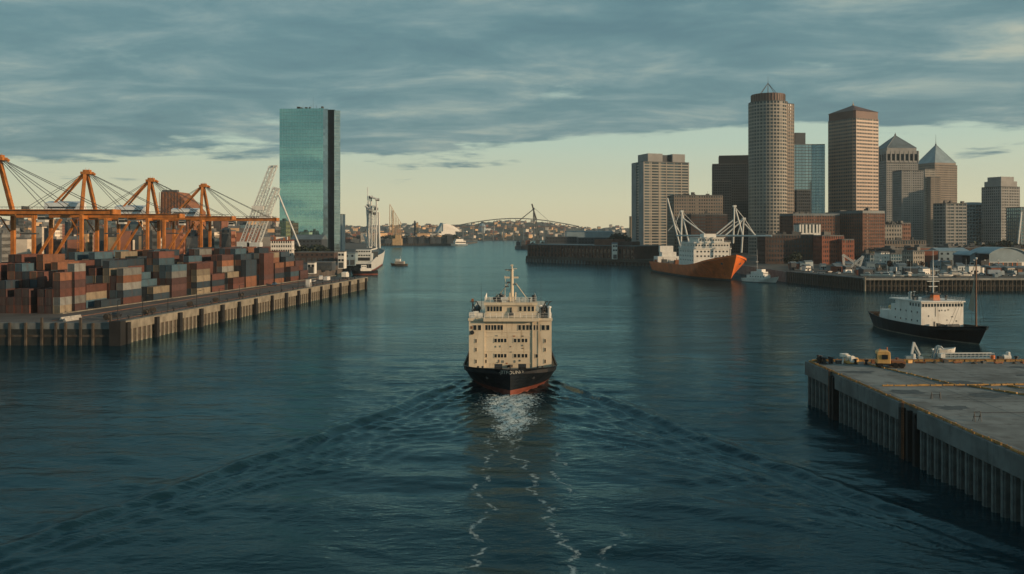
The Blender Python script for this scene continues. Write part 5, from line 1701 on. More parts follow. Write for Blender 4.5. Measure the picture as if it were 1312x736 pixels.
# aft house and deck cargo
ya_ = LO / 2 - 18
MB().box(-10, 10, ya_, ya_ + 12, 6, 12.5).box(-6, 6, ya_ + 2, ya_ + 10, 12.5, 16).box(-7, 4, ya_ + 4, ya_ + 8, 16, 21).build('aft_house', 'white_paint', og)
oq = random.Random(9)
for k in range(14):
    yy = yb + 38 + k * 5.2
    xx = oq.uniform(-11, 11)
    b_ = MB(); a = oq.uniform(1.5, 3.4); hh_ = oq.uniform(1.6, 4.2)
    b_.box(xx - a, xx + a, yy - 1.6, yy + 1.6, 7.0, 7.0 + hh_)
    b_.tube((xx - a * .5, yy, 7 + hh_), (xx - a * .5, yy, 8.4 + hh_), .3)
    b_.build('hatch_gear', oq.choice(['dark_steel', 'white_paint', 'blue_grey_metal', 'rust_steel']), og)
fd = MB()
zf = dzo(-LO / 2 + 14)
for xx in (-4, 4):
    fd.tube((xx - 1, -LO / 2 + 22, zf + 1.2), (xx + 1, -LO / 2 + 22, zf + 1.2), .9, n=10)
fd.tube((0, -LO / 2 + 12, zf), (0, -LO / 2 + 12, zf + 8), .3, .2).box(-2, 2, -LO / 2 + 30, -LO / 2 + 36, zf - 2, zf + 1.6)
fd.build('windlass', 'dark_steel', og)
an_ = MB()
for sx_ in (-1, 1):
    for zz in (11.5,):
        hit = bvo.ray_cast(Vector((sx_ * 6, -LO, zz)), Vector((0, 1, 0)))[0]
        if hit: an_.tube(hit + Vector((0, -.3, 0)), hit + Vector((0, .5, 0)), .8, n=10)
an_.build('hawse_pipe', 'dark_steel', og)


# ---- dark hulled vessel on the right
Bow = Vector((133.4, 250.5, 0)); hd = rad(7.5)
fw = Vector((math.sin(hd), -math.cos(hd), 0))
LT = 56.0
tg = thing('workboat', 'black hulled workboat with white deckhouse and rust brown foremast passing the right pier', 'boat', Bow - fw * (LT / 2 - 1.2), hd)
ho, bvt, dzt = hull(tg, LT, 15.0, 5.6, 3.9, 4.9, 17, 3.4, 'navy_hull', 'pale_concrete', boot=.35, p_wl=1.7, p_dk=2.5, bul=1.0, tr=.55, run=.4)
yb = -LT / 2 + 20.5
zt0 = dzt(yb) - .2
MB().box(-6.9, 6.9, yb, yb + 16.5, zt0, 9.2).box(-5.8, 5.8, yb + 16.5, yb + 25, zt0, 6.7).build('deckhouse', 'white_paint', tg)
MB().box(-7.3, 7.3, yb - .5, yb + 17, 10.75, 11.1).build('wheelhouse_roof', 'white_paint', tg)
MB().box(-6.9, 6.9, yb, yb + 14, 9.2, 10.75).build('wheelhouse', 'white_paint', tg)
w1 = window_mesh(.72, .95, 'white_paint', .06); w2 = window_mesh(.55, .6, 'white_paint', .06)
for k in range(14):
    place('window', w1, tg, (-6.3 + k * 12.6 / 13, yb, 9.85))
for k in range(4):
    place('window', w1, tg, (-6.9, yb + 1.2 + k * 1.5, 9.85), -math.pi / 2)
for zz, n_ in ((7.6, 5), (5.0, 5)):
    for k in range(n_):
        place('window', w2, tg, (-6.9, yb + 2 + k * 3.0, zz), -math.pi / 2)
for (xx, zz, a, b_) in ((-2.3, 7.9, .14, 3.0), (-1.0, 8.2, .3, .5), (-.2, 8.3, .3, .4), (.9, 8.2, .3, .5), (1.9, 8.4, .5, .3), (-4.5, 6.6, .3, .5), (3.2, 6.3, .6, .3), (-2.6, 4.2, .5, 1.4), (1.5, 5.3, .3, .3), (4.6, 5.0, .4, .4)):
    MB().box(xx - a / 2, xx + a / 2, yb - .07, yb, zz - b_ / 2, zz + b_ / 2).build('wall_fitting', 'dark_steel', tg)
rl = MB()
rail_run(rl, [(-7.1, yb + 16, 11.1), (-7.1, yb - .3, 11.1), (7.1, yb - .3, 11.1), (7.1, yb + 16, 11.1)], .95, 1.5, .035)
rail_run(rl, [(-5.7, yb + 25, 6.7), (-5.7, yb + 17, 6.7)], .95, 1.5, .035)
rl.build('railing', 'white_steel', tg)
tq = random.Random(14)
for k in range(13):
    xx, yy = tq.uniform(-6, 6), yb + tq.uniform(2, 13)
    b_ = MB(); hh_ = tq.uniform(.8, 2.0)
    if k % 3 == 0: b_.lathe([(.3, 0), (.3, hh_), (.5, hh_ + .1), (.4, hh_ + .5)], c=(xx, yy, 11.1), n=9)
    elif k % 3 == 1: b_.box(xx - .7, xx + .7, yy - .5, yy + .5, 11.1, 11.1 + hh_ * .7)
    else: b_.tube((xx, yy, 11.1), (xx, yy, 12 + hh_), .07).box(xx - .4, xx + .4, yy - .1, yy + .1, 12 + hh_ * .8, 12.2 + hh_ * .8)
    b_.build('roof_gear', tq.choice(['white_paint', 'dark_steel', 'blue_grey_metal']), tg)
MB().frustum(rect(2.3, 2.0), 11.1, rect(1.9, 1.6), 12.9).build('funnel', 'hull_orange', tg).location = (-.5, yb + 3, 0)
MB().box(-1.3, 1.3, -1.1, 1.1, 12.9, 13.4).build('funnel_top', 'black_steel', tg).location = (-.5, yb + 3, 0)
tm = MB().tube((-.2, yb + 4.4, 11), (-.2, yb + 4.4, 21.5), .26, .18, n=9).tube((-.2, yb + 4.4, 21.5), (-.2, yb + 4.4, 26.5), .14, .07)
for zz, a in ((16.8, 2.0), (18.2, 1.6), (15.2, 1.4)):
    tm.box(-.2 - a, -.2 + a, yb + 4.25, yb + 4.55, zz, zz + .22)
tm.build('main_mast', 'white_steel', tg)
fy = -LT / 2 + 5.0
fm_ = MB().tube((.2, fy, 3.5), (.2, fy, 24.3), .28, .17, n=9)
fm_.build('foremast', 'mast_wood', tg)
MB().lathe([(.2, 0), (.35, .2), (.3, .6), (.05, .7)], c=(.2, fy, 24.2), n=8).build('mast_cap', 'white_steel', tg)
sg = MB()
for p in ((-3.5, fy + 7, 5), (3.5, fy + 7, 5), (0, -LT / 2 + 1, 5.2), (-4.5, fy + 4, 5), (4.4, fy + 4, 5)):
    sg.tube((.2, fy, 23.5), p, .035, n=4)
sg.build('rigging', 'black_steel', tg)
sl = MB()
sv = [(-.15, fy + .2, 19.5), (-.35, fy + .5, 16.5), (-.8, fy + 1.3, 12.0), (-1.0, fy + 1.6, 9.9), (-.2, fy + .3, 9.2), (-.1, fy + .2, 14)]
sl.add(sv + [(p[0] - .05, p[1] + .05, p[2]) for p in sv], [(0, 1, 5), (1, 2, 5), (2, 3, 4, 5), (7, 6, 11), (8, 7, 11), (9, 8, 11, 10), (0, 6, 7, 1), (1, 7, 8, 2), (2, 8, 9, 3), (3, 9, 10, 4), (4, 10, 11, 5), (5, 11, 6, 0)])
sl.build('furled_sail', 'canvas', tg)
fg = MB()
for k in range(10):
    xx, yy = tq.uniform(-5, 5), yb - tq.uniform(1, 7)
    fg.box(xx - .4, xx + .4, yy - .5, yy + .5, dzt(yy), dzt(yy) + tq.uniform(.6, 1.5))
fg.tube((-2, yb - 5, dzt(yb - 5) + .8), (2, yb - 5, dzt(yb - 5) + .8), .6, n=10)
fg.build('foredeck_gear', 'dark_steel', tg)
ag = MB()
for k in range(9):
    xx, yy = tq.uniform(-4.5, 4.5), LT / 2 - tq.uniform(3, 9)
    ag.box(xx - .6, xx + .6, yy - .6, yy + .6, dzt(yy), dzt(yy) + tq.uniform(.8, 2.4))
ag.tube((0, LT / 2 - 6, 4), (2.5, LT / 2 - 8.5, 8.2), .15)
ag.build('aft_winch', 'rust_steel', tg)
db = MB().lathe([(.05, 0), (.6, .6), (.8, 2), (.7, 3.6), (.1, 4.4)], n=10)
o = db.build('lifeboat', 'cab_yellow', tg); o.rotation_euler = (rad(-90), 0, 0); o.location = (-4.2, yb + 18, 7.6)


# ---- small white boat beside the orange ship
Y_ = 556
sm = thing('patrol_boat', 'white stepped harbour boat with a tall pole mast beside the orange ship', 'boat', ((982 - PCX) * Y_ / FPX, Y_ + 12, 0), rad(38))
hull(sm, 27, 8.0, 4.2, 2.6, 2.4, 9, 2.5, 'white_paint', 'dark_steel', boot=.3, bul=.5)
MB().box(-3, 3, -5, 9, 2, 4.6).box(-2.5, 2.5, -3.5, 6, 4.6, 6.8).box(-2, 2, -2, 2, 6.8, 8.4).build('deckhouse', 'white_paint', sm)
w3 = window_mesh(.75, .7, 'white_paint', .06)
for k in range(4): place('window', w3, sm, (-1.8 + k * 1.2, -3.5, 5.9))
for k in range(6): place('window', w3, sm, (-3, -4 + k * 2.0, 3.7), -math.pi / 2); place('window', w3, sm, (3, -4 + k * 2.0, 3.7), math.pi / 2)
MB().tube((0, 3, 6.8), (0, 3, 21), .16, .07).bar((-1.4, 3, 13), (1.4, 3, 13), .16).build('mast', 'white_steel', sm)
MB().box(-1.2, 1.2, -10.5, -8.8, 2.4, 3.4).tube((0, 8.8, 4), (0, 8.8, 6.5), .6, n=9).build('deck_gear', 'dark_steel', sm)
rl = MB(); rail_run(rl, [(-2.9, 9, 4.6), (-2.9, -4.8, 4.6), (2.9, -4.8, 4.6), (2.9, 9, 4.6)], .9, 2, .04); rl.build('railing', 'white_steel', sm)

# ---- grey ship with tall mast cranes moored at the end of the left quay
Bow = Vector((-132, 905, 0)); hd = rad(180 - 6)
LW = 225.0
mat('ship_grey', (0.30, 0.32, 0.31), .6, var=.15, dirt=.5, dcol=(.14, .12, .10))
gw = thing('mast_crane_ship', 'pale grey ship with a cluster of tall mast cranes, stern to the quay end', 'ship', (-129.5, 817, 0), rad(180 + 5.3))
hull(gw, LW, 17, 16, 12.0, 8.4, 40, 9, 'white_steel', 'red_boot', boot=1.4, bul=1.2, tr=.85)
ys = LW / 2
MB().box(-6.8, 6.8, ys - 26, ys - 8, 7, 15.0).box(-5.8, 5.8, ys - 24, ys - 10, 15.0, 18.0).build('superstructure', 'white_steel', gw)
MB().box(-5.6, 5.6, ys - 8, ys - 7.9, 9.2, 11.8).build('dark_opening', 'black_steel', gw)
wg = window_mesh(1.5, 1.1, 'white_paint', .1)
for zz in (13.5, 16.6):
    for k in range(6):
        place('window', wg, gw, (-5 + k * 2, ys - (10 if zz > 15 else 8), zz), math.pi)
MB().box(-7.2, 7.2, ys - .6, ys + .35, 1.6, 6.8).build('dark_stern_panel', 'navy_hull', gw)
gq = random.Random(3)
for k in range(9):
    xx, yy = gq.uniform(-8, 8), ys - gq.uniform(30, 60)
    MB().box(xx - 2, xx + 2, yy - 2, yy + 2, 11, 11 + gq.uniform(2, 5)).build('hatch_gear', gq.choice(['white_steel', 'dark_steel', 'blue_grey_metal']), gw)


def gspar(name, segs, Y_, r=.8, m_='white_steel'):
    return spars(name, segs, Y_, gw, m_, r)


gspar('crane_mast', [((475.5, 252), (475.8, 318)), ((473, 251), (470.5, 318), 800, 800, .7)], 800, .75)
gspar('crane_mast', [((482.5, 258), (482, 318))], 795, .75)
gspar('crane_jib', [((470, 264), (473, 318)), ((485, 272), (486.5, 318)), ((466, 300), (474, 318), 800, 800, 1.3)], 805, .9)
gspar('crane_jib', [((474, 268), (468, 264)), ((483, 266), (479, 264)), ((474, 252), (482, 255)), ((481, 256), (485, 255))], 798, .9)
gspar('radio_mast', [((471, 240), (471, 262))], 800, .35)
ct = MB()
for (px_, py_) in ((475, 253), (483.5, 256), (471, 265), (482, 268), (475.5, 272), (480.5, 274)):
    c_ = inv(gw, at(px_, py_, 800)); ct.obox(c_, (3.4, 2.6, 2.4))
ct.build('crane_top', 'dark_steel', gw)
lt_ = MB()
for (a, b_) in (((472, 262), (472, 316)), ((478.5, 264), (478.5, 316))):
    lattice(lt_, inv(gw, at(*a, 800)), inv(gw, at(*b_, 800)), 2.4, 12, .28, .16)
lt_.build('lattice_mast', 'white_steel', gw)

# ---- tug / harbour craft by the far left quay
ft_ = thing('harbour_ferry', 'small tan harbour ferry crossing beyond the moored grey ship', 'boat', ((511 - PCX) * 848 / FPX, 848, 0), rad(-100))
hull(ft_, 17, 5.6, 2.8, 1.9, 2.0, 5, 1.3, 'timber', 'dark_steel', boot=.3, bul=.6)
MB().box(-2.1, 2.1, -3.5, 5.5, 1.3, 4.3).build('deckhouse', 'tan_stone', ft_)
MB().box(-1.7, 1.7, -2.8, 1.5, 4.3, 6.4).box(-2.0, 2.0, -3.1, 1.9, 6.4, 6.6).build('wheelhouse', 'white_paint', ft_)
for k in range(4):
    place('window', w3, ft_, (2.1, -2.4 + k * 2.1, 3.2), math.pi / 2); place('window', w3, ft_, (-2.1, -2.4 + k * 2.1, 3.2), -math.pi / 2)
MB().tube((0, 1.5, 6.5), (0, 1.5, 9.5), .1).build('mast', 'white_steel', ft_)
bb = thing('moored_tug', 'dark tug with a red waterline moored beneath the grey ship stern', 'boat', ((463 - PCX) * 655 / FPX, 668, 0), rad(-75))
hull(bb, 20, 7, 4.6, 3.0, 3.2, 6, 1.5, 'navy_hull', 'red_boot', boot=1.0, bul=.8)
MB().box(-2.4, 2.4, -3, 5, 2, 5.0).box(-2, 2, -2.4, 1.5, 5, 7.4).build('deckhouse', 'white_paint', bb)
for k in range(3):
    place('window', w3, bb, (-1.2 + k * 1.2, -2.4, 6.4))
    place('window', w3, bb, (2.0, -1.6 + k * 1.2, 6.4), math.pi / 2); place('window', w3, bb, (-2.0, -1.6 + k * 1.2, 6.4), -math.pi / 2)
MB().tube((0, 3, 5), (0, 3, 8.2), .55, n=9).build('funnel', 'dark_steel', bb)
fe_ = thing('moored_ferry', 'pale round-ended ferry moored at the far dark waterfront, centre', 'boat', ((588 - PCX) * 2120 / FPX, 2118, 0), rad(-60))
hull(fe_, 44, 13, 6, 4.5, 5, 14, 2, 'blue_grey_metal', 'dark_steel', boot=.6, bul=.8)
MB().box(-5, 5, -12, 16, 4, 12).box(-4, 4, -9, 10, 12, 16).build('deckhouse', 'white_paint', fe_)
MB().box(-5.1, 5.1, -11.5, 15.5, 7, 9.4).build('window', 'window_dark', fe_)

# ------------------------------------------------------------------ near pier on the right
PZ = 7.75
PX0, PY1 = 56.0, 166.0
pier = thing('concrete_pier', 'large near concrete pier on rusty steel sheet piles at right', 'pier', (PX0, PY1, 0))
mat('pier_deck', (0.165, 0.175, 0.165), 0.9, var=0.32, scale=0.13, dirt=0.75, dcol=(0.065, 0.066, 0.06), streak=False, bump=0.12, bscale=2.0)
PW, PD = 150, 150
MB().box(1.0, PW, -PD, -1.0, 4.0, PZ).build('deck', 'pier_deck', pier)
cap = MB()
cap.box(-.9, .99, -11.5, .9, PZ - 2.5, PZ + .02)
for (a, b_) in ((-39.5, -14.5), (-72, -45.3), (-PD, -72.06)):
    cap.box(-.9, .99, a, b_, PZ - 2.5, PZ + .02)
cap.box(1.0, PW, -.99, .9, PZ - 2.5, PZ + .021)
cap.box(-.3, .98, -14.45, -11.55, PZ - 1.2, PZ + .01); cap.box(-.3, .98, -45.25, -39.55, PZ - 1.2, PZ + .01)
cap.build('capping_beam', 'dark_concrete', pier, bevel=.06)
MB().box(.9, 1.8, -PD, .2, -3, PZ - 2.5).box(1.8, PW, -.6, .2, -3, PZ - 2.5).build('back_wall', 'near_black', pier)
pl = MB().box(-.55, .55, -.42, .42, -3, PZ - 2.51).box(-.75, -.55, -.22, .22, -3, PZ - 2.51).mesh('sheet_pile', MATS['pile_steel'])
n_ = 0
for i in range(46):
    yy = -.6 - i * 1.98
    if -14.6 < yy < -11.4 or -45.4 < yy < -39.4:
        continue
    place('sheet_pile', pl, pier, (0, yy, 0))
    n_ += 1
for i in range(50):
    place('sheet_pile', pl, pier, (2.0 + i * 1.98, 0, 0), math.pi / 2)
fd_ = MB()
for k in (-13.7, -12.3, -44.5, -42.4, -40.3):
    MB().box(-1.0, .2, k - .35, k + .35, -2, PZ - .6).build('fender_timber', 'rubber', pier, bevel=.05)
la = MB()
for yc in (-13.0, -42.0):
    for k in (-.25, .25): la.tube((-.95, yc + .9 + k, -1), (-.95, yc + .9 + k, PZ + .4), .05, n=5)
    for k in range(22): la.tube((-.95, yc + .65, -.6 + k * .38), (-.95, yc + 1.15, -.6 + k * .38), .03, n=4)
la.build('ladder', 'rust_steel', pier)
# yellow kerb timbers: short lengths bolted end to end, a little uneven
kq = random.Random(6)
kb = MB()


def kerb(a, b_, w_=.28, h__=.28, z=PZ + .02, seg=1.9):
    a, b_ = Vector(a), Vector(b_)
    L_ = (b_ - a).length; n_ = int(L_ / seg); t_ = (b_ - a).normalized(); an = math.atan2(t_.y, t_.x)
    for i in range(n_):
        p = a + t_ * ((i + .5) * L_ / n_)
        kb.obox((p.x + kq.uniform(-.05, .05), p.y + kq.uniform(-.05, .05), z + h__ / 2 + kq.uniform(-.02, .03)), (L_ / n_ - kq.uniform(.06, .3), w_ * kq.uniform(.8, 1.1), h__ * kq.uniform(.8, 1.15)), an + kq.uniform(-.02, .02))
        if i % 2 == 0:
            kb.obox((p.x, p.y, z + h__ + .04), (.16, .2, .12), an)


kerb((-.35, .1), (-.35, -PD + 2)); kerb((.2, .3), (PW - 3, .3), .4, .45)
kb.build('edge_kerb', 'yellow_paint', pier, bevel=.03)
kb = MB()
# painted steel kerbs crossing the deck
yl = at(1126, 494, 139.7).y - PY1
kerb((2.2, yl), (43, yl + 2.0), .3, .22); kerb((9, -2.2), (14.5, yl + .4), .26, .2)
kerb((16.0, yl), (33, yl - 31), .36, .24); kerb((26, yl), (47, yl - 22), .3, .22); kerb((22, yl), (40, yl - 31), .22, .2); kerb((19.5, yl + .3), (44, yl + 5), .22, .2)
kb.build('deck_kerb', 'yellow_paint', pier, bevel=.02)
jt = MB()
for k in range(1, 9):
    jt.box(1.2, 60, -k * 9.0 - .03, -k * 9.0 + .03, PZ + .001, PZ + .006)
for k in range(1, 6):
    jt.box(k * 11 - .03, k * 11 + .03, -100, -1.2, PZ + .008, PZ + .012)
jt.build('expansion_joint', 'near_black', pier)
hr = MB()
for xx in [2 + i * 3.2 for i in range(16)]:
    hr.tube((xx, -.3, PZ), (xx, -.3, PZ + .55), .05, n=5)
hr.tube((2, -.3, PZ + .52), (50, -.3, PZ + .52), .04, n=4)
for i in range(36):
    hr.tube((-.72, -2 - i * 2.4, PZ), (-.72, -2 - i * 2.4, PZ + .45), .035, n=4)
hr.tube((-.72, -2, PZ + .44), (-.72, -87, PZ + .44), .025, n=4)
hr.build('low_rail', 'rust_steel', pier)


def pp(px, py):
    Y_ = (CAM_H - PZ) * FPX / (py - PHY)
    return Vector(((px - PCX) * Y_ / FPX, Y_, PZ))


# yellow tractor cab
t = thing('yellow_tractor', 'yellow terminal tractor cab standing at the far edge of the near pier', 'tractor', pp(1131, 470.5), rad(-12))
bd = MB()
bd.frustum(rect(2.35, 2.3), .75, rect(2.2, 2.1), 2.75).build('cab', 'cab_yellow', t, bevel=.1)
MB().frustum(rect(2.3, 2.2), 2.75, rect(1.5, 1.5), 3.05).build('roof', 'cab_yellow', t, bevel=.05)
MB().box(-.35, .65, -1.2, -1.0, 1.55, 2.35).box(-1.22, -1.0, -.7, .7, 1.5, 2.4).box(1.0, 1.2, -.6, .6, 1.5, 2.4).build('window', 'window_dark', t)
MB().box(-1.1, 3.6, -1.0, 1.0, .45, .8).build('chassis', 'black_steel', t)
MB().box(1.4, 3.6, -.9, .9, .8, 1.25).build('fifth_wheel', 'rust_steel', t)
for xx in (-.6, 2.0, 3.0):
    for yy in (-.95, .95):
        place('wheel', MB().tube((0, -.18, .48), (0, .18, .48), .48, n=14).mesh('wheel', MATS['tyre']), t, (xx, yy, 0))
MB().tube((.9, .8, 2.9), (.9, .8, 3.5), .08).lathe([(.12, 2.95), (.14, 3.15), (.02, 3.3)], c=(-.5, 0, 0), n=8).build('beacon', 'hull_orange', t)
# small white and yellow winch
t = thing('mooring_winch', 'small white mooring winch with a yellow bed at the pier end', 'winch', pp(1085, 466.5), rad(10))
MB().box(-.3, 2.0, -.7, .7, .15, .6).build('bed', 'cab_yellow', t, bevel=.04)
MB().tube((-.9, 0, 0), (-.55, 0, 1.9), .16).tube((.2, 0, .2), (-.4, 0, 1.8), .14).box(-1.2, .1, -.4, .4, 1.35, 1.95).build('frame', 'white_paint', t)
MB().tube((.7, -.6, .95), (.7, .6, .95), .45, n=12).tube((.7, -.75, .95), (.7, -.6, .95), .65, n=12).tube((.7, .6, .95), (.7, .75, .95), .65, n=12).build('drum', 'white_paint', t)
MB().frustum(rect(.9, 1.0), .6, rect(.5, .8), 1.15).build('motor_cover', 'cab_yellow', t).location = (1.75, 0, 0)
# black bollard cluster at the corner
t = thing('capstan', 'black capstan and mooring bitts at the near pier corner', 'capstan', pp(1056, 466.5), rad(5))
MB().lathe([(.6, 0), (.6, .15), (.35, .3), (.3, .9), (.55, 1.1), (.5, 1.25)], n=12).build('drum', 'black_steel', t)
for k, (xx, yy) in enumerate(((-1.0, .3), (-.4, .6), (1.0, -.1), (1.55, .2))):
    MB().lathe([(.24, 0), (.22, 1.4 - .15 * k), (.34, 1.5 - .15 * k), (.3, 1.65 - .15 * k)], c=(xx, yy, 0), n=10).box(xx - .4, xx + .4, yy - .1, yy + .1, .9, 1.05).build('bitt', 'black_steel', t)
# white davit and davit with boat
t = thing('white_davit', 'white folded davit crane on the pier edge left of the boat davit', 'davit', pp(1170, 463), rad(0))
MB().lathe([(.8, 0), (.8, .4), (.45, .6), (.4, 1.4)], n=10).build('pedestal', 'white_steel', t)
MB().bar((-.3, 0, 1.3), (.15, 0, 3.6), .38).bar((.15, 0, 3.5), (1.3, 0, 1.2), .28).bar((.2, .3, 2.4), (1.6, .3, .5), .2).build('jib', 'white_steel', t)
MB().box(-1.5, -.5, -.4, .4, .0, 1.0).box(.8, 1.7, -.5, .5, 0, .9).build('winch_box', 'blue_grey_metal', t)
t = thing('boat_davit', 'pale curved davit holding out a small launch beyond the pier edge', 'davit', pp(1201, 462), rad(0))
for k in (-.5, .4):
    MB().path([(-.9, k, 0), (-.45, k, 1.5), (-.1, k, 2.5), (.35, k, 2.75), (.75, k, 2.3)], .17, n=8).path([(.3, k, 0), (.05, k, 1.6), (-.05, k, 2.5)], .13).build('davit_arm', 'blue_grey_metal', t)
MB().box(-1.1, .5, -.8, .8, 0, .25).build('base_plate', 'dark_steel', t)
MB().tube((-.3, -.5, 1.8), (-.3, .4, 1.8), .1).build('cross_bar', 'blue_grey_metal', t)
lb = thing('launch', 'small white launch with brown thwarts slung on the pier davit', 'boat', pp(1211, 462) + Vector((0, .6, 1.15)), rad(4))
vs, fs = [], []
for (u_, w_, zz) in ((-2.1, .55, 1.0), (-1.2, .85, .95), (.4, .9, .98), (1.7, .55, 1.1), (2.35, .05, 1.25)):
    vs += [(u_, -w_, zz), (u_ * .92, -w_ * .5, .2), (u_ * .92, w_ * .5, .2), (u_, w_, zz), (u_ * .95, w_ * .85, zz - .02), (u_ * .9, w_ * .45, .32), (u_ * .9, -w_ * .45, .32), (u_ * .95, -w_ * .85, zz - .02)]
for i in range(4):
    for j in range(8):
        a, b2 = i * 8 + j, i * 8 + (j + 1) % 8
        fs.append((a, b2, b2 + 8, a + 8))
fs += [(0, 7, 6, 5, 4, 3, 2, 1), (32, 33, 34, 35, 36, 37, 38, 39)]
MB().add(vs, fs).build('hull', 'white_paint', lb)
for xx in (-1.3, -.2, .9): place('thwart', MB().box(-.15, .15, -.7, .7, .72, .78).mesh('thwart', MATS['brick']), lb, (xx, 0, 0))
MB().box(-1.6, 1.3, -.3, .3, .35, .6).build('floor_board', 'brick', lb)
# pale gangway lying along the edge
a_, b_ = pp(1206, 463.5), pp(1272, 463)
t = thing('gangway', 'long pale blue gangway with handrails lying along the pier edge', 'gangway', a_, math.atan2((b_ - a_).y, (b_ - a_).x))
gl_ = (b_ - a_).length
MB().box(0, gl_, -.45, .45, .55, .75).build('walkway', 'blue_grey_metal', t)
for k in (-.45, .45):
    m_ = MB().bar((0, k, 1.55), (gl_, k, 1.55), .09).bar((0, k, 1.1), (gl_, k, 1.1), .05)
    for i in range(14): m_.tube((gl_ * i / 13, k, .7), (gl_ * i / 13, k, 1.55), .04, n=4)
    m_.build('handrail', 'white_steel', t)
for xx in (.3, gl_ * .5, gl_ - .4):
    place('trestle', MB().box(-.3, .3, -.55, .55, 0, .54).mesh('trestle', MATS['dark_steel']), t, (xx, 0, 0))
MB().box(-.35, .5, -.55, .55, .76, 1.5).build('end_box', 'white_paint', t)
o = MB().lathe([(.45, 0), (.47, .05), (.44, .35), (.47, .4), (.44, .7), (.47, .75), (.45, 1.15), (.4, 1.18)], n=16).build('oil_drum', 'hull_orange')
o.location = pp(1271.5, 463.2); tag(o, 'orange oil drum standing at the gangway end', 'drum')
t = thing('white_pump', 'white pump unit between the orange drum and the picture edge', 'pump', pp(1288, 463.3))
MB().box(-1.6, 1.2, -.5, .5, 0, .35).build('skid', 'black_steel', t)
MB().tube((-.4, 0, .8), (.9, 0, .8), .5, n=12).lathe([(.35, .9), (.4, 1.7), (.3, 1.8)], c=(.5, 0, 0), n=10).build('tank', 'white_paint', t)
MB().box(-1.4, -.6, -.4, .4, .35, 1.0).build('motor', 'dark_steel', t)
t = thing('red_pump', 'rusty red valve stand and pipes beside the yellow tractor', 'pump', pp(1149, 469.5))
MB().box(-1.3, 1.3, -.5, .5, 0, .3).tube((-1.1, 0, .5), (1.6, 0, .5), .2, n=8).build('pipe', 'rust_steel', t)
MB().tube((0, 0, .3), (0, 0, 1.5), .14).lathe([(.35, 1.45), (.35, 1.55)], n=10).tube((-.8, 0, .3), (-.8, 0, 1.1), .1).build('valve_stem', 'red_boot', t)
for i, (px, py, lab) in enumerate(((1199, 511.5, 'small black rope stand alone in the middle of the pier deck'), (1252, 540, 'black cable stand on the pier deck nearest the viewer'))):
    t = thing('cable_stand', lab, 'stand', pp(px, py), rad(8 * i))
    a = .62 if i == 0 else .42
    m_ = MB()
    for xx in (-a, a): m_.tube((xx, -.2, 0), (xx, 0, 1.0 if i == 0 else 1.25), .05, n=5).tube((xx, .3, 0), (xx, 0, .9), .04, n=5)
    m_.build('leg', 'black_steel', t)
    m_ = MB().tube((-a, 0, .62), (a, 0, .62), .05, n=5)
    if i: m_.tube((-a, 0, 1.2), (a, 0, 1.2), .05, n=5)
    m_.build('cross_bar', 'black_steel', t)
    if i == 1:
        MB().tube((a, 0, 1.1), (14, -.4, .9), .035, n=5).build('cable', 'black_steel', t)
for i, (px, py) in enumerate(((1302, 463.5), (1096, 467), (1110, 468))):
    o = place('mooring_bollard', bm_ if False else MB().lathe([(.42, 0), (.42, .12), (.24, .2), (.22, .7), (.42, .82), (.40, 1.0), (.15, 1.05)], n=12).mesh('mooring_bollard', MATS['black_steel']), None, pp(px, py))
    tag(o, ['black bollard on the near pier at the picture edge', 'black bollard on the near pier beside the white winch', 'black bollard on the near pier left of the yellow tractor'][i], 'bollard', 'bollards on the near pier')

# ------------------------------------------------------------------ trees
def tree_parts(seed, brown):
    q_ = random.Random(seed)
    tm = MB().tube((0, 0, 0), (.1, 0, 3.5), .32, .22, n=7)
    crown = MB()
    lobes = []
    for k in range(9):
        a = q_.uniform(0, 6.28); r_ = q_.uniform(.4, 2.6); zz = q_.uniform(3.6, 8.2)
        c_ = Vector((r_ * math.cos(a), r_ * math.sin(a), zz))
        lobes.append((c_, q_.uniform(1.1, 2.2)))
        tm.tube((.1, 0, q_.uniform(2.2, 3.5)), c_, .13, .05, n=5)
    for c_, r_ in lobes:
        for j in range(46):
            d_ = Vector((q_.gauss(0, 1), q_.gauss(0, 1), q_.gauss(0, .8))).normalized() * r_ * q_.uniform(.45, 1.05)
            p = c_ + d_
            u_ = Vector((q_.uniform(-1, 1), q_.uniform(-1, 1), q_.uniform(-1, 1))).normalized()
            v_ = u_.cross(Vector((q_.uniform(-1, 1), q_.uniform(-1, 1), q_.uniform(-1, 1)))).normalized()
            s_ = q_.uniform(.35, .75)
            crown.add([p - u_ * s_ - v_ * s_ * .7, p + u_ * s_ - v_ * s_ * .5, p + u_ * s_ * .7 + v_ * s_ * .7, p - u_ * s_ * .6 + v_ * s_], [(0, 1, 2, 3)])
    return tm.mesh('trunk', MATS['bark']), crown.mesh('crown', MATS['leaf_brown' if brown else 'leaf_dark'])


TP = [[tree_parts(s_, False) for s_ in (1, 2, 3)], [tree_parts(s_, True) for s_ in (5, 6, 7)]]


def tree(px, Y, z0, h_, brown, label, group, wide=1.0):
    tm, cm_ = TP[1 if brown else 0][R.randrange(3)]
    t = thing('tree', label, 'tree', rootxy(px, Y, z0), R.uniform(0, 6.28), group)
    s_ = h_ / 9.6
    t.scale = (s_ * wide, s_ * wide, s_)
    place('trunk', tm, t); place('crown', cm_, t)


def tree_row(pxs, Y, z0, h_, brown, what, group, wide=1.3):
    for i, px in enumerate(pxs):
        tree(px + R.uniform(-1.5, 1.5), Y + R.uniform(-14, 14), z0, h_ * R.uniform(.75, 1.15), brown, '%s tree %s, %s from its water side end' % ('brown autumn' if brown else 'dark green', what, ORD[i]) if len(pxs) <= 20 else
             '%s tree %s' % ('brown autumn' if brown else 'dark green', what), group, wide)


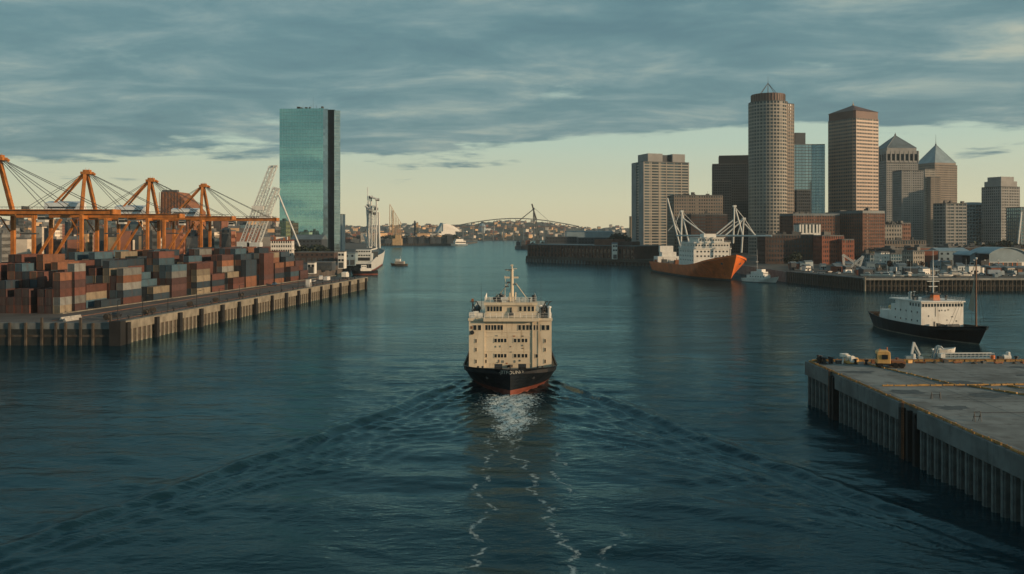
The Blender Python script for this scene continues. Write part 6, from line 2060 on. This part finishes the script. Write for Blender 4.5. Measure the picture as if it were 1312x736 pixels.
tree_row(range(1232, 1316, 5), 800, 6.5, 13, True, 'in the belt behind the arched sheds', 'autumn trees behind the arched sheds', 1.5)
tree_row(range(1238, 1316, 9), 860, 6.5, 16, False, 'rising behind the autumn belt', 'dark trees behind the autumn belt', 1.4)
tree_row(range(783, 806, 4), 1080, 6.5, 22, False, 'beside the pale banded tower foot', 'dark trees by the banded tower', 1.3)
tree_row(range(1010, 1026, 4), 690, 6.5, 9, False, 'on the quay below the round tower', 'trees below the round tower', 1.2)
tree_row((1166, 1173, 1180, 1140), 600, 6.5, 7, True, 'before the rust red shed', 'small trees before the rust red shed', 1.2)
tree_row(range(378, 418, 5), 905, 4.5, 14, False, 'under the mirror glass tower', 'trees under the mirror glass tower', 1.6)
tree_row(range(494, 586, 5), 2190, 4.5, 20, False, 'along the far dark waterfront', 'trees along the far dark waterfront', 1.7)

# ------------------------------------------------------------------ the city behind the left terminal, and the far shore
HW = {0: 'low', 1: 'mid height', 2: 'tall'}


def generic(name, label, cat, loc, rz, W, D, h_, colr, group, nf=None, roof=None):
    nf = nf or max(1, int(h_ / 4.5))
    fh = h_ / nf
    m_ = MB()
    if nf > 12: nf, fh = 12, h_ / 12
    for k in range(nf):
        m_.prism(rect(W, D), k * fh, k * fh + fh * .55, 0)
        m_.prism(rect(W - .8, D - .8), k * fh + fh * .55, (k + 1) * fh, 1)
    n_ = max(2, int(W / 6))
    for i in range(n_ + 1):
        xx = -W / 2 + W * i / n_
        w_ = .5 * W / n_ * .5
        m_.box(max(-W / 2, xx - w_), min(W / 2, xx + w_), -D / 2 + .03, D / 2 - .03, .05, h_ - .02, 0)
    n_ = max(2, int(D / 6))
    for i in range(n_ + 1):
        yy = -D / 2 + D * i / n_
        w_ = .5 * D / n_ * .5
        m_.box(-W / 2 + .035, W / 2 - .035, max(-D / 2 + .01, yy - w_), min(D / 2 - .01, yy + w_), .06, h_ - .03, 0)
    if roof == 'gable':
        m_.add([(-W / 2, -D / 2, h_), (W / 2, -D / 2, h_), (W / 2, D / 2, h_), (-W / 2, D / 2, h_), (-W / 2, 0, h_ + W * .25), (W / 2, 0, h_ + W * .25)], [(0, 1, 5, 4), (2, 3, 4, 5), (1, 2, 5), (3, 0, 4)], 2)
    else:
        m_.prism(rect(W + .3, D + .3), h_, h_ + 1.0, 2)
        m_.box(-W * .2, W * .15, -D * .2, D * .2, h_ + 1.0, h_ + 3.2, 2)
    o = m_.build(name, [CITY[colr], MATS['window_dark'], MATS['flat_roof']])
    o.location = loc; o.rotation_euler = (0, 0, rz)
    return tag(o, label, cat, group)


cq = random.Random(77)
zones = [(0, 62, 'between the picture edge and the second crane'), (62, 125, 'behind the second orange crane'), (125, 205, 'between the second and third cranes'), (205, 262, 'below the brown silo building'), (262, 320, 'right of the farthest orange crane'), (320, 360, 'behind the white luffing cranes'),
         (360, 445, 'behind the mirror glass tower')]
for i in range(270):
    Y_ = 640 + (i / 270) ** 1.5 * 1900 + cq.uniform(0, 60)
    px = cq.uniform(-25, 352 if Y_ < 1100 else 440)
    z0 = GZ if Y_ < 1010 else 4.5
    ytop = cq.choice([cq.uniform(283, 296), cq.uniform(290, 305), cq.uniform(277, 290)])
    if Y_ > 1500: ytop = cq.uniform(276, 291)
    if Y_ < 900: ytop = cq.uniform(292, 308)
    h_ = max(6, CAM_H - (ytop - PHY) * Y_ / FPX - z0)
    W = cq.uniform(4, 13) * (Y_ / 900) ** .6
    D = cq.uniform(6, 12)
    colr = cq.choices(list(CITY), [3.5, 3.5, 2.5, 2, 4.5])[0]
    zn = next((z_[2] for z_ in zones if z_[0] <= px < z_[1]), zones[0][2])
    hw = HW[0 if h_ < 18 else (1 if h_ < 34 else 2)]
    generic('city_building', '%s %s city building %s' % (hw, colr, zn), 'building', rootxy(px, Y_, z0), cq.uniform(-.3, .5), W, D, h_, colr, 'city buildings behind the container terminal', roof='gable' if cq.random() < .25 else None)

# far shore town and hillside houses
hr_ = [(430, 289), (480, 291), (520, 288), (560, 290), (600, 288), (640, 284.5), (690, 285), (720, 289), (745, 293), (765, 294), (783, 291), (800, 293)]
for i in range(440):
    if i < 285:                                  # on the slope
        px = cq.uniform(440, 800); Y_ = 3500 + cq.uniform(0, 1050)
        ry = np.interp(px, [r_[0] for r_ in hr_], [r_[1] for r_ in hr_])
        zt = CAM_H - (ry - PHY) * 4600 / FPX
        f_ = (Y_ - 3500) / 1100
        z0 = 4 + (zt - 4) * math.sin(min(f_ / .95, 1) * math.pi / 2) * .92 - 2
        W, h_ = cq.uniform(7, 20), cq.uniform(6, 15)
        lab, grp = 'house among many on the far sunlit hillside', 'houses on the far hillside'
    else:                                        # down by the water
        px = cq.uniform(440, 745); Y_ = (cq.uniform(2210, 3300) if px < 480 else cq.uniform(2210, 2650)) if px < 590 else cq.uniform(3670, 3760)
        z0 = 4.5; W, h_ = cq.uniform(9, 26), cq.uniform(9, 27)
        lab, grp = 'block among many along the far shore below the hill', 'blocks along the far shore'
    colr = cq.choices(list(CITY), [4.5, 5, 2, 1.2, 1.6])[0]
    generic('hillside_house' if i < 285 else 'shore_block', '%s %s' % (colr, lab), 'house' if i < 285 else 'building', rootxy(px, Y_, z0), cq.uniform(-.2, .7), W, cq.uniform(12, 24), h_, colr, grp, nf=2 if i < 285 else 3, roof='gable' if i < 285 and cq.random() < .6 else None)
# dark sheds along the far waterfront
for i in range(14):
    px = 490 + i * 7.2
    generic('waterfront_shed', '%s waterfront shed in the dark row across the channel, %s from the grey ship' % ('slate', ORD[i]), 'shed', rootxy(px, 2165 + cq.uniform(0, 20), 4.5), cq.uniform(-.1, .1), 12.5, 16, cq.uniform(8, 20), 'dark slate', 'dark sheds on the far waterfront', nf=2)
fw_ = thing('timber_wharf', 'long low dark wharf edge across the channel', 'wharf', (-318, 2146, 0))
MB().box(0, 192, -3, 3, -2, 5.0).build('deck', 'dark_timber', fw_)
wpm = MB().box(-.8, .8, -4.0, -3, -2, 5.6).mesh('pile', MATS['timber'])
for i in range(32): place('pile', wpm, fw_, (2 + i * 6, 0, 0))
# landmarks over there
Yf = 2460
t = thing('white_hall', 'white stepped roof landmark hall on the far shore, bright sunlit side', 'hall', rootxy(572, Yf, 4.5), rad(22))
s_ = Yf / FPX
MB().frustum(rect(46, 40), 0, rect(40, 34), 30 * 1.0).build('podium', 'white_paint', t)
MB().add([(-14, -14, 30), (34, -14, 30), (34, 14, 30), (-14, 14, 30), (-14, -14, 50), (-4, -12, 52), (16, -12, 46), (34, -12, 34), (-14, 14, 50), (-4, 12, 52), (16, 12, 46), (34, 12, 34)],
         [(0, 1, 7, 6, 5, 4), (3, 8, 9, 10, 11, 2), (0, 4, 8, 3), (1, 2, 11, 7), (4, 5, 9, 8), (5, 6, 10, 9), (6, 7, 11, 10)]).build('stepped_hall', 'white_paint', t)
MB().add([(-34, -12, 20), (-14.1, -12, 28), (-14.1, 12, 28), (-34, 12, 20), (-30, -8, 30), (-14.1, -12, 54), (-14.1, 12, 54), (-30, 8, 30)], [(0, 1, 5, 4), (2, 3, 7, 6), (3, 0, 4, 7), (4, 5, 6, 7), (1, 2, 6, 5), (3, 2, 1, 0)]).build('glazed_wing', 'blue_grey_metal', t)
t = thing('white_hall', 'small rounded white hall on the far shore, right of the stepped one', 'hall', rootxy(618, 3760, 4.5), rad(10))
MB().lathe([(17, 0), (17, 40), (14, 56), (7, 64), (.5, 66)], n=18).build('dome_block', 'blue_grey_metal', t)
MB().box(8, 36, -10, 10, 0, 44).build('wing', 'white_paint', t)
generic('twin_block', 'slim twin tower block on the far shore, dark half coloured as shade', 'tower block', rootxy(531.5, 2500, 4.5), 0, 4.5, 10, 58, 'dark slate', 'twin tower blocks on the far shore', nf=12)  # shade put into the dark wall colour
generic('twin_block', 'slim twin tower block on the far shore, pale half coloured as sunlight', 'tower block', rootxy(534.6, 2495, 4.5), rad(10), 5.5, 10, 54, 'sandy', 'twin tower blocks on the far shore', nf=12)  # sunlight put into the sandy wall colour
# golden cable mast with its lattice
Yf = 1900
t = thing('slipway_crane', 'golden lattice slipway crane with a sloping jib on the far shore', 'crane', rootxy(508, Yf, 4.5))
a_ = inv(t, at(499.5, 262, Yf)); b_ = inv(t, at(499.5, 299, Yf)); c_ = inv(t, at(515, 288, Yf)); d__ = inv(t, at(503, 299, Yf)); e__ = inv(t, at(514.5, 299, Yf))
mat('golden_steel', (0.50, 0.34, 0.18), .7)  # one even golden steel for the whole crane
MB().tube(b_, a_, 1.1, .7).build('mast', 'golden_steel', t)
m_ = MB().tube(a_, c_, .5, n=5)
lattice(m_, inv(t, at(503.5, 270, Yf)), d__, 2.5, 10, .4, .22)
for k in range(1, 7):
    p = a_.lerp(c_, k / 7); m_.tube(p, Vector((p.x, p.y, 0)), .45, n=5); m_.tube(p, Vector((p.x + 3.5, p.y, 6)), .35, n=5)
m_.build('jib_lattice', 'golden_steel', t)
MB().box(-8, 12, -6, 6, 0, 14).box(-2, 9, -5, 5, 14, 22).build('machine_house', 'golden_steel', t)
# far road bridge across the river mouth
Yv = 3420
t = thing('far_bridge', 'long low dark girder bridge in front of the far hillside', 'bridge', rootxy(548, Yv, 0))
L_ = (742 - 548) * Yv / FPX
z1 = CAM_H - (290.5 - PHY) * Yv / FPX
MB().box(0, L_, -6, 6, z1 - 3.2, z1).build('girder', 'brick', t)
bp_ = MB().box(-2.2, 2.2, -5, 5, 0, z1 - 3.2).mesh('pier', MATS['dark_concrete'])
for i in range(15): place('pier', bp_, t, (L_ * (i + .5) / 15, 0, 0))
tr_ = MB()
n_ = 24; xa, xb = L_ * .16, L_ * 1.0
for i in range(n_):
    za = z1 + 31 * math.sin(math.pi * i / n_); zb_ = z1 + 31 * math.sin(math.pi * (i + 1) / n_)
    p0, p1 = xa + (xb - xa) * i / n_, xa + (xb - xa) * (i + 1) / n_
    tr_.bar((p0, -5, za), (p1, -5, zb_), 3.4)
    tr_.bar((p1, -5, zb_), (p1, -5, z1), 1.0)
tr_.build('arch', 'dark_steel', t)
# dark A-frame crane at the river mouth
Yk = 1700
t = thing('sheerlegs_crane', 'dark sheerlegs crane with raised jib at the river mouth', 'crane', rootxy(682, Yk, 2))
spars('leg', [((683.5, 268), (683, 306)), ((683.5, 268), (692, 306)), ((683.5, 270), (688, 306)), ((683.5, 268), (687.5, 281))], Yk, t, 'dark_steel', .85)
spars('jib', [((683.5, 268), (681.5, 261.5))], Yk, t, 'black_steel', 1.5)
spars('jib', [((683.2, 268.5), (664, 284))], Yk, t, 'dark_steel', .8)
spars('stay', [((683.5, 266), (704, 284)), ((681, 262), (683.5, 268))], Yk, t, 'dark_steel', .28)
c_ = inv(t, at(683.5, 268, Yk)); MB().obox(c_, (4, 4, 4)).build('head', 'black_steel', t)
MB().box(-22, 22, -10, 10, -4, 4).box(-20, 40, -8, -4, 4, 7).build('pontoon', 'black_steel', t)
mc = thing('mole', 'low dark stone mole reaching out beneath the sheerlegs crane', 'mole', rootxy(661, 1690, 0))
MB().box(-2, 200, 6, 40, -2, 6.5).build('wall', 'dark_concrete', mc)
for i in range(12):
    px = 664 + i * 6.2
    generic('mole_shed', 'dark shed on the mole by the sheerlegs crane, %s from its water end' % ORD[i], 'shed', rootxy(px, 1715 + cq.uniform(0, 12), 6), cq.uniform(-.1, .1), 8.5, 10, cq.uniform(4, 11), cq.choice(['dark slate', 'grey', 'brick red']), 'sheds on the mole', nf=1)
generic('mole_office', 'sunlit orange flat block at the inner end of the mole', 'building', rootxy(722, 1600, 6), .3, 12, 12, 13, 'sandy', None, nf=2)
# city filling behind the right-hand towers
for i in range(52):
    Y_ = cq.uniform(1250, 2300); px = cq.uniform(812, 1330)
    ytop = cq.uniform(262, 296)
    h_ = max(8, CAM_H - (ytop - PHY) * Y_ / FPX - 6.5)
    colr = cq.choices(list(CITY), [2, 2, 2, 3, 3])[0]
    zn = 'behind the banded and dark towers' if px < 960 else ('behind the round and bronze towers' if px < 1125 else 'behind the pyramid roofed towers')
    generic('downtown_building', '%s %s downtown building %s' % (HW[0 if h_ < 25 else (1 if h_ < 50 else 2)], colr, zn), 'building', rootxy(px, Y_, 6.5), cq.uniform(-.2, .5), cq.uniform(14, 30), cq.uniform(14, 24), h_, colr, 'downtown buildings behind the towers')
for i in range(46):                                       # low roofs between the waterfront and the towers
    Y_ = cq.uniform(760, 980); px = cq.uniform(1000, 1325)
    h_ = cq.uniform(5, 13)
    colr = cq.choices(list(CITY), [1.5, 1.5, 3, 3, 3])[0]
    zn = 'left of the bronze tower foot' if px < 1090 else ('at the arcaded tower foot' if px < 1180 else 'before the right end towers')
    generic('low_building', 'low %s building %s' % (colr, zn), 'building', rootxy(px, Y_, 6.5), cq.uniform(-.3, .5), cq.uniform(10, 22), cq.uniform(10, 18), h_, colr, 'low buildings between waterfront and towers')

# ------------------------------------------------------------------ clutter of the right quay, stains on the pier
cq2 = random.Random(31)
kinds = [('storage_hut', 'hut', ['white_paint', 'blue_grey_metal', 'tan_stone', 'dark_stone', 'red_brick']), ('cargo_crate', 'crate', ['timber', 'white_paint', 'rust_steel', 'blue_grey_metal'])]
cn = {'white_paint': 'white', 'blue_grey_metal': 'blue grey', 'tan_stone': 'sandy', 'dark_stone': 'dark', 'red_brick': 'brick red', 'timber': 'brown', 'rust_steel': 'rusty'}
zq = [(1010, 1060, 'before the brick warehouses'), (1060, 1110, 'by the white derrick frame'), (1110, 1180, 'before the blue quay offices'), (1180, 1245, 'before the rust red shed'), (1245, 1320, 'before the arched sheds')]
for i in range(96):
    px = cq2.uniform(1012, 1318)
    Ymin = 500 if px > 1108 else 500 + (1108 - px) * 1.0
    Y_ = cq2.uniform(Ymin, 650)
    hut = i % 2 == 0
    m_ = cq2.choice(kinds[0 if hut else 1][2])
    zn = next(z_[2] for z_ in zq if z_[0] <= px < z_[1])
    W, D, h_ = (cq2.uniform(3, 8), cq2.uniform(3, 6), cq2.uniform(2.6, 5.0)) if hut else (cq2.uniform(1.4, 3.2), cq2.uniform(1.4, 3), cq2.uniform(1.0, 2.4))
    b_ = MB().box(-W / 2, W / 2, -D / 2, D / 2, 0, h_)
    if hut:
        b_.add([(-W / 2 - .2, -D / 2 - .2, h_), (W / 2 + .2, -D / 2 - .2, h_), (W / 2 + .2, D / 2 + .2, h_), (-W / 2 - .2, D / 2 + .2, h_), (-W / 2 - .2, 0, h_ + 1), (W / 2 + .2, 0, h_ + 1)], [(0, 1, 5, 4), (2, 3, 4, 5), (1, 2, 5), (3, 0, 4)], 1)
        b_.box(-.5, .5, -D / 2 - .05, -D / 2, 0, 2.1, 2).box(W * .2, W * .2 + .9, -D / 2 - .05, -D / 2, 1, 2, 2).box(-W * .2 - .9, -W * .2, -D / 2 - .05, -D / 2, 1, 2, 2)
    else:
        for k in range(3): b_.box(-W / 2 - .06, W / 2 + .06, -D / 2 - .06, D / 2 + .06, h_ * (.05 + .4 * k), h_ * (.05 + .4 * k) + .12, 1)
    o = b_.build(kinds[0 if hut else 1][0], [m_, 'slate_roof', 'window_dark'])
    o.location = rootxy(px, Y_, 6.504); o.rotation_euler = (0, 0, cq2.uniform(-.4, .6))
    tag(o, '%s %s on the right quay %s' % (cn[m_], 'gabled hut' if hut else 'banded crate', zn), kinds[0 if hut else 1][1], 'huts on the right quay' if hut else 'crates on the right quay')
mat('oil_stain', (0.055, 0.056, 0.052), 0.6, var=0.3, scale=1.0, streak=False)
for i in range(9):
    cx_, cy_ = cq2.uniform(4, 36), cq2.uniform(-45, -6)
    a = cq2.uniform(.8, 2.6)
    n_ = 18
    ph = [cq2.uniform(.6, 1.2) for _ in range(n_)]
    pl_ = [(cx_ + a * 1.6 * ph[k] * math.cos(2 * math.pi * k / n_), cy_ + a * ph[k] * math.sin(2 * math.pi * k / n_)) for k in range(n_)]
    MB().add([(p[0], p[1], PZ + .003 + .0006 * i) for p in pl_], [tuple(range(n_))]).build('oil_stain', 'oil_stain', pier)
mat('tyre_mark', (0.085, 0.088, 0.082), 0.9, var=0.5, scale=2.0, streak=False)
for i in range(5):
    x0_, y0_, sl_ = cq2.uniform(4, 20), cq2.uniform(-40, -8), cq2.uniform(-.35, .35)
    for off in (0, 1.9):
        m_ = MB()
        pts = [(x0_ + k * 1.6, y0_ + off + sl_ * k * 1.6 + .012 * (k - 7) ** 2 * (1 if i % 2 else -1)) for k in range(15)]
        zz = PZ + .014 + i * .001
        vs = [(p[0], p[1], zz) for p in pts] + [(p[0], p[1] + .26, zz) for p in pts]
        m_.add(vs, [(k, k + 1, k + 16, k + 15) for k in range(14)]).build('tyre_mark', 'tyre_mark', pier)
for i in range(26):
    s_ = i * 2.3 + cq2.uniform(-.8, .8)
    b_ = MB(); k_ = i % 3; a = cq2.uniform(.25, .6)
    if k_ == 0: b_.lathe([(a, 0), (a, .12), (a * .55, .2), (a * .5, .34), (a * .2, .36)], n=10); nm, ct_, lb_, mm_ = 'rope_coil', 'rope', 'coil of rope', 'timber'
    elif k_ == 1: b_.box(-a, a, -.35, .35, 0, a * 1.1).box(-a - .03, a + .03, -.38, .38, a * 1.1, a * 1.1 + .06); nm, ct_, lb_, mm_ = 'tool_chest', 'chest', 'tool chest', cq2.choice(['rust_steel', 'dark_steel', 'cab_yellow'])
    else: b_.tube((-.9, 0, .18), (.9, 0, .18), .17, n=8).box(-.7, -.5, -.3, .3, 0, .12).box(.5, .7, -.3, .3, 0, .12); nm, ct_, lb_, mm_ = 'pipe_length', 'pipe', 'short pipe', 'rust_steel'
    o = b_.build(nm, mm_)
    o.location = (PX0 + 2 + s_, PY1 - 1.6 + cq2.uniform(-.5, .4), PZ); o.rotation_euler = (0, 0, cq2.uniform(-.3, .3))
    tag(o, '%s lying along the far edge of the near pier, %s from its corner' % (lb_, ORD[i // 3]), ct_, 'gear along the far edge of the near pier')

# ------------------------------------------------------------------ evening haze over the harbour
hz = MB().box(-5200, 5200, -1200, 5600, -4.5, 420).mesh('haze', [])
hm_ = bpy.data.materials.new('haze')
hm_.use_nodes = True
q = NT(hm_.node_tree)
q.n.remove(q.n['Principled BSDF'])
pv = q.node('ShaderNodeVolumePrincipled')
pv.inputs['Color'].default_value = (0.80, 0.92, 0.95, 1)
pv.inputs['Density'].default_value = 0.00006
pv.inputs['Anisotropy'].default_value = 0.2
q.l.new(pv.outputs[0], q.n['Material Output'].inputs['Volume'])
hz.materials.append(hm_)
tag(place('haze', hz), kind='stuff')
